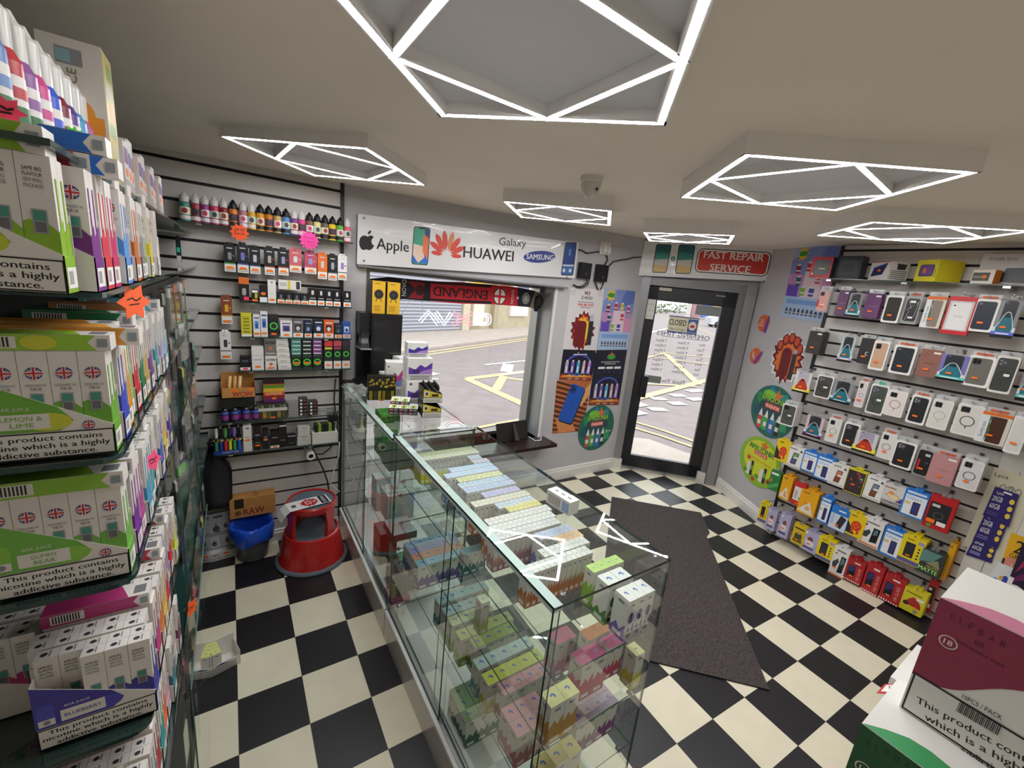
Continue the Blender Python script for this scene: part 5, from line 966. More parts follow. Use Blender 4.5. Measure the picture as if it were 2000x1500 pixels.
# nearest trays, each with its own flavour
tray('lime green vape tray nearest the aisle end, on the second shelf down', YE - .075, LV['a'] + .0005, '#8cba2e', '#c8d23a', 'GREEN/APPLE', flag=False, brief='apple green', x1=XF - .012)
tray('lemon and lime vape tray with union flags at the aisle end', YE, LV['b'] + .0005, '#6fae36', '#cfd23a', 'LEMON &/LIME', brief='lemon lime')
tray('leaf green gummy bear vape tray at the aisle end', YE, LV['c'] + .0005, '#76b84a', '#8fc84a', 'GUMMY/BEAR', brief='gummy green')
tray('blue violet blueberry vape tray with a gap in its front rank', YE + .01, LV['d'] + .0005, '#3f3a9c', '#4a4ab8', 'BLUEBERRY', flag=False, brief='blueberry', skip=((0, 0), (1, 0)), x1=XF + .012)
lying('lime green box lying on top of the apple green tray', xc - .02, YE - .052, LV['a'] + BH + .002, '#8cba2e', .15, .04, .03)
b1 = lying('lower of two blue boxes stacked behind the apple green tray', xc + .03, YE + .05, LV['a'] + BH + .002, '#2a6fc8', .14, .035, .024)
lying('upper of two blue boxes stacked behind the apple green tray', xc + .02, YE + .05, LV['a'] + BH + .0275, '#2a6fc8', .14, .035, .024)
lying('yellow green striped box lying on the lemon lime tray', xc + .005, YE + .02, LV['b'] + BH + .002, '#9ac83a', .145, .036, .022, c2='#cfd23a')
lying('white and orange box lying behind the lemon lime tray', xc + .03, YE + .066, LV['b'] + BH + .002, '#e8a03a', .145, .036, .026)
lying('green box lying on the gummy bear tray front', xc, YE + .018, LV['c'] + BH + .002, '#8cc03a', .15, .036, .024)
lying('upright green edged box behind on the gummy bear tray', xc + .01, YE + .06, LV['c'] + BH + .002, '#a8cc3a', .14, .036, .026)
seqs = {
 'a': [('#7a2a8c', 'purple'), ('#d8304a', 'red'), ('#c8286a', 'crimson'), ('#2a6fc8', 'royal blue'), ('#5a9ae0', 'sky blue'), ('#3a4ab8', 'deep blue'), ('#c8702a', 'amber'), ('#d8552a', 'rust orange'), ('#8a8a8c', 'grey'), ('#8ab03a', 'olive'), ('#e0d03a', 'yellow'), ('#8a4aa8', 'violet'), ('#e8e4e0', 'plain white')],
 'b': [('#3a4ac0', 'cobalt'), ('#e0932a', 'orange'), ('#8cc83a', 'bright lime'), ('#c8303a', 'scarlet'), ('#2a7a4a', 'forest green'), ('#c8a04a', 'tan gold'), ('#7a4a8c', 'plum'), ('#b87a4a', 'caramel'), ('#4a9aa8', 'teal'), ('#b8a8c8', 'pale lilac'), ('#7ac0d8', 'aqua'), ('#8a4a9a', 'mauve')],
 'c': [('#7a2a9c', 'grape'), ('#b84a9a', 'magenta'), ('#4aa0c8', 'ice blue'), ('#3aa8b8', 'turquoise'), ('#2a8a9a', 'dark teal'), ('#e0d0c8', 'cream'), ('#4a6ab8', 'slate blue'), ('#c84a8a', 'hot pink'), ('#d8c83a', 'lemon'), ('#a83a3a', 'brick red'), ('#5a3a9a', 'indigo')],
 'd': [('#6a2a9a', 'dark purple'), ('#b83a7a', 'raspberry'), ('#d87a3a', 'tangerine'), ('#e0c04a', 'mustard'), ('#c83a4a', 'cherry'), ('#e8a0a8', 'blush pink'), ('#8a8ac0', 'lavender'), ('#c82a3a', 'flag red'), ('#d8d84a', 'acid yellow'), ('#7a5a3a', 'brown')],
 'e': [('#8a9aa8', 'silver'), ('#b83a4a', 'rose red'), ('#2a9a9a', 'cyan'), ('#e8702a', 'vivid orange'), ('#d8a0b8', 'pale pink'), ('#3a7a8a', 'petrol'), ('#a83a5a', 'wine'), ('#c8c0b8', 'stone'), ('#7a3a5a', 'maroon')]}
for k, sq in seqs.items():
    y = YE + (.055 if k != 'e' else .0)
    if k == 'a': y = YE - .02
    for i, (c, wd) in enumerate(sq):
        jx = XF + random.uniform(-.006, .006)
        tray(f'{wd} vape tray in the file on the {dict(a="top boxed", b="second boxed", c="third boxed", d="fourth boxed", e="lowest boxed")[k]} shelf', y, LV[k] + .0005, c, c, None, i < (4 if k in 'de' else 2 if k == 'c' else 1), i % 2 == 0, x1=jx, brief=wd)
        if i % 3 == 1: lying(f'{wd} box lying on top of the {wd} tray', jx - .075, y + .02, LV[k] + BH + .002, c, .14, .038, .024)
        if k in 'cd' and 1 <= i < 4: tray(f'{wd} vape tray in the hidden second file on the {dict(c="third boxed", d="fourth boxed")[k]} shelf', y, LV[k] + .0005, c, c, None, True, i % 2 == 0, x1=jx - .152, brief=wd + ' inner')
        y += .050
# lowest shelf, loose cartons at the aisle end
for i in range(5): bar('#8a8a8c', (XF - .02 - .034 * i, YE + .0 - (.015 if i == 0 else 0), LV['e'] + .0006 - .0), 'plain white carton standing loose on the lowest boxed shelf end', 'loose cartons on the lowest shelf')
# bottles and cartons on the top shelf
TZ = 1.9605
for i in range(9):
    c = ['#6a8ac0', '#b8323a', '#8a5a9a', '#c84a8a', '#3a5ac8', '#7a2a3a', '#5a3a8a', '#4a9ac8', '#b86a9a'][i]
    r = thing('liquid_bottle', f'tall clear capped {["grey blue", "berry red", "mauve", "pink", "royal blue", "dark red", "violet", "sky blue", "dusty pink"][i]} bottle on the topmost shelf above the boxed vapes', 'bottle', (-.165, YE - .05 + i * .046, TZ), 0, None)
    m = MB(); m.lathe([(.001, 0), (.019, 0), (.019, .085), (.012, .1), (.009, .103)], M(c, .25), 14); p = None
    m.build('bottle_body', r); m = MB(); m.lathe([(.0193, .012), (.0193, .07)], M('#e0dcd8', .4), 14); m.lathe([(.0195, .02), (.0195, .038)], M('#2f6a3a', .4), 14); m.lathe([(.0195, .046), (.0195, .058)], M(c, .4), 14); m.build('wrap_label', r); m = MB(); m.lathe([(.013, .098), (.0135, .135), (.008, .142), (.004, .152), (.001, .153)], M('#d8d6d2', .2), 12); m.build('cap', r)
    if i < 6:
        o = thing('liquid_bottle', f'clear capped bottle at the back of the topmost shelf, {ORD[i]} from the aisle end', 'bottle', (-.215, YE - .05 + i * .046, TZ), 0)
        for q in r.children: cc = q.copy(); COL.objects.link(cc); cc.parent = o
r = thing('display_box', 'tall white and orange box standing on the topmost shelf among bottles', 'box', (-.168, YE + .37, TZ)); m = MB(); m.box(-.04, -.04, 0, .04, .04, .225, M('#d8d2c8', .4)); m.build('carton', r); m = MB(); p = front(m, .08, .08, .225); p.rect(-.036, .0, .036, .11, M('#e0932a', .4)); p.ell(-.005, .11, .03, .03, M('#e0932a', .4)); p.rect(-.018, .185, .015, .21, GREY); p.rect(-.018, .188, .0, .207, M('#8ab0b8', .3)); p.text('JUICE', 0, .155, .012, M('#8a7a6a', .5), .05, rot=PI / 2); q = rside(m, .08, .08, .225); q.rect(-.038, .001, .038, .222, M('#c8b45a', .4)); [q.rect(-.03 + .02 * (k % 2), .02 + .033 * k, .02 + .012 * (k % 2), .045 + .033 * k, M(['#e8932a', '#c8c0a8', '#7a9a3a'][k % 3], .4)) for k in range(6)]; m.build('box_print', r)
for i in range(12):
    y = YE + .46 + i * .06; r = thing('liquid_carton', f'white carton with an orange sticker, {ORD[i]} along the far topmost shelf', 'carton', (-.15 - .004 * (i % 3), y, TZ)); m = MB(); m.box(-.025, -.026, 0, .025, .026, .10 + .012 * (i % 3), M('#dcd6d2', .4)); m.build('carton_body', r); m = MB(); p = rside(m, .05, .05, .1); p.rect(-.02, .06, .02, .09, M(['#8a5a9a', '#5a6ab0', '#b04a5a'][i % 3], .4)); p.rr(-.012, .035, .012, .05, .006, ORANGE); p.rect(-.02, .005, .02, .028, M('#b8b0b0', .5)); m.build('carton_print', r)
# price stars
def fluo(label, c, q, r0, tilt=(1, 0, 0), n=9):
    m = MB(); u = V(tilt).normalized(); w = V((0, 0, 1)); m.prism(star(0, 0, r0, r0 * .6, n), (0, 0, 0), u, w, .0006, M(c, .5)); p = Pen(m, u.cross(w) * .0006, u, w); p.line([(-r0 * .4, r0 * .1), (-r0 * .1, r0 * .2), (r0 * .1, r0 * .05), (r0 * .4, r0 * .2)], .0022, INK); p.line([(-r0 * .3, -r0 * .15), (r0 * .3, -r0 * .1)], .002, INK)
    tag(m.build('price_star', None, q), label, 'price tag')
fluo('fluorescent pink star price card lying by the topmost bottles', '#ff4a6a', (-.150, YE - .065, LV['a'] + BH + .042), .017, (1, .25, 0), 7)
fluo('small fluorescent green star price card behind the pink one', '#5ae03a', (-.130, YE + .10, LV['a'] + BH + .058), .012, (1, .3, 0))
fluo('orange star price card hanging off the second boxed shelf', '#ff6a3a', (-.098, YE + .20, LV['a'] - .03), .034, (.55, .8, 0), 6)
fluo('pink arrow price card below the turquoise trays', '#ff5a8a', (-.097, YE + .22, LV['c'] + .10), .024, (.5, .85, 0), 5)
fluo('orange star price card low on the boxed shelves', '#ff6a2a', (-.095, YE + .60, LV['e'] - .02), .03, (.6, .8, 0), 7)
# clear blister packs hanging edge-on past the trays
BC = ['#3c3f2c', '#55603a', '#2a2a30', '#6a6a58', '#3a3350', '#7a7a4a', '#4a2a4a', '#2f4a3a', '#8a8a80']
BL_ = []
for k, c in enumerate(BC):
    m = MB(); m.box(-.006, -.04, 0, .006, .04, .15, PLASTIC); m.box(-.0035, -.036, .004, .0035, .036, .11, M(c, .4)); m.box(-.004, -.03, .115, .002, .03, .145, M(['#c8c8c0', '#d8d83a', '#b8b8b0', '#5fae3a', '#c83a5a', '#d8702a', '#c8c8c8', '#4aa8a0', '#e0e0dc'][k], .4)); BL_.append(m)
made = {}
for lev in range(11):
    z = .06 + lev * .152
    for i in range(11):
        k = (lev * 5 + i * 3) % 9; loc = (-.146 + .02 * ((i * 7 + lev * 3) % 5) / 4 - (.0 if i > 1 else .012), -1.36 + i * .118, z); rz_ = random.uniform(-.3, .3)
        if k not in made: o = BL_[k].build('blister_pack', None, loc, rz_); made[k] = tag(o, f'clear blister pack with a {["moss", "olive", "black", "khaki", "indigo", "mustard", "plum", "bottle green", "stone grey"][k]} insert hanging edge-on past the trays', 'blister pack', f'{["moss", "olive", "black", "khaki", "indigo", "mustard", "plum", "bottle green", "stone grey"][k]} blister packs past the trays')
        else: o = made[k].copy(); COL.objects.link(o); o.location = loc; o.rotation_euler = (0, 0, rz_)
m = MB(); m.box(-.172, -1.42, .02, -.166, -.06, 1.74, M('#37383c', .5)); tag(m.build('pegboard'), 'grey peg board behind the edge-on blister packs', 'board')
m = MB(); gbox(m, -.100, -1.5, .0, -.096, -.35, .62, EDGE_L); tag(m.build('glass_door'), 'low sheet of glass leaning along the aisle shelves', 'glass sheet')
# open white tray of lime lidded cartons on the aisle floor
q = onz(425, 1316, 0); r = thing('carton_tray', 'open white tray of lime lidded cartons on the aisle floor', 'tray', (q.x + .005, q.y + .05, 0), .25); m = MB(); w, d, h = .15, .10, .05
m.box(-w / 2, -d / 2, .0005, w / 2, d / 2, .002, CARDW); m.box(-w / 2, -d / 2, .0005, w / 2, -d / 2 + .002, h, CARDW); m.box(-w / 2, d / 2 - .002, .0005, w / 2, d / 2, h * 2, CARDW); m.box(w / 2 - .002, -d / 2, .0005, w / 2, d / 2, h * 1.4, CARDW); m.box(-w / 2, -d / 2, .0005, -w / 2 + .002, d / 2, h * 1.4, CARDW); m.build('carton', r)
m = MB(); p = front(m, w, d, h); [p.rect(-w * .44, .006 + .011 * k, w * .4, .011 + .011 * k, M('#8a8886', .5)) for k in range(3)]; p.poly([(-w * .2, .04), (w * .2, .04), (0, .049)], M('#3a5a8a', .4)); m.build('tray_print', r)
for i in range(2):
    for j in range(2):
        m = carton(.034, .04, .10, M('#dfe68a', .4), CARDW, M('#b8c04a', .4), .2); loc = r.matrix_basis @ V((-.05 + i * .036, -.02 + j * .042, .0025)); tag(m.build('vape_carton', None, loc, .25), 'lime lidded carton standing in the open tray on the floor', 'carton', 'cartons in the floor tray')
# ================================================================ slatted wall by the window: bottles, boxes, shelves
def fw(l, t, r, b, y, ox=320, oy=330, s=3.4875):
    """photo-crop box to x0, x1, z0, z1 on the plane y"""
    l, r, t, b = ox + l / s, ox + r / s, oy + t / s, oy + b / s; cx, cy = (l + r) / 2, (t + b) / 2
    return ony(l, cy, y).x, ony(r, cy, y).x, ony(cx, b, y).z, ony(cx, t, y).z
YS = YF - .018
def wshelf(label, px0, px1, y, dep=.15, ox=320, oy=330, s=3.4875):
    a = ony(ox + px0[0] / s, oy + px0[1] / s, y); b = ony(ox + px1[0] / s, oy + px1[1] / s, y); z = (a.z + b.z) / 2
    r = thing('wall_shelf', label, 'shelf', ((a.x + b.x) / 2, y, z)); L = (b.x - a.x) / 2; m = MB(); m.box(-L, 0, -.006, L, YS - y, 0, [EDGE, EDGE, EDGE, EDGE, GLASS, GLASS]); m.build('glass_shelf', r)
    for q in (-.8, .5): m = MB(); m.box(L * q - .012, .0, -.014, L * q + .012, .03, -.006, CLIP); m.box(L * q - .008, .03, -.012, L * q + .008, YS - y, -.007, CLIP); m.build('shelf_bracket', r)
    return z, a.x, b.x
z1, xa, xb = wshelf('top glass shelf of bottles on the slatted wall', (95, 352), (1290, 498), .06, .12)
BT = [('#3f8a7a', 0, 'teal'), ('#a83a48', 0, 'red and grey'), ('#8a3a7a', 0, 'purple'), ('#c83a5a', 0, 'rose red'), ('#8a2a3a', 0, 'dark red'), ('#d8803a', 1, 'orange and blue'), ('#b87a8a', 0, 'mauve orange'), ('#d8a83a', 0, 'gold'), ('#d8982a', 1, 'amber'), ('#c8782a', 1, 'orange brown'), ('#c8a86a', 1, 'gold and blue'), ('#5a8ac8', 1, 'blue and white'), ('#7a4a8a', 0, 'plum'), ('#d84a8a', 0, 'pink'), ('#7a5a4a', 1, 'brown'), ('#e0d08a', 1, 'cream yellow'), ('#6a5a58', 1, 'brown and white'), ('#e8c82a', 1, 'yellow and black'), ('#5fae3a', 1, 'green and black'), ('#e05a7a', 0, 'coral pink')]
CX = [145, 219, 283, 347, 410, 475, 540, 598, 658, 715, 775, 833, 888, 940, 992, 1045, 1097, 1148, 1200, 1250]
for i, ((c, bk, wd), u) in enumerate(zip(BT, CX)):
    q = ony(320 + u / 3.4875, 330 + (352 + (u - 95) * .122 - 60) / 3.4875, .105); w = .021 if i else .025; h = .135
    r = thing('liquid_bottle', f'{wd} bottle with a {"black" if bk else "clear white"} pointed cap, {ORD[i]} on the top slatwall shelf', 'bottle', (q.x, .105, z1 + .0006))
    m = MB(); m.lathe([(.001, 0), (w, 0), (w, h * .64), (w * .8, h * .70), (w * .55, h * .72)], M(c, .22), 14); m.build('bottle_body', r)
    m = MB(); m.lathe([(w + .0004, h * .06), (w + .0004, h * .2)], M('#2a2428' if bk else '#e0d8d8', .4), 14); m.lathe([(w + .0004, h * .24), (w + .0004, h * .5)], M(['#f0e4c0', '#5a2a3a', '#e8e8ea', '#c8d8d0'][i % 4], .4), 14); p = Pen(m, (0, -w - .0006, 0), (1, 0, 0), (0, 0, 1)); p.ell(0, h * .37, w * .5, h * .1, M(['#8a2a3a', '#2a2a3a', '#c83a5a', '#3a3a2a'][i % 4], .4), 12); m.build('wrap_label', r)
    m = MB(); m.lathe([(w * .86, h * .69), (w * .9, h * .88), (w * .6, h * .94), (w * .2, h * 1.04), (.001, h * 1.05)], M('#17171a' if bk else '#d8d4d2', .3), 12); m.build('cap', r)
def pricestar(label, c, cx, cy, r0, y, n, pts):
    q = ony(320 + cx / 3.4875, 330 + cy / 3.4875, y); m = MB(); m.prism(star(0, 0, r0, r0 * .72, n), (0, 0, 0), (1, 0, 0), (0, 0, 1), .001, M(c, .5)); p = Pen(m, (0, -.001, 0), (1, 0, 0), (0, 0, 1))
    for i, t in enumerate(pts): p.text(t, 0, r0 * (.3 - .38 * i), r0 * .3, INK if c == '#ff5a1a' else M('#7a1a3a', .5), r0 * 1.0)
    tag(m.build('price_star', None, q), label, 'price tag')
pricestar('orange star price card reading 8.99 on the top slatwall shelf', '#ff5a1a', 515, 433, .047, .05, 10, ['£8.99', 'Each'])
pricestar('hot pink star price card on the top slatwall shelf', '#ff3aa0', 990, 487, .056, .05, 14, ['Premium', 'Liquid', '£12.99'])
# hanging and standing boxes
def pack(name, label, x0, x1, z0, z1, y, d, body, prt=None, cat='box', grp=None, st=None, hook=False):
    w, h = x1 - x0 - .002, z1 - z0; r = thing(name, label, cat, ((x0 + x1) / 2, y + d / 2, z0), 0, grp); m = MB(); m.box(-w / 2, -d / 2, 0, w / 2, d / 2, h, body)
    if hook: m.box(-w * .3, -.001, h, w * .3, .001, h + .012, body)
    m.build('carton', r)
    if prt: m = MB(); prt(front(m, w, d, h), w, h, m, d); m.build('box_print', r)
    if st: sticker(r, w, d, h, *st)
    if hook:
        m = MB(); m.tube([(0, -d / 2 - .02, h + .005), (0, 0, h + .002), (0, YS - (y + d / 2), h + .002)], .0022, CHROME, 6); m.build('hanging_wire', r)
    return r
def coil(c1, c2, mark):
    def f(p, w, h, m, d):
        p.rect(-w / 2, h * .3, w / 2, h, M(c1, .35)); p.rect(-w * .48, .001, w * .48, h * .29, M('#e8e5de', .4)); [p.rect(-w * .4, h * (.05 + .06 * k), w * .4, h * (.08 + .06 * k), M('#8a8884', .5)) for k in range(2)]; p.rr(-w * .16, h * .45, w * .16, h * .72, w * .08, M(c2, .3)); p.rect(-w * .25, h * .85, w * .25, h * .89, M('#c8c8cc', .4)); p.ell(w * .32, h * .6, w * .08, w * .08, M(mark, .4), 10); p.rect(-w / 2, h * .3, w / 2, h * .33, M(mark, .4))
    return f
K1 = M('#19191c', .35)
for i, (bx, c1, c2, mk, wd) in enumerate([((408, 515, 490, 700), '#1b1b1e', '#8a8a92', '#3fae4a', 'black box with green edge'), ((497, 515, 578, 708), '#1b1b22', '#7a7ac0', '#3a5ac8', 'black box with blue edge'), ((582, 535, 658, 715), '#1a1a1e', '#c8c8d0', '#3a5a8a', 'black box with pale tip'), ((682, 540, 756, 722), '#1a1a1d', '#b8a8a8', '#b03a3a', 'black box with red dot'), ((775, 548, 850, 725), '#1a1a1e', '#9a9ac0', '#c84a3a', 'black box with lilac tank'), ((852, 552, 938, 705), '#c8606a', '#d8d8dc', '#e8a06a', 'coral pink box'), ((955, 570, 1040, 715), '#b84a6a', '#8a9ac0', '#e0886a', 'magenta pink box'), ((1045, 580, 1112, 750), '#e0702a', '#c8c8c8', '#e0702a', 'orange box'), ((1115, 590, 1180, 760), '#1c1c1e', '#a8a8b0', '#5a5a60', 'slim black box'), ((1182, 592, 1245, 757), '#e8e6e4', '#9a7ac8', '#3a3a3e', 'white box with lilac tank')]):
    x0, x1, za, zb = fw(*bx, .09); pack('coil_pack', f'{wd} hanging on the slatwall, {ORD[i]} in the upper hook row', x0, x1, za, zb, .08, .024, K1 if c1 < '#2' else M(c1, .4), coil(c1, c2, mk), 'pack', None, (0, .16, .016), True)
z2, xa, xb = wshelf('second glass shelf of coil boxes on the slatted wall', (520, 905), (1280, 943), .07)
def sb(name, label, bx, z, y, d, body, prt=None, st=(0, .14, .014), ztop=None):
    x0, x1, za, zb = fw(*bx, y); return pack(name, label, x0, x1, z + .0006, z + max(zb - za, .03), y, d, body, prt, 'box', None, st)
sb('coil_box', 'tall black box with an orange top at the window-far end of the coil shelf', (510, 735, 582, 900), z2, .09, .04, K1, lambda p, w, h, m, d: (p.rect(-w / 2, h * .72, w / 2, h, M('#e0702a', .4)), p.rr(-w * .2, h * .25, w * .2, h * .55, .008, M('#a8a0a4', .4)), p.rect(-w * .05, h * .05, w * .45, h * .2, M('#ff3a5a', .4))), None)
sb('coil_box', 'small black and yellow box next to the orange topped box', (598, 820, 642, 905), z2, .09, .04, K1, lambda p, w, h, m, d: (p.rect(0, h * .3, w * .4, h * .7, M('#d8c03a', .4)), p.rect(-w * .45, h * .75, w * .45, h * .95, WHITE)))
sb('coil_box', 'black box with white base before the tall white box', (650, 785, 705, 905), z2, .09, .04, K1, lambda p, w, h, m, d: (p.rect(-w * .48, 0.001, w * .48, h * .3, WHITE), p.rr(-w * .3, h * .42, w * .3, h * .58, .006, ORANGE)), None)
sb('coil_box', 'tall plain white box on the coil shelf', (707, 758, 765, 915), z2, .09, .04, M('#e9e6e2', .4), lambda p, w, h, m, d: (p.rect(-w * .12, h * .88, w * .12, h * .92, INK), p.rect(-w * .2, h * .4, w * .2, h * .42, M('#b8a8a0', .4))))
for i in range(4):
    sb('coil_box', f'short black coil box under the lying box, {ORD[i]} from the tall white one', (772 + 54 * i, 842 + 4 * i, 824 + 54 * i, 918 + 4 * i), z2, .09, .05, K1, lambda p, w, h, m, d: (p.rect(-w * .48, 0.001, w * .48, h * .35, WHITE), p.rr(-w * .15, h * .5, w * .15, h * .8, .004, M('#6a6a90', .4)), p.rect(-w * .3, h * .42, w * .3, h * .46, M('#c8a83a', .4))))
x0, x1, za, zb = fw(780, 785, 935, 840, .1); pack('pod_box', 'white and yellow box lying across the short black coil boxes', x0, x1, z2 + .083, z2 + .083 + .055, .095, .04, M('#e6e2dc', .4), lambda p, w, h, m, d: (p.rect(-w * .46, h * .2, -w * .12, h * .85, WHITE), [p.rect(-w * .44 + k * w * .03, h * .3, -w * .43 + k * w * .03, h * .75, INK) for k in range(10)], p.rect(-w * .1, h * .05, w * .02, h * .95, M('#d8c83a', .4)), p.rect(w * .28, h * .1, w * .45, h * .9, M('#3a3a3c', .4))))
for i, (l, r_) in enumerate(((985, 1042), (1046, 1097), (1101, 1152), (1155, 1206), (1222, 1275))):
    sb('coil_box', f'black coil box with white base, {ORD[i]} in the group by the window post', (l, 815 + (l - 985) * .08, r_, 930 + (l - 985) * .05), z2, .09, .05, K1, lambda p, w, h, m, d: (p.rect(-w * .48, 0.001, w * .48, h * .3, WHITE), p.rr(-w * .15, h * .62, w * .15, h * .88, .004, M('#d8d8dc', .4)), p.rect(-w * .35, h * .4, w * .35, h * .44, M('#c8c8c8', .4))))
for bx, c1, c2, wd in (((388, 872, 468, 1055), '#8a4a2a', '#e0b03a', 'brown and gold hanging box below the coil shelf end'), ((382, 1110, 460, 1295), '#e4e2e2', '#3a3a44', 'white hanging pod box beside the yellow stack')):
    x0, x1, za, zb = fw(*bx, .11); pack('pod_pack', wd, x0, x1, za, zb, .105, .024, M(c1, .4), coil(c1, c2, c2), 'pack', None, (0, .1, .016), True)
z3, xa, xb = wshelf('third glass shelf of vape kits on the slatted wall', (515, 1143), (1280, 1158), .07)
ring = lambda cc: (lambda p, w, h, m, d: (p.ring(0, h * .5, w * .4, w * .4, w * .12, M('#4ad84a', .4)), p.ell(0, h * .5, w * .2, w * .2, M('#2a2a2c', .4)), p.rect(-w * .45, h * .86, w * .45, h * .98, M(cc, .4)), p.rect(-w * .48, .001, w * .48, h * .14, M('#3a3a3e', .4))))
two = lambda c1, c2, cw='#e8e6e2': (lambda p, w, h, m, d: (p.rect(-w * .48, .001, w * .48, h * .24, M(cw, .4)), p.rect(-w * .3, h * .36, w * .3, h * .72, M(c1, .4)), p.ell(0, h * .5, w * .2, h * .12, M(c2, .4)), p.rect(-w * .35, h * .82, w * .35, h * .88, M(c2, .4))))
sb('vape_stack_box', 'tall yellow banded box at the far end of the kit shelf', (525, 985, 600, 1145), z3, .09, .05, M('#d8d03a', .4), lambda p, w, h, m, d: [p.rect(-w * .48, h * (.14 + .14 * k), w * .48, h * (.15 + .14 * k), M('#8a8420', .4)) for k in range(6)] + [p.rect(-w * .3, h * (.19 + .14 * k), w * .3, h * (.23 + .14 * k), M('#6a6420', .4)) for k in range(5)] + [p.rect(-w * .48, .001, w * .48, h * .1, WHITE)], None)
for bx, body, pr, wd in (((608, 1000, 657, 1150), '#e8e6e4', two('#5a9ad8', '#2a5aa8'), 'white and blue kit box beside the yellow banded box'), ((658, 978, 708, 1150), '#e6e4e4', two('#5a8ad0', '#2a4a98'), 'taller white and blue kit box on the third shelf'), ((712, 990, 785, 1140), '#1d1f1e', ring('#2a2a2c'), 'black kit box with a green ring on the third shelf'), ((792, 1030, 876, 1140), '#e8e4e6', two('#5a4a8a', '#3a3a6a'), 'white kit box with violet devices'), ((878, 1012, 950, 1135), '#6a686a', two('#2a2a2e', '#c8c8cc'), 'dark grey kit box with a silver mark'), ((956, 1020, 1010, 1135), '#1f2a3c', two('#2a3a5a', '#8aa0c0'), 'navy kit box on the third shelf'), ((1018, 1022, 1088, 1145), '#15181e', two('#2a4a7a', '#d8e0ea'), 'black kit box with a blue device'), ((1090, 1022, 1158, 1142), '#e0602a', two('#3a2a2a', '#e8e0da'), 'orange kit box on the third shelf'), ((1162, 1048, 1215, 1145), '#1a2026', two('#2a3a4a', '#4a6a8a', '#d8d0c0'), 'short black kit box beside the blue packs'), ((1218, 1032, 1272, 1142), '#2a5ab0', two('#e0e4ea', '#2a4a9a', '#c8d4e6'), 'blue and white packs at the window end of the third shelf')):
    sb('vape_kit_box', wd, bx, z3, .09, .05, M(body, .4), pr)
z4, xa, xb = wshelf('fourth glass shelf of stacked kits on the slatted wall', (510, 1376), (1275, 1362), .07)
sb('vape_kit_box', 'small black box with a pink sticker on the fourth shelf', (517, 1282, 592, 1375), z4, .09, .05, K1, lambda p, w, h, m, d: (p.rect(-w * .48, .001, w * .48, h * .2, WHITE), p.rr(-w * .25, h * .04, w * .25, h * .16, .005, M('#ff2a6a', .4)), p.rect(-w * .3, h * .6, w * .3, h * .75, M('#4a5a70', .4))), None)
sb('vape_kit_box', 'tall white box in two tiers next to the pink stickered box', (598, 1215, 682, 1375), z4, .09, .05, M('#e6e3df', .4), lambda p, w, h, m, d: (p.rect(-w * .48, h * .62, w * .48, h * .63, GREY), p.rect(-w * .35, h * .42, w * .35, h * .45, GREY)))
def go(p, w, h, m, d): p.text('GOTEKU' if False else 'GOTEKU', 0, h * .72, h * .16, INK, w * .85, bold=.0006); p.ell(0, h * .4, w * .16, w * .16, M('#d87a4a', .4)); p.rect(-w * .4, h * .08, w * .4, h * .16, M('#b8b4b0', .4))
g1 = sb('vape_kit_box', 'white box marked in bold capitals on the fourth shelf', (690, 1278, 770, 1372), z4, .09, .05, M('#e2dfdb', .4), go)
x0, x1, za, zb = fw(684, 1180, 768, 1275, .09); pack('vape_kit_box', 'grey box marked in bold capitals stacked on its white twin', x0, x1, z4 + (fw(690, 1278, 770, 1372, .09)[3] - fw(690, 1278, 770, 1372, .09)[2]) + .0015, z4 + .195, .092, .05, M('#77736f', .4), go, 'box')
def stack(lab, bx, n, c, c2, dx=.0, d=.05):
    x0, x1, za, zb = fw(*bx, .08); h = (zb - za) / n
    for k in range(n):
        pack('pod_box', f'{lab}, {ORD[k]} up', x0 + dx * k, x1 + dx * k, z4 + .0006 + k * h, z4 + (k + 1) * h - .0002, .08 + .004 * k, d, M(c, .4), lambda p, w, h, m, d: (p.rect(-w * .45, h * .15, w * .45, h * .4, M(c2, .4)), p.rect(-w * .3, h * .55, w * .2, h * .7, M('#a8a4a0', .4))))
    return z4 + n * h
stack('white pod box in the leaning white stack', (776, 1160, 868, 1382), 6, '#e2dfda', '#c8c4be', -.003)
for l, r_, c, wd in ((868, 938, '#4a8a80', 'teal'), (942, 1010, '#2a2a28', 'black'), (1014, 1078, '#7a3a7a', 'purple')):
    x0, x1, za, zb = fw(l, 1268, r_, 1366, .08); pack('vape_kit_box', f'black box with a green ring under the {wd} boxes', x0, x1, z4 + .0006, z4 + zb - za, .08, .05, M('#1c201c', .4), ring('#2f4a3a'), 'box', None, (0, .45, .016))
    hb = z4 + zb - za
    for k in range(4): pack('pod_box', f'{wd} flat box, {ORD[k]} up on the green ringed box', x0 + .001, x1, hb + .0008 + k * .0245, hb + .0008 + k * .0245 + .024, .084, .045, M(c, .4), lambda p, w, h, m, d: (p.rect(-w * .4, h * .2, w * .4, h * .5, M('#c8d8d0', .4)),), 'box')
for i, (l, r_, c) in enumerate(((1092, 1150, '#c83a3a'), (1155, 1210, '#b84a5a'), (1213, 1270, '#3a2a3a'))): sb('vape_kit_box', f'{["red topped", "rose topped", "dark topped"][i]} tall box with a green ring by the window post', (l, 1172, r_, 1364), z4, .08, .05, M('#232824', .4), lambda p, w, h, m, d, c=c: (p.rect(-w * .5, h * .8, w * .5, h, M(c, .4)), p.ring(0, h * .52, w * .36, w * .36, w * .12, M('#4ad84a', .4)), p.rect(-w * .48, .001, w * .48, h * .28, M('#dcd8d2', .4)), p.rect(-w * .45, h * .7, w * .45, h * .76, M('#e0d84a', .4) if c == '#c83a3a' else M(c, .4))))
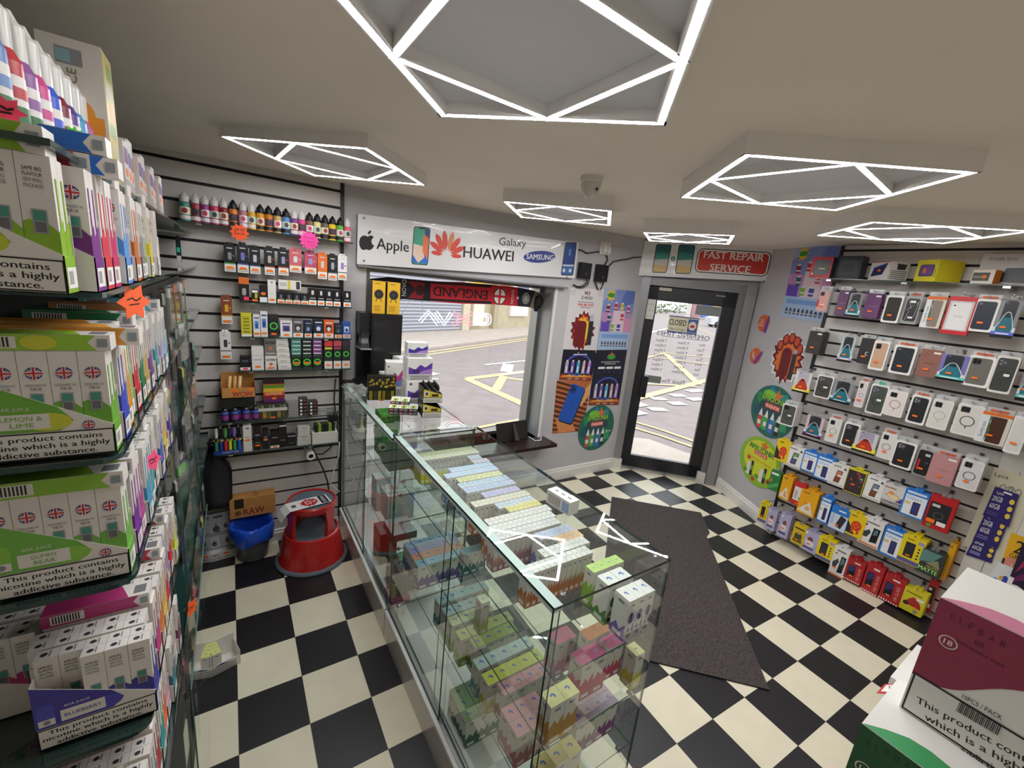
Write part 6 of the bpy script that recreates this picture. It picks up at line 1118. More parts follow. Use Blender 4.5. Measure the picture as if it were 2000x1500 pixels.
# far packs at the aisle end of the slatted wall
for i, (bx, c, c2, wd) in enumerate((((82, 470, 118, 630), '#14242a', '#2ad8a0', 'dark teal hanging pack at the aisle end of the slatted wall'), ((105, 975, 150, 1125), '#3f8a3a', '#c83a2a', 'green and red hanging pack at the aisle end of the slatted wall'), ((90, 1215, 140, 1300), '#a82a4a', '#e0a0a8', 'crimson hanging pack at the aisle end of the slatted wall'), ((140, 1432, 192, 1500), '#6a4a7a', '#9a8ab0', 'purple hanging pack at the aisle end of the slatted wall'))):
    x0, x1, za, zb = fw(*bx, .08); pack('pod_pack', wd, x0, x1, za, zb, .075, .02, M(c, .4), lambda p, w, h, m, d, c2=c2: (p.rect(-w * .3, h * .4, w * .3, h * .6, M(c2, .4)), p.rect(-w * .45, 0.001, w * .45, h * .25, M('#d8d4d0', .4))), 'pack', None, None, True)
# ================================================================ lower shelves of the slatted wall
Q = dict(ox=360, oy=680, s=3.3333)
def fq(l, t, r, b, y): return fw(l, t, r, b, y, **Q)
z5, xa, xb = wshelf('fifth glass shelf with rolling paper displays on the slatted wall', (205, 478), (1000, 440), .03, **Q)
z6, xc2, xd2 = wshelf('lowest glass shelf with lighter display on the slatted wall', (212, 690), (1000, 620), .03, **Q)
KR = M('#c08a4a', .7, noise=.08, scale=30)
def lb(name, label, cat, bx, z, y, d, body, prt=None, st=None, h=None):
    x0, x1, za, zb = fq(*bx, y); return pack(name, label, x0, x1, z + .0006, z + (h or max(zb - za, .02)), y, d, body, prt, cat, None, st)
# open brown carton on a dark box
x0, x1, za, zb = fq(240, 240, 465, 370, .04)
lb('storage_box', 'flat black box under the open brown carton', 'box', (222, 305, 460, 375), z5 + .085, .045, .11, M('#1b1b1c', .4), h=.055)
r = thing('open_carton', 'open brown carton with red lettering holding paper tubes', 'box', ((x0 + x1) / 2, .10, z5 + .1415)); w, d, h = x1 - x0, .12, .075
m = MB(); m.box(-w / 2, -d / 2, 0, w / 2, -d / 2 + .003, h * .8, KR); m.box(-w / 2, d / 2 - .003, 0, w / 2, d / 2, h * 1.7, KR); m.box(-w / 2, -d / 2, 0, -w / 2 + .003, d / 2, h * 1.2, KR); m.box(w / 2 - .003, -d / 2, 0, w / 2, d / 2, h * 1.0, KR); m.box(-w / 2, -d / 2, 0, w / 2, d / 2, .003, KR); m.build('carton', r)
m = MB(); p = front(m, w, d, h); p.text('WOW', w * .12, h * .3, h * .42, M('#b8202a', .5), w * .6, bold=.001); p.rr(-w * .2, h * .5, -w * .02, h * .72, .006, ORANGE); p.rr(w * .28, h * .55, w * .44, h * .75, .006, ORANGE); m.build('box_print', r)
for i in range(3):
    o = MB().tube([(0, 0, 0), (.012, .02, .11)], .009, M(['#d8b070', '#c89a5a', '#e0c088'][i], .6), 10).build('paper_tube', None, ((x0 + x1) / 2 - .05 + i * .025, .085, z5 + .148)); tag(o, f'cream paper tube, {ORD[i]} in the open brown carton', 'tube')
for i in range(5):
    q = (240, 305, 330, 378, 440)[i]; x0, x1, za, zb = fq(q, 375, q + 45, 470, .05); o = thing('lighter_gas_can', f'purple and blue gas can, {ORD[i]} from the aisle on the fifth shelf', 'can', ((x0 + x1) / 2, .05 + .03 * (i == 2), z5 + .0006)); m = MB(); m.lathe([(.001, 0), (.018, 0), (.019, .002), (.019, .07), (.012, .08), (.001, .081)], [M('#2a2040', .3)] * 3 + [M('#1a1a20', .3)] * 2, 14); m.build('can_body', o); m = MB(); m.lathe([(.0194, .012), (.0194, .04)], M('#8a3a8a', .35), 14); m.lathe([(.0194, .046), (.0194, .062)], M('#4a6ac0', .35), 14); m.build('wrap_label', o)
def rainbow(p, w, h, m, d):
    for k, c in enumerate(('#5a2a6a', '#8a2a2a', '#d8602a', '#e0b03a', '#5a8a2a', '#c83a2a')): p.rect(-w * .5, h * (.02 + k * .16), w * .5, h * (.02 + (k + 1) * .16), M(c, .4))
    p.text('SUPREME', 0, h * .42, h * .14, M('#e0d0a0', .4), w * .75); p.rr(-w * .1, h * .15, w * .1, h * .25, .005, ORANGE); p.rect(-w * .5, h * .86, w * .5, h, M('#2a1a16', .4))
lb('paper_display', 'rainbow striped rolling paper display on the fifth shelf', 'display', (512, 165, 652, 310), z5 + .09, .075, .06, M('#2a1a20', .4), rainbow, None)
def rolls(p, w, h, m, d):
    p.rect(-w * .5, h * .55, w * .5, h * .78, M('#c8c4bc', .4)); [p.rect(-w * .48 + k * w * .12, h * .8, -w * .40 + k * w * .12, h * .98, M(['#5a7a3a', '#8a8a80', '#3a3a2a'][k % 3], .4)) for k in range(8)]; [p.rect(-w * .48 + k * w * .16, h * .05, -w * .36 + k * w * .16, h * .5, M(['#3a3a2a', '#8a7a3a', '#4a5a2a'][k % 3], .4)) for k in range(6)]; p.ell(-w * .25, h * .2, w * .07, h * .12, M('#d8602a', .4), 12); p.rr(-w * .08, h * .03, w * .1, h * .14, .005, ORANGE)
lb('paper_display', 'white fronted tray of rolling papers beneath the rainbow display', 'display', (470, 308, 672, 452), z5, .04, .1, M('#3a342a', .4), rolls, None, .088)
for k in range(5): lb('foil_pack', f'silver foil pack, {ORD[k]} up in the stack by the paper tray', 'pack', (675, 300, 742, 330), z5 + k * .0185, .05, .06, M('#a8a8ac', .25, .4), None, None, .018)
for c in range(2):
    for k in range(5 - c): lb('tin_pack', f'flat black tin, {ORD[k]} up in the {["higher", "lower"][c]} stack on the fifth shelf', 'pack', (746 + 66 * c, 300, 804 + 66 * c, 330), z5 + k * .0225, .05, .06, M('#2a2422', .3), lambda p, w, h, m, d: (p.rect(-w * .4, h * .2, -w * .15, h * .8, WHITE if h else WHITE), p.rect(0, h * .3, w * .4, h * .7, M('#8a5a4a', .4))), None, .022)
lb('clear_pouch', 'small clear pouch beside the black tins', 'pouch', (880, 390, 930, 425), z5, .05, .05, PLASTIC, None, None, .03)
# lighter display
def lighters(p, w, h, m, d): p.rect(-w * .5, 0.001, w * .5, h * .3, M('#1f4ab8', .4)); p.text('LIGHTER', w * .1, h * .13, h * .13, WHITE, w * .6); p.rect(-w * .5, h * .88, w * .5, h * 1.0, M('#e8d82a', .4)); p.rr(w * .2, h * .9, w * .4, h * 1.04, .006, ORANGE); p.rr(-w * .45, h * .86, -w * .25, h * .98, .006, ORANGE)
x0, x1, za, zb = fq(190, 585, 375, 685, .03); r = pack('lighter_display', 'yellow and blue cigarette lighter display on the lowest shelf', x0, x1, z6 + .0006, z6 + .095, .03, .07, M('#1a1c22', .4), lighters, 'display')
for i in range(6):
    for lev in range(2):
        if lev == 0: zz, yy = z6 + .03, .028
        else: zz, yy = z6 + .0962, .065
        c = ['#2a8a5a', '#2a3a9a', '#c82a3a', '#d8c83a', '#3a9a4a', '#1f5ab8'][(i + lev * 2) % 6] if lev == 0 else ['#e0e0d8', '#1a1a1c', '#5fae4a', '#3a2a5a', '#8a7ac0', '#1c1c20'][i]
        o = thing('lighter', f'{["low", "upper"][lev]} lighter, {ORD[i]} along the lighter display', 'lighter', (x0 + .014 + i * (x1 - x0 - .028) / 5, yy - .006 if lev == 0 else yy, zz)); m = MB(); m.lathe([(.001, 0), (.0085, 0), (.0085, .055), (.007, .057)], M(c, .25), 10, sy=.6 if lev == 0 else 1); m.build('lighter_body', o); m = MB(); m.lathe([(.007, .056), (.007, .07), (.001, .071)], CHROME if i % 2 else BLACK, 10, sy=.6 if lev == 0 else 1); m.build('metal_top', o)
def whitebox(p, w, h, m, d): p.rect(-w * .2, h * .88, w * .2, h * .93, M('#55555a', .4)); p.rect(-w * .3, h * .55, w * .2, h * .58, M('#a8a4a0', .4))
lb('grinder_box', 'tall white box beside the lighter display', 'box', (382, 488, 440, 655), z6, .04, .05, M('#e0ddd8', .4), whitebox, (0, .45, .014))
for bx, wd, o in (((450, 500, 502, 655), 'tallest plain black box on the lowest shelf', (0, .2, .014)), ((506, 520, 552, 645), 'slim black box with a white emblem', (0, .5, .012)), ((558, 530, 620, 640), 'black box with a white price strip', (0, .1, .012)), ((616, 490, 668, 640), 'tall black box with a light top edge', None), ((670, 560, 728, 632), 'short black box with grey lines', None)):
    lb('grinder_box', wd + ' on the low shelf' if 'shelf' not in wd else wd, 'box', bx, z6, .045, .05, M('#1c1b1d', .35), lambda p, w, h, m, d, wd=wd: (p.rect(-w * .45, h * .9, w * .45, h * .97, M('#c8c4c0', .4)) if 'light top' in wd or 'lines' in wd else p.rect(-w * .3, h * .6, w * .3, h * .66, M('#8a8a90', .4)), p.ell(0, h * .5, w * .2, w * .2, M('#d8d8dc', .4)) if 'emblem' in wd else p.rect(-w * .48, h * .02, w * .48, h * .16, WHITE) if 'strip' in wd else p.rect(-w * .3, h * .3, w * .3, h * .33, GREY)), o)
for i, (bx, h0) in enumerate((((735, 545, 825, 625), 0), ((738, 482, 820, 548), 1))): lb('grinder_box', ['lower of two grey white boxes by the shelf bracket', 'upper of two grey white boxes by the shelf bracket'][i], 'box', bx, z6 + (.062 if i else 0), .045, .06, M('#d2cecb', .4), whitebox, None, .061)
r = lb('packet_tray', 'white tray of black and lime packets at the end of the low shelf', 'tray', (832, 520, 1000, 630), z6, .035, .09, M('#e4e0da', .4), None, None, .075)
for i in range(6): o = MB().box(-.009, -.03, 0, .009, .03, .05, M(['#1c1d1c', '#8ab03a', '#1f2220'][i % 3], .4)).build('paper_packet', None, (fq(845, 0, 850, 10, .04)[0] + .012 + i * .021, .08, z6 + .076), 0); tag(o, f'{["black", "lime", "dark"][i % 3]} packet, {ORD[i]} in the white tray on the low shelf', 'packet')
# hanging black bag
a = fq(70, 660, 312, 1030, .10); m = MB(); rnd = random.Random(6); rows_ = [(.44, .58, 1.0), (.40, .62, .93), (.30, .70, .84), (.04, .95, .66), (.0, 1.0, .55), (.01, .99, .3), (.03, .97, .1), (.07, .93, 0)]; W_, H_ = a[1] - a[0], a[3] - a[2]; vs = []; K = 9
for (l, r_, zf) in rows_:
    for side in (0, 1):
        for k in range(K): f = k / (K - 1); vs.append((a[0] + W_ * (l + (r_ - l) * f), (.10 - .035 * math.sin(PI * f) * (1.25 - zf) + rnd.uniform(-.006, .006)) if side == 0 else .165, a[2] + H_ * zf - (.012 * math.sin(f * 9) if zf == 0 else 0)))
fs = []
for i in range(len(rows_) - 1):
    for k in range(K - 1): p0 = i * 2 * K + k; q0 = p0 + 2 * K; fs += [(p0, p0 + 1, q0 + 1, q0), (p0 + K, q0 + K, q0 + K + 1, p0 + K + 1)]
    for k in (0, K - 1): p0 = i * 2 * K + k; q0 = p0 + 2 * K; fs.append((p0, q0, q0 + K, p0 + K))
fs += [tuple(range(len(vs) - 2 * K, len(vs) - K)) + tuple(range(len(vs) - K, len(vs)))[::-1]]
r = thing('carrier_bag', 'black carrier bag hanging from the slatted wall above the photo box', 'bag', (0, 0, 0)); m.add(vs, fs, M('#17171a', .6), True); m.build('bag_body', r); m = MB(); c = a[0] + W_ * .5; zt = a[2] + H_; m.tube([(c - .02, .12, zt - .03), (c - .008, .12, zt + .06), (c + .008, .12, zt + .06), (c + .02, .12, zt - .03)], .008, M('#17171a', .6), 6); m.tube([(c, YS, zt + .062), (c, .11, zt + .062)], .003, CHROME, 6); m.build('handle', r)
# paper roll on a peg, cables
c = ony(360 + 825 / 3.333, 680 + 705 / 3.333, .03); r = thing('paper_roll', 'small white paper roll sticking out under the lowest shelf', 'roll', c); m = MB(); n = 18; pr = [(.026, 0), (.026, .15), (.015, .15), (.015, 0), (.026, 0)]
m2 = MB(); m2.lathe([(a_, b_) for a_, b_ in pr], [M('#e6e3df', .6)] * 3 + [M('#e6e3df', .6)], n); m2.v = [(x, z, y + 0 * y) for x, y, z in m2.v]; m2.build('paper', r); m2 = MB(); m2.lathe([(.0148, .003), (.0148, .149)], M('#8a6a4a', .7), n); m2.v = [(x, z, y) for x, y, z in m2.v]; m2.build('core', r)
def zc(a, b, y): return ony(360 + a / 3.333, 680 + b / 3.333, y)
tag(MB().tube([zc(985, 200, .17), zc(975, 330, .165), zc(985, 420, .16), zc(1000, 480, .15), zc(990, 560, .14), zc(950, 650, .13), zc(900, 690, .12), zc(860, 690, .10)], .0045, CB, 6).build('cable'), 'black cable hanging down the edge of the slatted wall', 'cable')
tag(MB().tube([zc(830, 640, .09), zc(870, 720, .09), zc(905, 790, .09), zc(930, 860, .09), zc(940, 920, .09), zc(942, 990, .10), zc(945, 1150, .13)], .0055, CB, 6).build('cable'), 'black cable hanging behind the red step stool', 'cable')
tag(MB().tube([zc(1010, 610, .14), zc(1005, 700, .14), zc(975, 790, .14), zc(950, 880, .14), zc(985, 915, .15), zc(1010, 935, .15)], .004, WHITE, 6).build('cable'), 'white cable hanging between the stool and the counter', 'cable')
r = thing('power_adapter', 'black plug adapter at the end of the low shelf', 'adapter', zc(965, 440, .12)); m = MB(); m.box(-.03, -.03, -.03, .03, .03, .02, K1); m.build('adapter_body', r); m = MB(); m.tube([(.0, -.02, .02), (.03, -.03, .035), (.045, -.02, .02)], .006, K1, 6); m.build('strain_relief', r)
# ================================================================ floor things in the aisle
ZG = lambda u, v: (380 + u / 5.356, 860 + v / 5.356)
# brown carton propped on a second one behind the bin
YR = .09; a = onz(*ZG(365, 830), .115); b = onz(*ZG(850, 740), .115)
x0, x1 = ony(*ZG(370, 800), YR).x, ony(*ZG(850, 750), YR).x; zlo = (ony(*ZG(365, 830), YR).z + ony(*ZG(850, 745), YR).z) / 2; zhi = (ony(*ZG(395, 625), YR).z + ony(*ZG(850, 560), YR).z) / 2
w, h, d = x1 - x0, zhi - zlo, .088
def raw(p, w, h, m, d): 
    RR = M('#8a1f1f', .6); p.text('RAW', w * .02, h * .28, h * .34, RR, w * .46, bold=.0012); p.ring(-w * .33, h * .25, w * .07, w * .07, .004, M('#3a2a18', .6)); p.ell(-w * .33, h * .25, w * .04, w * .035, M('#5a3a1a', .6)); p.rect(-w * .4, h * .5, -w * .2, h * 1.0, M('#241a12', .5)); p.text('cone', w * .38, h * .3, h * .15, M('#b86a4a', .6), w * .14)
r = pack('shipping_carton', 'brown carton lettered in dark red propped on the back of the blue bin', x0, x1, zlo, zhi, YR, d, KR, raw)
m = MB(); p = topf(m, w, d, h); p.text('RAW', w * .06, 0, .03, M('#8a1f1f', .6), .05, rot=PI / 2); p.ell(-w * .18, .01, .011, .009, ORANGE, 12); p.rect(-w * .49, -.01, -w * .42, .03, M('#241a12', .5)); p.line([(-w * .5, -.025), (w * .5, -.02)], .003, M('#7a5a2a', .7)); m.build('lid_print', r)
# picture box
pA, pB = onz(*ZG(150, 1195), 0), onz(*ZG(415, 1120), 0); r = thing('glass_pipe_box', 'white box with grey photos leaning beside the blue bin', 'box', V((pA.x - .005, min(pA.y, .1) - .005, .001)), .12)
m = MB(); w, h = .155, .29; m.prism([(0, 0), (.055, 0), (.105, .22), (.07, h), (.05, h)], (w, -.02, 0), (0, 1, 0), (0, 0, 1), .0001, WHITE, back=False) if False else None
ang = .1; u = V((1, 0, 0)); wv = V((0, math.sin(ang), math.cos(ang))); PBW = M('#dcdad8', .4)
m.obox(V((w / 2, .035, 0)) + wv * (h / 2) , u, wv, u.cross(wv), w / 2, h / 2, .02, PBW); m.box(0, -.018, 0, w, .012, .055, PBW); m.build('carton', r)
m = MB(); p = Pen(m, V((w / 2, .035, 0)) + u.cross(wv) * .02, u, wv); p.rect(-w * .46, h * .2, w * .46, h * .98, M('#8f8f94', .4)); p.rect(-w * .45, h * .58, w * .45, h * .97, M('#a9a9ae', .4)); p.rect(-w * .44, h * .23, -w * .02, h * .5, M('#b6b6ba', .4)); p.rect(w * .02, h * .23, w * .44, h * .5, M('#b6b6ba', .4)); p.rect(-w * .2, h * .9, w * .1, h * .95, M('#4a4a50', .4))
for cx, cz, s_ in ((-.02, .19, .018), (.03, .2, .012), (-.035, .095, .013), (.035, .1, .013)): p.ell(cx, cz, s_, s_ * 1.2, M('#3a3a42', .3), 10); p.ell(cx + s_ * .3, cz - s_ * .8, s_ * .8, s_ * .6, M('#55555e', .3), 8); p.rect(cx - s_ * .2, cz, cx + s_ * .15, cz + s_ * 2, M('#44444c', .3))
q = Pen(m, (w / 2, -.018, 0), u, (0, 0, 1)); q.text('D&K', -w * .25, .038, .014, M('#2a2a30', .4), .045); q.text('GLASS PIPE', -w * .05, .016, .011, M('#2a2a30', .4), .1); q.ell(w * .12, .04, .014, .008, ORANGE, 12); m.build('box_print', r)
for i, (px_, py_, s_) in enumerate(((408, 1100, .1), (402, 1128, .1))):
    q = onz(px_, py_ + 20, 0); r = thing('open_carton', ['small open brown carton on the floor against the shelves', 'small open brown carton nearer along the shelves'][i], 'box', (q.x - .035, q.y, .0005), .1); m = MB(); KW = M('#8a6238', .7); m.box(-.04, -.05, 0, .04, .05, .003, KW); m.box(.037, -.05, 0, .04, .05, .07, M('#c8c0b4', .6)); m.box(-.04, -.05, 0, -.037, .05, .07, KW); m.box(-.04, .047, 0, .04, .05, .07, KW); m.box(-.04, -.05, 0, .04, -.047, .07, KW); m.build('carton', r)
# bin with a blue liner
c0 = onz(*ZG(625, 1275), 0); bc = V((c0.x - .002, c0.y + .078, 0)); r = thing('waste_bin', 'small grey waste bin with a blue bag liner folded over its rim', 'bin', bc); zr = .226
m = MB(); m.lathe([(.001, .002), (.078, .002), (.083, .012), (.108, zr), (.104, zr), (.08, .015), (.001, .012)], M('#55565a', .35), 28); m.build('bin_body', r)
m = MB(); n = 40; rnd = random.Random(9); prof = [(.082, .05), (.099, zr - .02), (.104, zr + .012), (.112, zr + .02), (.121, zr + .006), (.126, zr - .03), (.124, zr - .06), (.118, zr - .085)]; vs = []
for j, (rad, z) in enumerate(prof):
    for q in range(n): a_ = q * 2 * PI / n; k = 1 + (.035 * math.sin(5 * a_ + j) + .025 * math.sin(11 * a_ + j * 1.7) + rnd.uniform(-.015, .015)) * (1 if j > 1 else .5); vs.append((rad * k * math.cos(a_), rad * k * math.sin(a_), z + rnd.uniform(-.006, .006) + (.016 * math.sin(4 * a_) if j == 7 else 0)))
m.add(vs, [(j * n + q, j * n + (q + 1) % n, (j + 1) * n + (q + 1) % n, (j + 1) * n + q) for j in range(len(prof) - 1) for q in range(n)], M('#1f54d0', .28), True); m.build('bag_liner', r)
# red step stool
sc_ = V((.424, -.105, 0)); r = thing('step_stool', 'round red step stool with grey treads standing by the counter end', 'stool', sc_); RS = M('#c01f22', .3, coat=.3); GT = M('#5f6a76', .6); R_ = .196
m = MB(); m.lathe([(R_ + .002, 0), (R_ + .018, .002), (R_ + .02, .012), (R_ + .014, .022), (R_, .026)], M('#66717e', .5), 40); m.build('base_ring', r)
m = MB(); m.lathe([(R_ + .004, .02), (R_ - .004, .05), (.165, .195), (.162, .208), (.152, .212), (.150, .204)], RS, 40); m.build('drum', r)
m = MB(); m.lathe([(.001, .2), (.1, .2), (.151, .201)], GT, 40); m.build('lower_tread', r)
for a_ in (203, -48, 35, 128):
    t = math.radians(a_); e, f = V((math.cos(t), math.sin(t), 0)), V((-math.sin(t), math.cos(t), 0)); m = MB(); vs = []
    for z_, rad, hw, th in ((.2, .138, .038, .02), (.30, .132, .028, .018), (.392, .128, .044, .018)):
        for i_, j_ in ((-1, -1), (1, -1), (1, 1), (-1, 1)): q = e * (rad + th * j_ * .5) + f * (hw * i_); vs.append((q.x, q.y, z_))
    fs = [(4 * k + i_, 4 * k + (i_ + 1) % 4, 4 * k + 4 + (i_ + 1) % 4, 4 * k + 4 + i_) for k in range(2) for i_ in range(4)] + [(3, 2, 1, 0), (8, 9, 10, 11)]; m.add(vs, fs, RS); m.build('leg', r)
m = MB(); m.lathe([(.128, .36), (.145, .378), (.146, .408), (.140, .416), (.132, .414), (.13, .406)], RS, 40); m.lathe([(.128, .36), (.126, .40)], RS, 40); m.build('top_rim', r)
m = MB(); m.lathe([(.001, .407), (.131, .407)], GT, 40); m.lathe([(.001, .395), (.13, .395)], RS, 40); m.build('top_tread', r)
# card hanging over the stool top
u = V((.985, .17, 0)).normalized(); n_ = V((-u.y, u.x, 0)); c = sc_ + V((-.015, -.045, 0)); m = MB(); L_, D_ = .13, .055
segs = [(-L_ - .05, .413 - .055, .02), (-L_ - .03, .413 - .02, .008), (-L_, .4185, 0), (0, .4185, 0), (L_ - .02, .4185, 0)]; vs = []
for s_, z_, o_ in segs:
    for j in (-1, 1): q = c + u * s_ + n_ * (D_ * j); vs.append((q.x, q.y, z_)); 
vs2 = [(a_, b_, q - .001) for a_, b_, q in vs]; k = len(vs)
r = thing('promo_card', 'white promotional card draped over the red stool top', 'card', (0, 0, 0)); m.add(vs + vs2, [(2 * i, 2 * i + 2, 2 * i + 3, 2 * i + 1) for i in range(4)] + [(k + 2 * i, k + 2 * i + 1, k + 2 * i + 3, k + 2 * i + 2) for i in range(4)], M('#e8e6e3', .4), False); m.build('card_sheet', r)
m = MB(); p = Pen(m, V((c.x, c.y, .4188)), u, n_); p.rect(L_ - .075, -D_ * .92, L_ - .03, D_ * .95, M('#1c1c30', .4)); p.text('VAXO', L_ - .052, 0, .022, WHITE, .085, rot=-PI / 2); flame(p, -.005, 0, .047, 12, M('#b8202a', .4), 3, 1.1); p.rr(-.03, -.02, .005, .02, .006, WHITE); p.rect(-.026, -.014, .001, .014, M('#c83a3a', .4)); p.line([(.015, -.01), (.03, .01)], .004, WHITE); p.line([(.015, .01), (.03, -.01)], .004, WHITE); p.rect(-.11, -.018, -.085, .012, M('#4a5560', .4)); [p.rect(-.06, -.04 + .02 * q, -.057, -.026 + .02 * q, GREY) for q in range(4)]; m.build('card_print', r)
# mat on the shop floor
pts = [onz(*q, .008) for q in ((1195, 970), (1369, 1001), (1386, 1040), (1380, 1047), (1503, 1347))]; e = pts[4]; q = onz(1268, 1290, .008); d_ = (q - e); far_ = e + d_ * 2.9
P0 = pts[0]; dl = (onz(1195, 1080, .008) - P0)
r = thing('door_mat', 'long dark brown ribbed carpet mat lying askew on the checkered floor', 'mat', (0, 0, 0))
mm = bpy.data.materials.new('ribbed_carpet'); mm.use_nodes = True; nt = mm.node_tree; b_ = nt.nodes['Principled BSDF']; b_.inputs['Roughness'].default_value = .95; tc = nt.nodes.new('ShaderNodeTexCoord'); nz = nt.nodes.new('ShaderNodeTexNoise'); nz.inputs['Scale'].default_value = 260; nz.inputs['Detail'].default_value = 3; mp = nt.nodes.new('ShaderNodeMapping'); mp.inputs['Rotation'].default_value = (0, 0, .9); mp.inputs['Scale'].default_value = (1, .3, 1); cr = nt.nodes.new('ShaderNodeValToRGB'); cr.color_ramp.elements[0].position = .35; cr.color_ramp.elements[0].color = lin('#221d1d'); cr.color_ramp.elements[1].position = .68; cr.color_ramp.elements[1].color = lin('#5c5250'); nt.links.new(tc.outputs['Object'], mp.inputs[0]); nt.links.new(mp.outputs[0], nz.inputs[0]); nt.links.new(nz.outputs[0], cr.inputs[0]); nt.links.new(cr.outputs[0], b_.inputs['Base Color'])
outl = [(p_.x, p_.y) for p_ in (pts[0], pts[1], pts[2], pts[3], pts[4], q, )]; bl_ = q + (q - pts[4]).normalized() * .28
tl_ = pts[0]; outl = [(tl_.x, tl_.y), (bl_.x, bl_.y), (pts[4].x, pts[4].y), (pts[3].x, pts[3].y), (pts[2].x, pts[2].y), (pts[1].x, pts[1].y)]
m = MB(); m.prism(outl, (0, 0, .0008), (1, 0, 0), (0, 1, 0), .0075, mm, M('#171414', .9)); m.build('pile', r)
R0, RT, RN, RZ = R2, RT2, RN2, RZ2          # the slatted wall turns a little at its edge trim
# ================================================================ hanging packs on the phone case wall
DP = .165
def place(px0, py0, px1, py1, d=DP):
    cx, cy = (px0 + px1) / 2, (py0 + py1) / 2; bw, bh = px1 - px0, py1 - py0; lean = (cx - 634) / (4324 - cy)
    s, z = rhit(cx, cy, d); s2, z2 = rhit(cx + 10, cy, d); 
    # slope of a level line across the face, per pixel
    A = rw(s, d, z); B = rw(s + .05, d, z)
    def pj(P): q = P - CAM; k = q.dot(CR[2]); return (q.dot(CR[0]) / k * FPX + 1000, q.dot(CR[1]) / k * FPX + 750)
    a, b = pj(A), pj(B); sl = (b[1] - a[1]) / (b[0] - a[0]); wp = max((bw - lean * bh) / (1 - lean * sl), bw * .45) * 1.16; hp = max(bh - sl * wp, bh * .5) * 1.04
    c = pj(rw(s, d, z + .05)); return s, z, wp / (b[0] - a[0]) * .05, hp / math.hypot(c[1] - a[1], c[0] - a[0]) * .05 * math.sqrt(1 + lean * lean)
RNG = random.Random(21)
def T(p, t, x, y, h, mt, **k): p.text(t, x, y, h, mt, **k)
def caseshape(p, w, h, c, cx=0, cy=0, cam='tri', ring=None, r=.012):
    p.rr(cx - w / 2, cy - h / 2, cx + w / 2, cy + h / 2, r, M(c, .35)); lx = cx - w / 2
    if cam == 'tri':
        p.rr(lx + w * .08, cy + h * .26, lx + w * .48, cy + h * .46, .005, M('#2a2a30', .3) if c > '#5' else M('#4a4a52', .3))
        for a, b in ((.18, .41), (.18, .31), (.37, .36)): p.ell(lx + w * a, cy + h * b, w * .07, w * .07, M('#15151a', .15) if c > '#5' else M('#8f8f98', .2), 10)
    elif cam == 'one': p.rr(lx + w * .08, cy + h * .38, lx + w * .26, cy + h * .45, .003, M('#6a6a78', .3))
    if ring: p.ring(cx, cy - h * .04, w * .33, w * .33, w * .05, M(ring, .4)); p.rect(cx - w * .03, cy - h * .3, cx + w * .03, cy - h * .22, M(ring, .4))
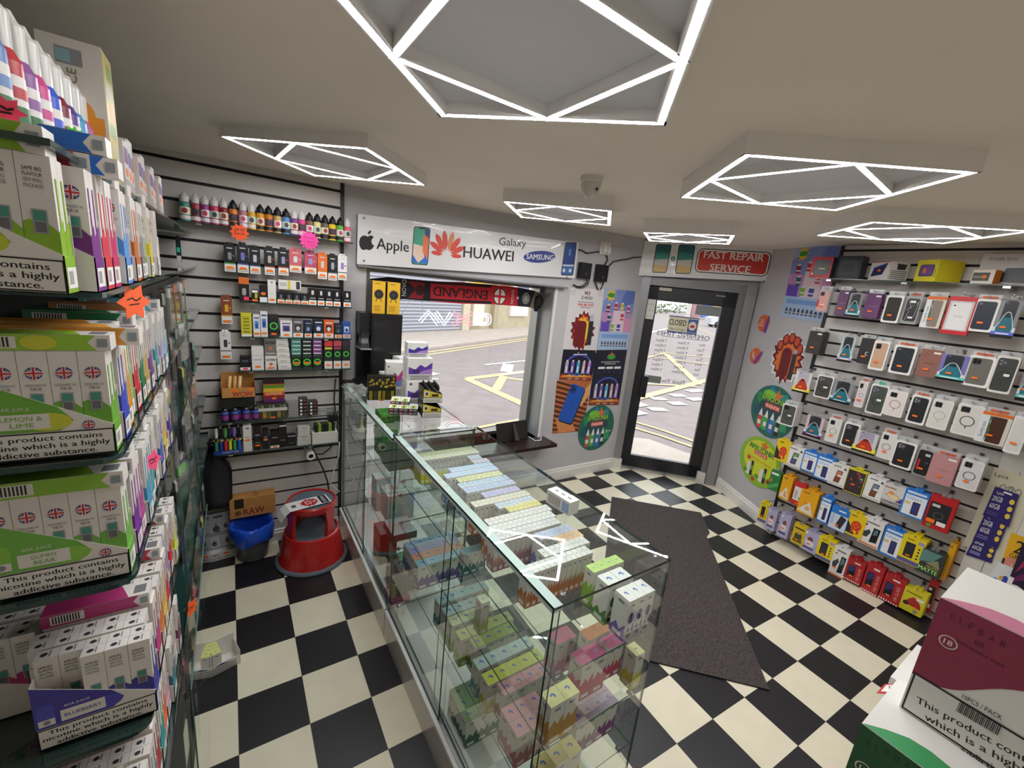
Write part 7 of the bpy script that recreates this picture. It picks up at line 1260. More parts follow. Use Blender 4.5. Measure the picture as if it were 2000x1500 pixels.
def build_pack(row, i, typ, col, label, bb, nb=2, st=True, d=DP, **k):
    s, z, w, h = place(*bb, d); th = .014; name = k.get('name', 'phone_case_pack'); pos = rw(s, d, z - h / 2); yaw = RZ + RNG.uniform(-.05, .05)
    r = thing(name, label, k.get('cat', 'phone accessory'), pos, yaw); B = MB(); m = MB(); p = Pen(m, (0, -th / 2, h / 2), (1, 0, 0), (0, 0, 1)); body = WHITE; CLR = False
    c = col[0]; c2 = col[1] if len(col) > 1 else '#c8c8c8'
    if typ == 'wf': body = M('#e4e2df', .4); p.rr(-w * .5, -h * .5, w * .5, h * .5, .012, M('#eceae7', .35)); caseshape(p, w * .8, h * .86, c, cam=k.get('cam', 'tri')); 
    elif typ == 'mag': body = M('#dedcd8', .35); p.rr(-w * .5, -h * .5, w * .5, h * .5, .012, M('#e6e3df', .3)); caseshape(p, w * .86, h * .88, c, ring=c2)
    elif typ == 'gor': body = PLASTIC; p.rect(-w * .46, -h * .3, w * .46, h * .46, M(k.get('bgc', '#8f9196'), .25)); caseshape(p, w * .6, h * .6, k.get('inner', '#2c2e34'), 0, h * .15, 'one'); p.rect(-w * .5, -h * .5, w * .5, -h * .22, M(k.get('base', '#d8dce0'), .35)); dm = [(-.34, -.3), (-.36, -.2), (-.26, -.08), (-.2, .06), (-.1, .17), (0, .2), (.1, .17), (.2, .06), (.28, -.06), (.36, -.2), (.34, -.3)]; p.poly([(x * w * 1.1, y * h * 1.05 - h * .03) for x, y in dm], M('#dfe3e6', .4)); p.poly([(x * w, y * h - h * .04) for x, y in dm], M(c, .45)); p.poly([(-w * .12, h * .02), (w * .12, h * .02), (w * .1, h * .12), (0, h * .155), (-w * .1, h * .12)], M('#15262c' if c != '#b83a22' else '#7a1a14', .45)); p.rect(-w * .5, -h * .5, w * .5, -h * .42, M('#141416', .3)); p.rect(-w * .5, -h * .42, w * .5, -h * .34, M(c2, .3)); p.rect(-w * .3, -h * .4, w * .3, -h * .37, WHITE)
    elif typ == 'bag': body = CRINKLE; caseshape(p, w * .8, h * .8, c, cam='none'); p.rect(-w * .2, h * .25, w * .15, h * .33, WHITE); p.rect(-w * .1, -h * .3, w * .2, -h * .24, WHITE); [p.line([(RNG.uniform(-w * .4, w * .4), RNG.uniform(-h * .4, h * .4)), (RNG.uniform(-w * .4, w * .4), RNG.uniform(-h * .4, h * .4))], .0018, M('#b8b8bc', .3)) for _ in range(6)]
    elif typ == 'qual': body = M('#d8d2c4', .4); p.rect(-w * .5, -h * .5, -w * .16, h * .38, M('#dfe3e8', .4)); T(p, 'Quality case', -w * .36, -h * .08, w * .13, INK, w=h * .5, rot=PI / 2); caseshape(p, w * .5, h * .84, c, w * .1, -h * .04, 'none', r=.008); p.poly([(-w * .2, -h * .45), (-w * .1, -h * .1), (-w * .18, h * .2), (-w * .12, h * .38), (-w * .22, h * .38)], M('#4a6a3a', .4)); p.rect(-w * .5, h * .4, w * .5, h * .5, M('#e0702a', .4))
    elif typ == 'redbag': body = M('#c8202a', .35); p.rect(-w * .44, -h * .4, w * .44, h * .38, M('#c9c6c6', .25)); p.rr(-w * .36, -h * .37, w * .36, h * .34, .008, M('#e6e3e2', .4)); T(p, 'MY BAG', 0, -h * .02, .008, M('#8a4a4a', .4), w=w * .3); p.ell(-w * .24, h * .26, .005, .005, INK, 8)
    elif typ == 'wal': body = M(c, .5); p.rr(-w * .48, -h * .49, w * .48, h * .49, .006, M(c, .55, noise=.06, scale=90)); p.rect(w * .1, h * .36, w * .42, h * .42, WHITE); p.rect(-w * .2, -h * .03, w * .3, -h * .0, M(c2, .5)); p.ring(-w * .22, h * .28, w * .14, w * .12, .003, M(c2, .5)) if k.get('hole') else None
    elif typ == 'cc': body = M('#26262a', .5); p.rr(-w * .48, -h * .49, w * .48, h * .49, .006, M(c, .55)); p.ring(w * .18, -h * .1, w * .18, w * .18, .005, M('#c8c8cc', .3)); p.rect(w * .2, -h * .16, w * .38, -h * .04, M(c, .55))
    elif typ == 'glass': body = M('#2f7fd8', .4); p.rect(-w * .42, -h * .44, w * .46, h * .32, M('#eceef2', .35)); T(p, 'Glass', -w * .05, h * .22, h * .12, M('#5a9ae0', .4), w=w * .62); p.rr(-w * .06, -h * .38, w * .26, h * .1, .005, INK); p.rr(-w * .03, -h * .35, w * .23, h * .07, .004, M('#3a3a78', .25)); p.rect(-w * .4, -h * .04, -w * .16, h * .06, M('#d8c88a', .4)); p.poly([(-w * .5, -h * .5), (w * .2, -h * .5), (-w * .5, -h * .42)], M('#2f7fd8', .4)); p.rect(-w * .4, h * .38, w * .4, h * .46, M('#d8e4f2', .4))
    elif typ == 'ph': body = M('#e0dedd', .4); p.rect(-w * .46, -h * .46, w * .46, h * .46, M('#e8e6e4', .4)); p.poly([(-w * .18, -h * .34), (w * .16, -h * .34), (w * .26, h * .22), (-w * .08, h * .22)], INK); p.poly([(-w * .14, -h * .31), (w * .13, -h * .31), (w * .22, h * .19), (-w * .05, h * .19)], M(c, .25)); p.poly([(-w * .1, -h * .05), (w * .16, -h * .1), (w * .22, h * .19), (-w * .05, h * .19)], M(c2, .25)); p.rect(-w * .35, h * .36, w * .1, h * .41, M('#77777a', .4)); p.poly([(w * .25, h * .3), (w * .45, h * .3), (w * .32, h * .42)], M('#3a3a40', .4)); p.rect(-w * .44, -h * .46, w * .44, -h * .4, M(k.get('strip', '#c8c4c0'), .4))
    elif typ == 'bull': body = M('#e8c81a', .4); p.poly([(-w * .48, -h * .42), (-w * .48, h * .2), (w * .1, -h * .42)], M('#2a2a2a', .4)); p.ell(w * .08, -h * .02, w * .27, h * .22, M('#d03a1c', .4), 16); [p.ell(w * (.08 + .12 * math.cos(t)), h * (-.02 + .1 * math.sin(t)), w * .07, h * .05, M('#e86a3a', .4), 8) for t in (0, 1.6, 3.1, 4.6)]; p.rect(-w * .15, -h * .36, -w * .03, -h * .2, M('#d03a1c', .4)); p.rect(w * .15, -h * .36, w * .28, -h * .2, M('#d03a1c', .4)); p.rect(-w * .3, h * .36, w * .0, h * .41, M('#7a6410', .4))
    elif typ == 'yo': body = M('#e8a81c', .4); p.poly([(-w * .48, -h * .4), (w * .44, -h * .46), (w * .1, h * .06)], M('#e6e0d4', .4)) if k.get('tri', 1) else None; p.ell(w * .05, -h * .22, w * .14, h * .09, M('#d8b06a', .4)); p.rect(-w * .35, h * .36, w * .0, h * .42, M('#a87410', .4))
    elif typ == 'rw': body = M('#c82a2a', .4); p.rect(-w * .42, -h * .3, w * .42, h * .3, M('#e2dedb', .4)); p.rect(-w * .3, -h * .2, -w * .05, h * .15, M('#b8b4b0', .4)); p.ell(w * .2, -h * .18, w * .1, h * .06, M('#4f9a3a', .4), 10)
    elif typ == 'tools': body = M('#e8e5e2', .4); p.poly([(w * .02, -h * .34), (w * .36, -h * .3), (w * .4, h * .24), (w * .08, h * .24)], M('#16181c', .25)); p.poly([(w * .1, -h * .05), (w * .3, h * .0), (w * .32, h * .18), (w * .15, h * .2)], M('#5a7a8a', .25)); p.poly([(-w * .4, -h * .05), (-w * .1, h * .12), (0, h * .02), (-w * .15, -h * .2), (-w * .35, -h * .2)], M('#3a4048', .35)); p.rect(-w * .3, h * .36, w * .3, h * .4, M('#55555a', .4)); p.rect(-w * .46, -h * .48, w * .46, -h * .42, M('#e07a4a', .4)); p.ell(-w * .3, h * .27, w * .07, w * .07, M('#8a3a2a', .4), 8)
    elif typ == 'ylph': body = M('#e8d21a', .4); p.rr(-w * .3, -h * .26, w * .12, h * .28, .004, INK); p.rr(-w * .26, -h * .24, w * .08, h * .25, .004, M('#2c2c34', .25)); p.rect(-w * .48, -h * .48, w * .48, -h * .34, M('#5a5a9a', .4)); [p.rect(w * .26, h * (.12 - .12 * q), w * .34, h * (.18 - .12 * q), INK) for q in range(4)]; p.rect(w * .2, h * .3, w * .44, h * .42, M('#9a9ac8', .4)); p.rect(-w * .3, h * .38, 0, h * .42, M('#8a7a10', .4))
    elif typ == 'lil': body = M('#a9a4c8', .4); p.rect(-w * .46, -h * .46, w * .46, h * .46, M('#b3aed0', .4)); p.ell(0, h * .1, w * .17, h * .12, M('#8a4a3a', .4), 12); p.ell(0, -h * .1, w * .26, h * .14, M('#e4e2ea', .4), 14); p.rect(-w * .35, -h * .36, w * .3, -h * .28, M('#4a4460', .4)); p.rect(-w * .3, -h * .06, -w * .18, h * .06, M('#d8d4e4', .4)); p.ell(-w * .3, h * .36, w * .08, w * .08, WHITE, 10)
    elif typ == 'ybr': body = M('#d8b81c', .4); p.ell(0, -h * .1, w * .3, h * .2, M('#4a4430', .4), 14); p.rect(-w * .4, h * .25, w * .4, h * .32, M('#3a3420', .4)); p.poly([(-w * .4, -h * .4), (w * .4, -h * .4), (w * .3, -h * .2), (-w * .3, -h * .2)], M('#6a5f30', .4)); p.ell(0, h * .06, w * .12, h * .07, M('#b8a070', .4), 10)
    elif typ == 'red100': body = M('#b01f26', .4); p.rr(-w * .36, -h * .28, w * .04, h * .22, .005, M('#1c1c28', .25)); p.poly([(-w * .33, -h * .1), (w * .02, h * .02), (w * .02, h * .2), (-w * .33, h * .2)], M('#3a3a6a', .25)); T(p, '180 GLASS' if k.get('b') else '100 GLASS', w * .26, -h * .08, w * .17, M('#e0b0a0', .4), w=h * .55, rot=PI / 2); p.rect(-w * .1, h * .34, w * .25, h * .4, M('#e8e0dc', .4)); [p.rect(-w * .5 + q * w * .125, -h * .5, -w * .44 + q * w * .125, -h * .44, WHITE) for q in range(8)]
    elif typ == 'rg': body = M('#d8cc2a', .4); p.poly([(-w * .36, -h * .2), (-w * .25, h * .0), (-w * .05, h * .18), (w * .12, h * .16), (w * .34, -h * .05), (w * .38, -h * .22)], M('#b02a22', .4)); p.ell(-w * .28, -h * .16, w * .13, h * .09, M('#3a2420', .4), 10); p.rect(w * .1, h * .1, w * .42, h * .2, WHITE); p.rect(-w * .4, h * .3, w * .3, h * .34, M('#6a6414', .4)); p.ell(w * .2, -h * .38, w * .1, w * .1, GREY, 10)
    elif typ == 'dkf': body = M('#d8d02a', .4); p.rect(-w * .47, -h * .47, w * .47, h * .47, M('#3a2e30', .4)); [p.ell(RNG.uniform(-w * .35, w * .35), RNG.uniform(-h * .3, h * .4), w * .07, h * .05, M(RNG.choice(['#8a2a34', '#b04a4a', '#6a3a4a']), .4), 8) for _ in range(9)]; p.ell(w * .3, h * .2, w * .1, h * .05, M('#5fae5a', .4), 10)
    elif typ == 'gold': body = M('#d6d4d4', .4); p.poly([(-w * .3, -h * .1), (w * .2, -h * .28), (w * .35, -h * .05), (-w * .1, h * .2)], M('#c8a04a', .3)); p.poly([(-w * .25, -h * .1), (w * .18, -h * .25), (w * .3, -h * .06), (-w * .08, h * .16)], M('#e8d8b0', .3)); p.rect(-w * .46, -h * .46, w * .46, -h * .34, M('#55585a', .4)); T(p, 'PRIVACY GLASS', -w * .02, -h * .4, h * .07, WHITE, w=w * .8); p.poly([(w * .2, -h * .3), (w * .46, -h * .3), (w * .46, h * .0)], M('#5a3a8a', .4)); p.rect(-w * .4, h * .3, w * .1, h * .36, M('#b07a5a', .4))
    elif typ == 'redbl': body = M('#b81c24', .3); p.rr(-w * .42, -h * .36, w * .36, h * .3, .008, M('#232226', .35)); p.ring(-w * .02, -h * .08, w * .2, w * .2, w * .05, M('#4a4a50', .3)); p.rect(-w * .35, h * .16, -w * .05, h * .24, M('#c8c8cc', .3)); p.rr(-w * .4, -h * .34, -w * .08, -h * .22, .005, ORANGE); p.rect(0, -h * .36, w * .34, -h * .24, WHITE); p.ell(-w * .26, -h * .42, w * .1, h * .05, M('#4f9a3a', .4), 10)
    elif typ == 'blue': body = M('#2a78d0', .4); p.rect(-w * .47, -h * .47, w * .47, h * .2, M('#d4dce8', .4)); p.poly([(-w * .1, -h * .3), (w * .22, -h * .38), (w * .42, h * .12), (w * .08, h * .2)], INK); p.poly([(-w * .06, -h * .28), (w * .2, -h * .34), (w * .38, h * .1), (w * .1, h * .17)], M('#3a3440', .25)); T(p, 'TRUE BLUE', -w * .32, -h * .05, w * .14, M('#2a78d0', .4), w=h * .45, rot=PI / 2); p.rect(-w * .1, h * .34, w * .3, h * .4, WHITE)
    elif typ == 'matte': body = M('#2f3a38', .3); p.poly([(-w * .48, -h * .1), (w * .1, h * .1), (w * .4, h * .45), (-w * .48, h * .45)], M('#5f8a86', .35)); p.poly([(-w * .2, -h * .05), (w * .3, h * .2), (w * .45, -h * .1)], M('#8a8a68', .35)); T(p, 'GLASS', w * .16, -h * .14, h * .09, M('#d8c84a', .4), w=w * .5); T(p, 'MATTE', w * .02, -h * .3, h * .16, M('#a8e06a', .4), w=w * .8, bold=.001)
    elif typ == 'green': body = M('#2f7f3f', .4); p.poly([(-w * .48, -h * .48), (w * .48, -h * .2), (w * .48, h * .0), (-w * .48, -h * .3)], M('#5aa85a', .4)); p.rect(-w * .4, h * .3, w * .3, h * .4, WHITE); p.ell(-w * .3, h * .0, w * .1, h * .12, M('#e0703a', .4), 10)
    elif typ == 'pinkp': body = CRINKLE; caseshape(p, w * .84, h * .88, c, cam='tri'); p.rect(-w * .5, -h * .25, -w * .34, h * .05, M('#c81e24', .4)); p.rect(-w * .2, -h * .2, w * .15, -h * .14, WHITE)
    elif typ == 'redtx': body = CRINKLE; caseshape(p, w * .82, h * .9, '#211f22', cam='none'); p.rect(-w * .34, -h * .28, -w * .2, h * .1, M('#b8202a', .4)); p.rect(0, h * .25, w * .3, h * .34, M('#c8c8c8', .4)); p.ell(w * .2, h * .02, w * .1, w * .1, M('#4a4a50', .3), 12)
    B.prism(rrect(-w / 2, -h / 2, w / 2, h / 2, min(.01, w * .1) if typ in ('wf', 'mag', 'wal', 'cc', 'bag', 'pinkp', 'redtx') else .002, 3), (0, th / 2, h / 2), (1, 0, 0), (0, 0, 1), th, body)
    # hang tab
    B.box(-w * .16, -.001, h, w * .16, .001, h + .018, k.get('tab') and M(k['tab'], .4) or (PLASTIC if typ not in ('glass', 'ph', 'bull', 'yo', 'tools', 'ylph', 'lil', 'red100', 'rg', 'dkf') else body))
    if row < 5 and typ not in ('gor', 'redbag'): B.box(-w * .46, .0, h - .002, w * .46, .003, h + .026, CRINKLE); (i * 7 + row) % 3 == 0 and B.box(-w * .3, -.0008, h + .004, w * .3, 0, h + .016, M('#d8582a', .45))
    b0 = B.build('pack_body', r); m.build('pack_print', r)
    if st: mm_ = MB(); q = Pen(mm_, (0, -th / 2, h / 2), (1, 0, 0), (0, 0, 1)); q.e = .006; sx, sz = k.get('sp', (-.05, -.22)); sw = .0135 if row < 5 else .012; q.rr(sx * w - sw, sz * h - sw * .42, sx * w + sw, sz * h + sw * .42, sw * .38, ORANGE); mm_.build('price_sticker', r)
    if k.get('wst'): mm_ = MB(); q = Pen(mm_, (0, -th / 2, h / 2), (1, 0, 0), (0, 0, 1)); q.e = .006; q.rr(-.0, -h * .04, w * .26, h * .03, .003, WHITE); mm_.build('price_sticker', r)
    # the packs behind it on the same hook
    for j in range(1, nb + 1):
        o = b0.copy(); COL.objects.link(o); o.parent = None; dd = d - j * (th + .0035); o.location = rw(s + RNG.uniform(-.002, .002), dd, z - h / 2 + RNG.uniform(-.003, .002)); o.rotation_euler = (0, 0, yaw + RNG.uniform(-.008, .008)); o.name = name
        o['label'] = f'pack hanging directly behind the {label.split(",")[0]}, {ORD[j - 1]} behind'; o['category'] = k.get('cat', 'phone accessory')
        if len(o['label'].split()) > 16: o['label'] = f'{ORD[j - 1]} pack behind the {label.split(",")[0]}'
    # hook
    hk = thing('display_hook', f'metal hook carrying the {label.split(",")[0]}', 'hook', rw(max(s, .02), 0, z + h / 2 + .012), RZ); mm_ = MB(); mm_.tube([(0, -.019, 0), (min(s - .02, 0), -d - .03, 0), (min(s - .02, 0), -d - .036, .012)], .0025, CHROME, 6); mm_.build('prong', hk); mm_ = MB(); mm_.box(-.009, -.024, -.010, .009, -.0178, .014, M('#6c6c6e', .35, .7)); mm_.build('back_clip', hk)
    return r
TEAL, RGOR = '#1f6f80', '#b83a22'
ROWS = [
 [('pinkp', ['#d8a09a'], 'salmon case pack with a red tab', (1593, 566, 1624, 610), 2), ('wal', ['#6a4a6a', '#8a6a8a'], 'small plum case pack', (1630, 567, 1660, 616), 1), ('gor', [TEAL, '#7fc4d0'], 'teal silhouette case pack between purple ones', (1651, 572, 1688, 619), 1), ('wal', ['#6a3f6e', '#8a6a90'], 'wide plum case pack', (1684, 573, 1724, 622), 2), ('wf', ['#2a2624'], 'charcoal case in a thick white frame', (1721, 577, 1766, 631), 2, dict(cam='no')), ('bag', ['#2c2c30'], 'crinkled black case bag', (1759, 578, 1802, 633), 2, dict(nost=1)), ('qual', ['#8a7c72'], 'grey brown case with vertical lettering', (1797, 579, 1850, 641), 1), ('redbag', ['#c8202a'], 'red edged pouch with white card', (1837, 579, 1908, 654), 1, dict(nost=1)), ('wf', ['#1f2238'], 'navy case in a white frame', (1890, 584, 1954, 649), 2, dict(cam='one')), ('gor', [TEAL, '#5a6ae0'], 'teal silhouette pack with a shiny blue base', (1934, 584, 2000, 661), 1)],
 [('wal', ['#35312e', '#4a4540'], 'dark leather wallet pack with tan ones behind', (1574, 646, 1608, 692), 5), ('gor', [TEAL, '#b8a8d0'], 'small teal silhouette pack on silver', (1635, 655, 1674, 708), 2, dict(bgc='#b4c4c6')), ('cc', ['#2a2628'], 'black wallet case with a metal letter C', (1673, 660, 1709, 711), 1), ('wf', ['#c8a488'], 'beige case in a white window box', (1696, 665, 1739, 724), 2), ('wf', ['#2c2f36'], 'dark glass case in a white window box', (1736, 673, 1791, 733), 3, dict(cam='one')), ('wal', ['#8f5f52', '#6a3f38'], 'terracotta case with a round cut out', (1788, 681, 1841, 738), 1, dict(hole=1)), ('gor', [TEAL, '#5ad0c8'], 'teal silhouette pack on violet foil', (1826, 688, 1895, 747), 2, dict(bgc='#7a78b8')), ('wf', ['#6f6c66'], 'grey case in a white frame', (1879, 693, 1945, 758), 2), ('mag', ['#3f443f', '#2a2c2a'], 'dark green case with a black ring', (1928, 694, 1993, 770), 2, dict(wst=1, nost=1)), ('gor', [TEAL, '#6ac0b8'], 'teal silhouette pack cut by the frame edge', (1982, 700, 2040, 785), 1)],
 [('gor', [RGOR, '#e8d82a'], 'red silhouette pack with a yellow base by the flame', (1548, 722, 1588, 770), 3, dict(bgc='#d8d4d2', inner='#b8b4c0', base='#e8d82a')), ('mag', ['#4a4843', '#24231f'], 'olive grey case with a dark ring', (1590, 731, 1629, 780), 3, dict(wst=1, nost=1)), ('gor', [TEAL, '#2a6a78'], 'teal silhouette pack over a black case', (1621, 740, 1669, 791), 4), ('mag', ['#d8ccd0', '#7a5a6a'], 'pale case with a mauve ring', (1668, 744, 1697, 796), 3), ('mag', ['#4c524a', '#2c302c'], 'moss case with a ring in a green bag', (1690, 749, 1737, 812), 2, dict(wst=1, nost=1, tab='#3fc89a')), ('mag', ['#e4dcd8', '#b07a84'], 'clear case with a rose ring', (1725, 760, 1773, 816), 3, dict(nost=1)), ('wf', ['#26282c'], 'black triple lens case', (1769, 770, 1819, 831), 2), ('mag', ['#dcdad4', '#b8b4ac'], 'clear case with a pale grey ring', (1809, 778, 1863, 841), 4, dict(nost=1)), ('mag', ['#dcd8d2', '#4a4448'], 'clear case with a dark ring', (1857, 786, 1923, 855), 2, dict(nost=1)), ('qual', ['#4a2c22'], 'chocolate case with vertical lettering', (1904, 802, 1977, 872), 2), ('wf', ['#dedbd8'], 'clear white case at the frame edge', (1959, 812, 2015, 888), 1, dict(cam='no'))],
 [('mag', ['#53544f', '#2c2d2a'], 'grey case with a ring over the jungle sticker', (1523, 787, 1557, 834), 5, dict(nost=1, wst=1)), ('gor', [TEAL, '#7a3a8a'], 'teal silhouette pack on pink', (1569, 807, 1612, 858), 2, dict(bgc='#d8b8c0')), ('mag', ['#dcdad6', '#8a8884'], 'clear case with a grey ring', (1611, 815, 1645, 866), 3), ('wf', ['#2a2a2c'], 'black ribbed case in a white tray', (1641, 823, 1681, 877), 3), ('gor', [RGOR, '#e8e02a'], 'red silhouette pack on yellow', (1665, 837, 1717, 890), 3, dict(bgc='#d6d2d4', inner='#a8a0b8', base='#e8e02a')), ('mag', ['#e0dcd8', '#6a5a72'], 'clear case with a violet lens plate', (1712, 843, 1753, 899), 3), ('wf', ['#26262a'], 'black wave pattern case in a white tray', (1738, 858, 1791, 919), 3), ('redtx', ['#211f22'], 'black case with red upright lettering', (1781, 874, 1826, 933), 2), ('wal', ['#c08a8c', '#a87074'], 'dusty pink wallet case', (1809, 883, 1872, 951), 3), ('mag', ['#dad6da', '#3f3a44'], 'clear case with a bold black ring', (1865, 894, 1923, 961), 3)],
 [('bull', ['#e8c81a'], 'yellow pack with a red bull at the hook end', (1512, 856, 1545, 904), 1), ('ph', ['#5a5a8a', '#7aa070'], 'white pack with a slanted violet phone', (1533, 868, 1571, 917), 2, dict(nost=1, wst=1)), ('glass', [], 'first blue and white screen glass pack', (1564, 879, 1598, 925), 2, dict(nost=1)), ('glass', [], 'second blue and white screen glass pack', (1589, 888, 1629, 941), 3, dict(nost=1)), ('ph', ['#8a4a2a', '#c87a5a'], 'white pack with a copper phone', (1617, 902, 1657, 953), 2, dict(nost=1, wst=1)), ('dkf', [], 'dark pack with red blossoms on yellow card', (1648, 914, 1692, 969), 3, dict(sp=(-.05, -.1))), ('ph', ['#8a4a2a', '#7a8a9a'], 'white pack with an orange brown phone', (1685, 927, 1730, 982), 3, dict(nost=1, wst=1)), ('gold', [], 'white privacy glass pack with a gold phone', (1718, 941, 1769, 992), 3, dict(sp=(-.05, .1))), ('glass', [], 'large blue and white screen glass pack', (1757, 953, 1814, 1017), 3, dict(nost=1)), ('redbl', [], 'red blister pack with a black car mount', (1802, 964, 1869, 1042), 2, dict(nost=1))],
 [('green', [], 'green pack over the lime sticker', (1500, 917, 1526, 961), 2, dict(nost=1)), ('yo', [], 'narrow amber pack with a white triangle', (1521, 927, 1550, 978), 4, dict(sp=(.1, -.32))), ('rw', [], 'red and white screen protector pack', (1545, 940, 1574, 989), 2, dict(sp=(.1, -.4))), ('yo', [], 'wide amber pack with a white triangle', (1557, 953, 1599, 1011), 5, dict(sp=(-.1, -.02))), ('glass', [], 'third row down blue and white glass pack', (1595, 969, 1626, 1023), 3, dict(nost=1)), ('blue', [], 'blue topped pack with a slanted black phone', (1617, 986, 1660, 1042), 2, dict(sp=(-.0, -.25))), ('bull', [], 'yellow and black pack with a red bull', (1648, 997, 1693, 1053), 2, dict(nost=1)), ('tools', [], 'white pack with a dark phone and fingers', (1676, 1009, 1727, 1073), 4, dict(nost=1)), ('glass', [], 'blue and white glass pack beside the yellow one', (1717, 1028, 1767, 1093), 3, dict(nost=1)), ('ylph', [], 'bright yellow pack with a black phone', (1752, 1042, 1808, 1109), 5, dict(sp=(-.08, -.18))), ('matte', [], 'dark matte glass pack with lime lettering', (1788, 1067, 1845, 1131), 4, dict(nost=1))],
 [('ylph', [], 'small yellow pack with a black phone', (1480, 978, 1504, 1023), 1, dict(sp=(-.08, -.18))), ('lil', [], 'lilac pack lowest and nearest the door', (1494, 991, 1520, 1038), 1, dict(sp=(-.05, -.1))), ('lil', [], 'second lilac pack on the lowest row', (1517, 1000, 1547, 1053), 3, dict(sp=(-.05, -.1))), ('ybr', [], 'mustard pack with a brown print', (1545, 1020, 1576, 1067), 2, dict(sp=(-.05, -.28))), ('lil', [], 'third and largest lilac pack', (1563, 1031, 1602, 1084), 3, dict(sp=(-.05, -.1))), ('ylph', [], 'medium yellow pack with a black phone', (1592, 1045, 1632, 1101), 3, dict(sp=(-.05, -.2))), ('tools', [], 'white pack with a dark phone and an orange base', (1618, 1065, 1660, 1132), 3, dict(sp=(-.2, -.2))), ('red100', [], 'first red glass pack with sideways lettering', (1648, 1087, 1690, 1143), 3, dict(sp=(-.1, -.24))), ('red100', [], 'second red glass pack with sideways lettering', (1682, 1098, 1728, 1165), 3, dict(sp=(-.1, -.24))), ('red100', [], 'third red glass pack with sideways lettering', (1717, 1118, 1769, 1185), 3, dict(sp=(-.1, -.24), b=1)), ('rg', [], 'yellow pack with a crimson beast, lowest and last', (1757, 1143, 1811, 1206), 3, dict(sp=(.15, -.2)))]]
for ri, row in enumerate(ROWS):
    for i, it in enumerate(row):
        typ, col, look, bb, nb = it[:5]; kw = dict(it[5]) if len(it) > 5 else {}; st = not kw.pop('nost', 0)
        nm = 'phone_case_pack' if ri < 4 else 'screen_protector_pack'
        build_pack(ri + 1, i, typ, col or ['#ffffff'], f'{look}, {ORD[i]} along the {ORD[ri]} hook row', bb, nb, st, DP if ri < 4 else .15, name=nm, cat='phone case' if ri < 4 else 'screen protector', **kw)
build_pack(8, 0, 'redbl', ['#b81c24'], 'large red blister pack at the end of the lowest hooks', (1800, 1130, 1834, 1196), 1, False, .07, name='screen_protector_pack', cat='phone accessory')
build_pack(8, 1, 'yo', ['#e8a81c'], 'deep amber pack stack behind the matte glass pack', (1840, 1060, 1864, 1132), 4, False, .09, name='screen_protector_pack', cat='screen protector', tri=0)
# ---------------- top shelf of boxed speakers
s0, zS = rhit(1582, 541, .2); s1, zS2 = rhit(2000, 558, .2); zS = (zS + zS2) / 2
r = thing('wall_shelf', 'glass shelf of boxed speakers above the phone case hooks', 'shelf', rw(s0, .105, zS), RZ); m = MB(); m.box(0, -.095, -.006, 1.35, .087, 0, [EDGE, EDGE, EDGE, EDGE, GLASS, GLASS]); m.build('glass_shelf', r)
for q in (.12, .55, 1.0): m = MB(); m.box(q - .015, -.08, -.02, q + .015, .087, -.006, CLIP); m.build('shelf_bracket', r)
def spk(label, bb, dep, body, prt, d=.19, twist=0.0, sideprt=None, name='speaker_box'):
    cx, cy = (bb[0] + bb[2]) / 2, (bb[1] + bb[3]) / 2; sa, _ = rhit(bb[0], cy, d); sb_, _ = rhit(bb[2], cy, d); _, za = rhit(cx, bb[3], d); _, zb = rhit(cx, bb[1], d); w = (sb_ - sa) * .94; h = zb - zS if zb > zS + .05 else .08
    p0 = rw((sa + sb_) / 2, d - dep / 2, zS + .0006); r = thing(name, label, 'box', p0, RZ + twist); m = MB(); m.box(-w / 2, -dep / 2, 0, w / 2, dep / 2, h, body); m.build('carton', r); m = MB(); prt(front(m, w, dep, h), w, h); sideprt and sideprt(rside(m, w, dep, h), dep, h); m.build('box_print', r)
spk('red framed boxed speaker at the door end of the glass shelf', (1583, 502, 1626, 541), .11, [M('#2a2d36', .4), M('#2a2d36', .4), M('#c0242c', .4), M('#2a2d36', .4), M('#2a2d36', .4), M('#2a2d36', .4)], lambda p, w, h: (p.rr(-w * .36, h * .14, w * .42, h * .86, .01, M('#2c2a2e', .3)), p.rect(-w * .1, h * .42, w * .2, h * .47, M('#d8c08a', .3)), p.ell(-w * .38, h * .2, .006, .006, WHITE, 8)))
spk('dark slate box beside the red framed speaker', (1630, 500, 1684, 543), .10, M('#2c3038', .45), lambda p, w, h: (p.rect(-w * .4, h * .2, w * .4, h * .8, M('#363b44', .4)), p.ell(0, h * .5, w * .25, h * .2, M('#22262c', .4))), d=.14)
WL = lambda p, d, h: (p.poly([(-d * .1, h * .6), (d * .3, h * .62), (d * .36, h * .9), (-d * .14, h * .92)], M('#30363e', .4)), [p.rect(-d * .4, h * (.1 + .1 * k), d * .42, h * (.14 + .1 * k), M('#55555a', .4)) for k in range(5)])
spk('white box picturing a blue portable speaker', (1701, 511, 1756, 548), .14, M('#dcd8d6', .4), lambda p, w, h: (p.poly([(-w * .4, h * .2), (w * .2, h * .3), (w * .38, h * .92), (-w * .3, h * .68)], M('#1d2450', .35)), p.poly([(-w * .34, h * .6), (w * .34, h * .84), (w * .36, h * .93), (-w * .3, h * .7)], M('#2f3a9a', .35)), p.rr(-w * .08, h * .48, w * .08, h * .58, .004, ORANGE), p.rect(-w * .5, h * .96, w * .5, h, M('#b82a2a', .4))), d=.17, twist=-.5, sideprt=WL)
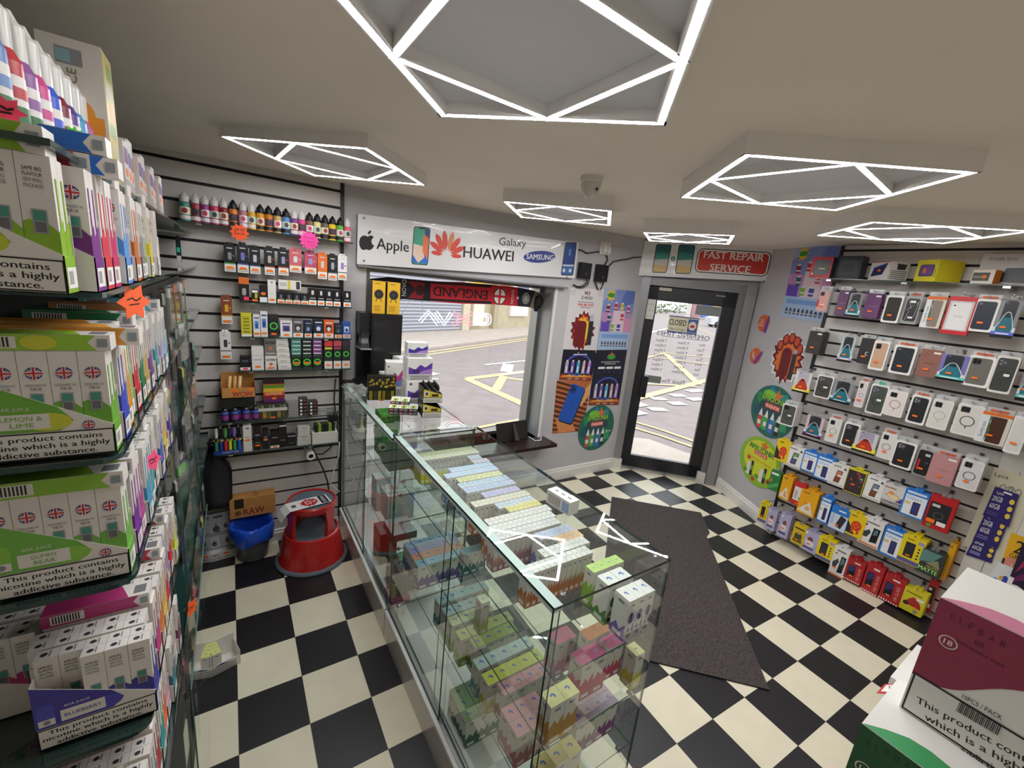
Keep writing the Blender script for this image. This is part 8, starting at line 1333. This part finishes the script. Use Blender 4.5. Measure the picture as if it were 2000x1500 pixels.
spk('lemon yellow boxed speaker in the middle of the glass shelf', (1796, 507, 1856, 552), .17, M('#ddd02a', .4), lambda p, w, h: (p.rr(-w * .34, h * .24, w * .34, h * .78, .012, M('#3a4a7a', .35)), p.rr(-w * .28, h * .3, w * .28, h * .72, .01, M('#7a4a8a', .35)), p.ell(-w * .1, h * .5, w * .08, h * .12, M('#e07a3a', .4), 10), p.rect(w * .4, h * .2, w * .44, h * .6, M('#8a8010', .4))), d=.19, twist=-.5)
spk('small cream and orange torch box on the glass shelf', (1898, 527, 1950, 553), .06, [M('#d8802a', .4), M('#d8802a', .4)] + [M('#e4dcd0', .4)] * 4, lambda p, w, h: (p.rect(-w * .46, h * .2, w * .3, h * .8, M('#4a4a44', .3)), p.rect(-w * .4, h * .42, w * .2, h * .56, M('#8a8a7a', .3)), p.rr(-w * .0, h * .36, w * .14, h * .64, .005, ORANGE)), d=.18, twist=-.3)
spk('large white box with a black sound bar behind the torch box', (1908, 496, 2060, 552), .07, M('#c9c5c4', .4), lambda p, w, h: (p.poly([(-w * .2, h * .12), (w * .5, h * .05), (w * .5, h * .6), (-w * .1, h * .55)], M('#232328', .35)), p.text('POWER TECH', -w * .2, h * .84, h * .1, M('#3a3a3e', .4), w=w * .4, shear=.2)), d=.1)
# ---------------- sim card board at the end of the wall
sa, _ = rhit(1858, 1150, .05)
r = thing('sim_board', 'white board of phone sim card offers at the end of the case wall', 'display board', rw(sa, .03, 0), RZ); WBD = M('#dcd9d4', .45, noise=.05, scale=9); m = MB(); m.box(0, -.02, .0, 1.2, .02, 1.22, WBD); m.build('board', r); m = MB(); m.box(.085, -.0212, .1, .088, -.02, 1.1, M('#7a7672', .5)); m.build('board_seam', r)
def bpen(): m = MB(); return m, Pen(m, rw(sa, .051, 0), RT, (0, 0, 1))
def card(name, label, quad, bg, prt, d=.054):
    m = MB(); t = Pen(m, rw(sa, d, 0), RT, (0, 0, 1)); t.e = 0; pts = t.ats(quad); r = thing(name, label, 'card', (0, 0, 0)); m.prism(pts, t.o - t.n * .002, t.u, t.w, .002, bg); m.build('sheet', r); m = MB(); p = Pen(m, rw(sa, d, 0), RT, (0, 0, 1)); (ax, ay), (bx, by), (cx, cy), (dx, dy) = pts
    def L(f, g): return ((ax * (1 - f) + bx * f) * (1 - g) + (dx * (1 - f) + cx * f) * g, (ay * (1 - f) + by * f) * (1 - g) + (dy * (1 - f) + cy * f) * g)
    prt(p, L, math.hypot(bx - ax, by - ay), math.hypot(dx - ax, dy - ay)); m.build('card_print', r)
card('offer_poster', 'cream poster with interlinked heart outlines on the sim board', [(1880, 1065), (1960, 1098), (2030, 940), (1943, 912)], M('#d3cdb6', .45), lambda p, L, w, h: (p.text('Lyca', *L(.22, .93), .022, M('#3a3a3a', .4), w=.055), [p.line([L(fx - .13, .76), L(fx - .14, .82), L(fx - .07, .85), L(fx, .81), L(fx + .07, .85), L(fx + .14, .82), L(fx + .12, .75), L(fx, .68), L(fx - .13, .76)], .0035, M('#5f6a5a', .4)) for fx in (.42, .62)]), .0525)
def sim(p, L, w, h):
    p.text('Lyca', *L(.3, .86), h * .1, WHITE, w=w * .25); p.rect(*L(.45, .92), *L(.7, .96), WHITE) if False else None; p.text('20GB', *L(.28, .66), h * .17, WHITE, w=w * .36); p.text('60GB', *L(.28, .42), h * .17, WHITE, w=w * .36); [p.rect(*(L(.08, .14 + .07 * k)), *(L(.5, .165 + .07 * k)), M('#8a84c0', .4)) for k in range(2)]; [p.ell(*L(.84, .72 - .22 * k), w * .09, h * .085, M('#e8c84a', .4), 14) for k in range(3)]; p.poly([L(.4, .9), L(.75, .9), L(.75, .95), L(.4, .95)], WHITE)
for i, q in enumerate(([(1919, 1006 + 0), (1970, 1030), (1990, 966), (1944, 950)], [(1900, 1054), (1948, 1072), (1972, 1014), (1926, 998)], [(1886, 1083), (1936, 1100), (1952, 1056), (1908, 1041)])): card('sim_pack', f'dark purple sim card pack, {["uppermost", "middle", "lowest"][i]} of three on the cream poster', q, M('#2a1f6a', .35), sim, .066 - .004 * i)
card('sim_pack', 'yellow and black sim pack cut by the frame edge', [(1952, 1110), (2020, 1130), (2030, 1060), (1975, 1040)], M('#e8b01c', .4), lambda p, L, w, h: (p.text('2', *L(.4, .7), h * .35, INK, w=w * .25), p.text('GB', *L(.3, .42), h * .14, INK, w=w * .25), p.poly([L(0, 0), L(1, 0), L(1, .3), L(0, .3)], M('#2a2622', .4)), p.text('A45', *L(.3, .15), h * .12, WHITE, w=w * .25)))
card('sim_pack', 'salmon pink sim pack below the yellow one', [(1946, 1144), (1992, 1162), (2014, 1104), (1965, 1086)], M('#d88a7a', .4), lambda p, L, w, h: (p.text('150', *L(.55, .7), h * .3, M('#f0d0c4', .4), w=w * .55), p.poly([L(.1, .1), L(.35, .1), L(.35, .22), L(.1, .22)], M('#c82a3a', .4))), .056)
card('sim_pack', 'white sim pack with two blue blobs', [(1921, 1126 + 16), (1958, 1160), (1985, 1112), (1950, 1098)], M('#e2e2e4', .4), lambda p, L, w, h: (p.ell(*L(.35, .3), w * .2, h * .14, M('#3a8ad8', .4), 14), p.ell(*L(.75, .5), w * .16, h * .14, M('#2a4ab8', .4), 14), p.ell(*L(.55, .5), w * .1, h * .09, M('#e8a83a', .4), 12), p.poly([L(.02, .3), L(.12, .3), L(.12, .4), L(.02, .4)], M('#c82a3a', .4))), .058)
card('offer_poster', 'dark purple poster with a white letter b at the frame edge', [(1953, 1176), (2030, 1204), (2040, 1040), (1998, 1060)], M('#231538', .4), lambda p, L, w, h: (p.poly([L(.1, .5), L(1, .75), L(1, .95), L(.5, .8)], M('#a81f5a', .4)), p.poly([L(.05, .35), L(1, .45), L(1, .6), L(.1, .42)], M('#6a1a5a', .4)), p.text('b', *L(.28, .28), h * .3, WHITE, w=h * .18, bold=.002)), .075)
# ================================================================ white counter and boxed vapes at the near corner
DD = .55
TL = CAM + ray(1837, 1167) * DD; zt = TL.z; zb = zat(1750, 1377, TL); xk = TL.x; yk = TL.y
gz1 = zb - .001; g0 = onz(1683, 1413, gz1); zc0 = gz1 - .19
tag(MB().box(g0.x - .01, -3.6, 0, g0.x + .55, g0.y + .012, zc0, M('#e4e2de', .3)).build('white_counter'), 'white laminate counter at the near corner carrying boxed vapes', 'counter')
def brick(label, x, y, z, h, c1, c2, c3, words, dep=.14, ln=.24):
    """long display box whose printed face looks along -x; runs away from the corner along -y"""
    r = thing('vape_display_box', label, 'box', (x, y, z + .0006)); m = MB(); Wt = M('#eceae6', .35); m.box(0, -ln, 0, dep, 0, h, Wt); m.build('carton', r)
    m = MB(); p = Pen(m, (0, 0, 0), (0, -1, 0), (0, 0, 1)); PW = Pen(m, (x, y, z + .0006), (0, -1, 0), (0, 0, 1)); C1, C2 = M(c1, .4), M(c2, .4)
    AW = PW.at; sh = (0, 0) if words else (-165, 248)
    wv_ = [AW(a_ + sh[0], b_ + sh[1]) for a_, b_ in ((1788, 1319), (1800, 1325), (1812, 1331), (1824, 1336.5), (1836, 1341), (1848, 1344.5), (1862, 1347), (1880, 1348), (1905, 1347), (1930, 1345.5), (1955, 1345), (1980, 1347), (2000, 1350))]
    wav = [(0, AW(1776 + sh[0], 1311 + sh[1])[1] if words else h * .4)] + [(max(a_, .0005), b_) for a_, b_ in wv_] + [(ln, wv_[-1][1])]
    p.poly(wav + [(ln, h - .0004), (0, h - .0004)], C1)
    INKD = M(c3, .5)
    A = PW.at if words else (lambda a, b: PW.at(a - 165, b + 248))
    def on(t, a, b, hh, **k): (u0, v0), (u1, v1) = A(*a), A(*b); p.text(t, (u0 + u1) / 2, (v0 + v1) / 2, hh, INKD, u1 - u0, math.atan2(v1 - v0, u1 - u0), **k)
    for t, q in zip('ELFBAR', ((1862, 1204), (1880, 1213), (1898, 1223), (1917, 1234), (1938, 1246), (1960, 1258))): p.text(t, *A(*q), h * .05, INKD, h * .026)
    on('600', (1904, 1252), (1922, 1262), h * .035); on('DISPOSABLE VAPE', (1868, 1250), (1962, 1302), h * .022)
    cx_, cy_ = A(1852, 1254); p.ell(cx_, cy_, h * .05, h * .05, M('#e0d0c0', .4), 20); p.ell(cx_, cy_, h * .042, h * .042, M(c1, .4), 20); p.text('18', cx_, cy_, h * .042, M('#efe4dc', .4), h * .045, bold=.0001)
    p.rect(.002, h * .01, ln, h * .345, INK) if words else None; p.rect(.004, h * .025, ln, h * .33, M('#dfdcd8', .4)) if words else None
    if words:
        INKD = INK
        on('This product contains', (1790, 1364), (2060, 1512), h * .055, bold=.0002); on('nicotine which is a highly', (1720, 1350), (2030, 1520), h * .0) if False else None
        on('which is a highly', (1806, 1397), (2020, 1514), h * .055, bold=.0002); on('addictive substance', (1876, 1462), (2080, 1574), h * .055, bold=.0002)
        on('10PCS / PACK', (1880, 1358), (1958, 1402), h * .035)
        (u0, v0), (u1, v1) = A(1872, 1378), A(1955, 1425)
        for k in range(24): t = k / 24; x_ = u0 + (u1 - u0) * t; y_ = v0 + (v1 - v0) * t; p.rect(x_, y_ - h * .045, x_ + (u1 - u0) / (40 if k % 3 else 60), y_ + h * .045, INK)
        for i, t in enumerate(('STRAW', 'RASP', 'CHERRY')): p.text(t, .142, h * (.44 - .035 * i), h * .03, INK, .022)
        p.ring(.145, h * .39, .014, h * .05, .0006, M('#6a6a6a', .5))
    q = Pen(m, (0, 0, h), (0, -1, 0), (-1, 0, 0)); q = Pen(m, (0, 0, h), (1, 0, 0), (0, 1, 0))
    top = [(.0005, -.0005)] + [(dep * .16 * (1 + .1 * math.sin(k)) * math.sin(min(1, k / 3) * PI / 2) + dep * .10 * math.sin(k * 2 * PI / 12), -ln * k / 12) for k in range(1, 13)]
    q.poly([(.0005, -ln)] + [(.0005, -.0005)] + top[1:], C2); m.build('box_print', r); return r
WARN_B = ('This product contains nicotine', '      which is a highly addictive', '               substance.')
h = zt - zb
brick('dark pink vape display box tilted above the green one, nearest corner', xk, yk, zb, h, '#8e2f4c', '#c87c98', '#5a1a30', True)
brick('green vape display box under the pink one at the corner', g0.x, g0.y, zc0, .19, '#1f5a34', '#3f9a5f', '#123a20', False)
m = MB(); m.box(0, -.20, 0, .13, 0, .185, M('#e6e4e0', .35)); tag(m.build('vape_display_box', None, (g0.x + .142, g0.y + .008, zc0 + .0006)), 'plain white vape display box beside the green one', 'box')
r = thing('price_card', 'small white price card with a red border beside the pink box', 'price card', (0, 0, 0)); pts = [onz(*q, zb - .006) for q in ((1712, 1354), (1760, 1357), (1766, 1337), (1727, 1337))]; c = sum(pts, V((0, 0, 0))) / 4
m = MB(); up_ = V((0, 0, .0012)); m.add(pts + [q + up_ for q in pts], [(3, 2, 1, 0), (4, 5, 6, 7), (0, 1, 5, 4), (1, 2, 6, 5), (2, 3, 7, 6), (3, 0, 4, 7)], M('#c8242a', .4)); m.add([c.lerp(q, .74) + up_ * 1.3 for q in pts], [(0, 1, 2, 3)], WHITE)
e = (pts[1] - pts[0]).normalized(); p = Pen(m, c + up_ * 1.6, e, V((0, 0, 1)).cross(e)); p.text('£5', 0, 0, .008, INK); m.build('card_sheet', r)
# ================================================================ stickers belong to their carton, wraps to their bottle
HOLD = {'price_sticker': ('pack_body', 'carton'), 'wrap_label': ('bottle_body', 'can_body'), 'sticker_print': ('sheet',), 'poster_print': ('sheet',), 'card_print': ('sheet', 'card_sheet'), 'shelf_clip': ('glass_shelf',)}
for o in list(COL.objects):
    k = o.name.split('.')[0]
    if k in HOLD and o.parent and not o.parent.parent:
        for sib in o.parent.children:
            if sib.name.split('.')[0] in HOLD[k]: o.parent = sib; break
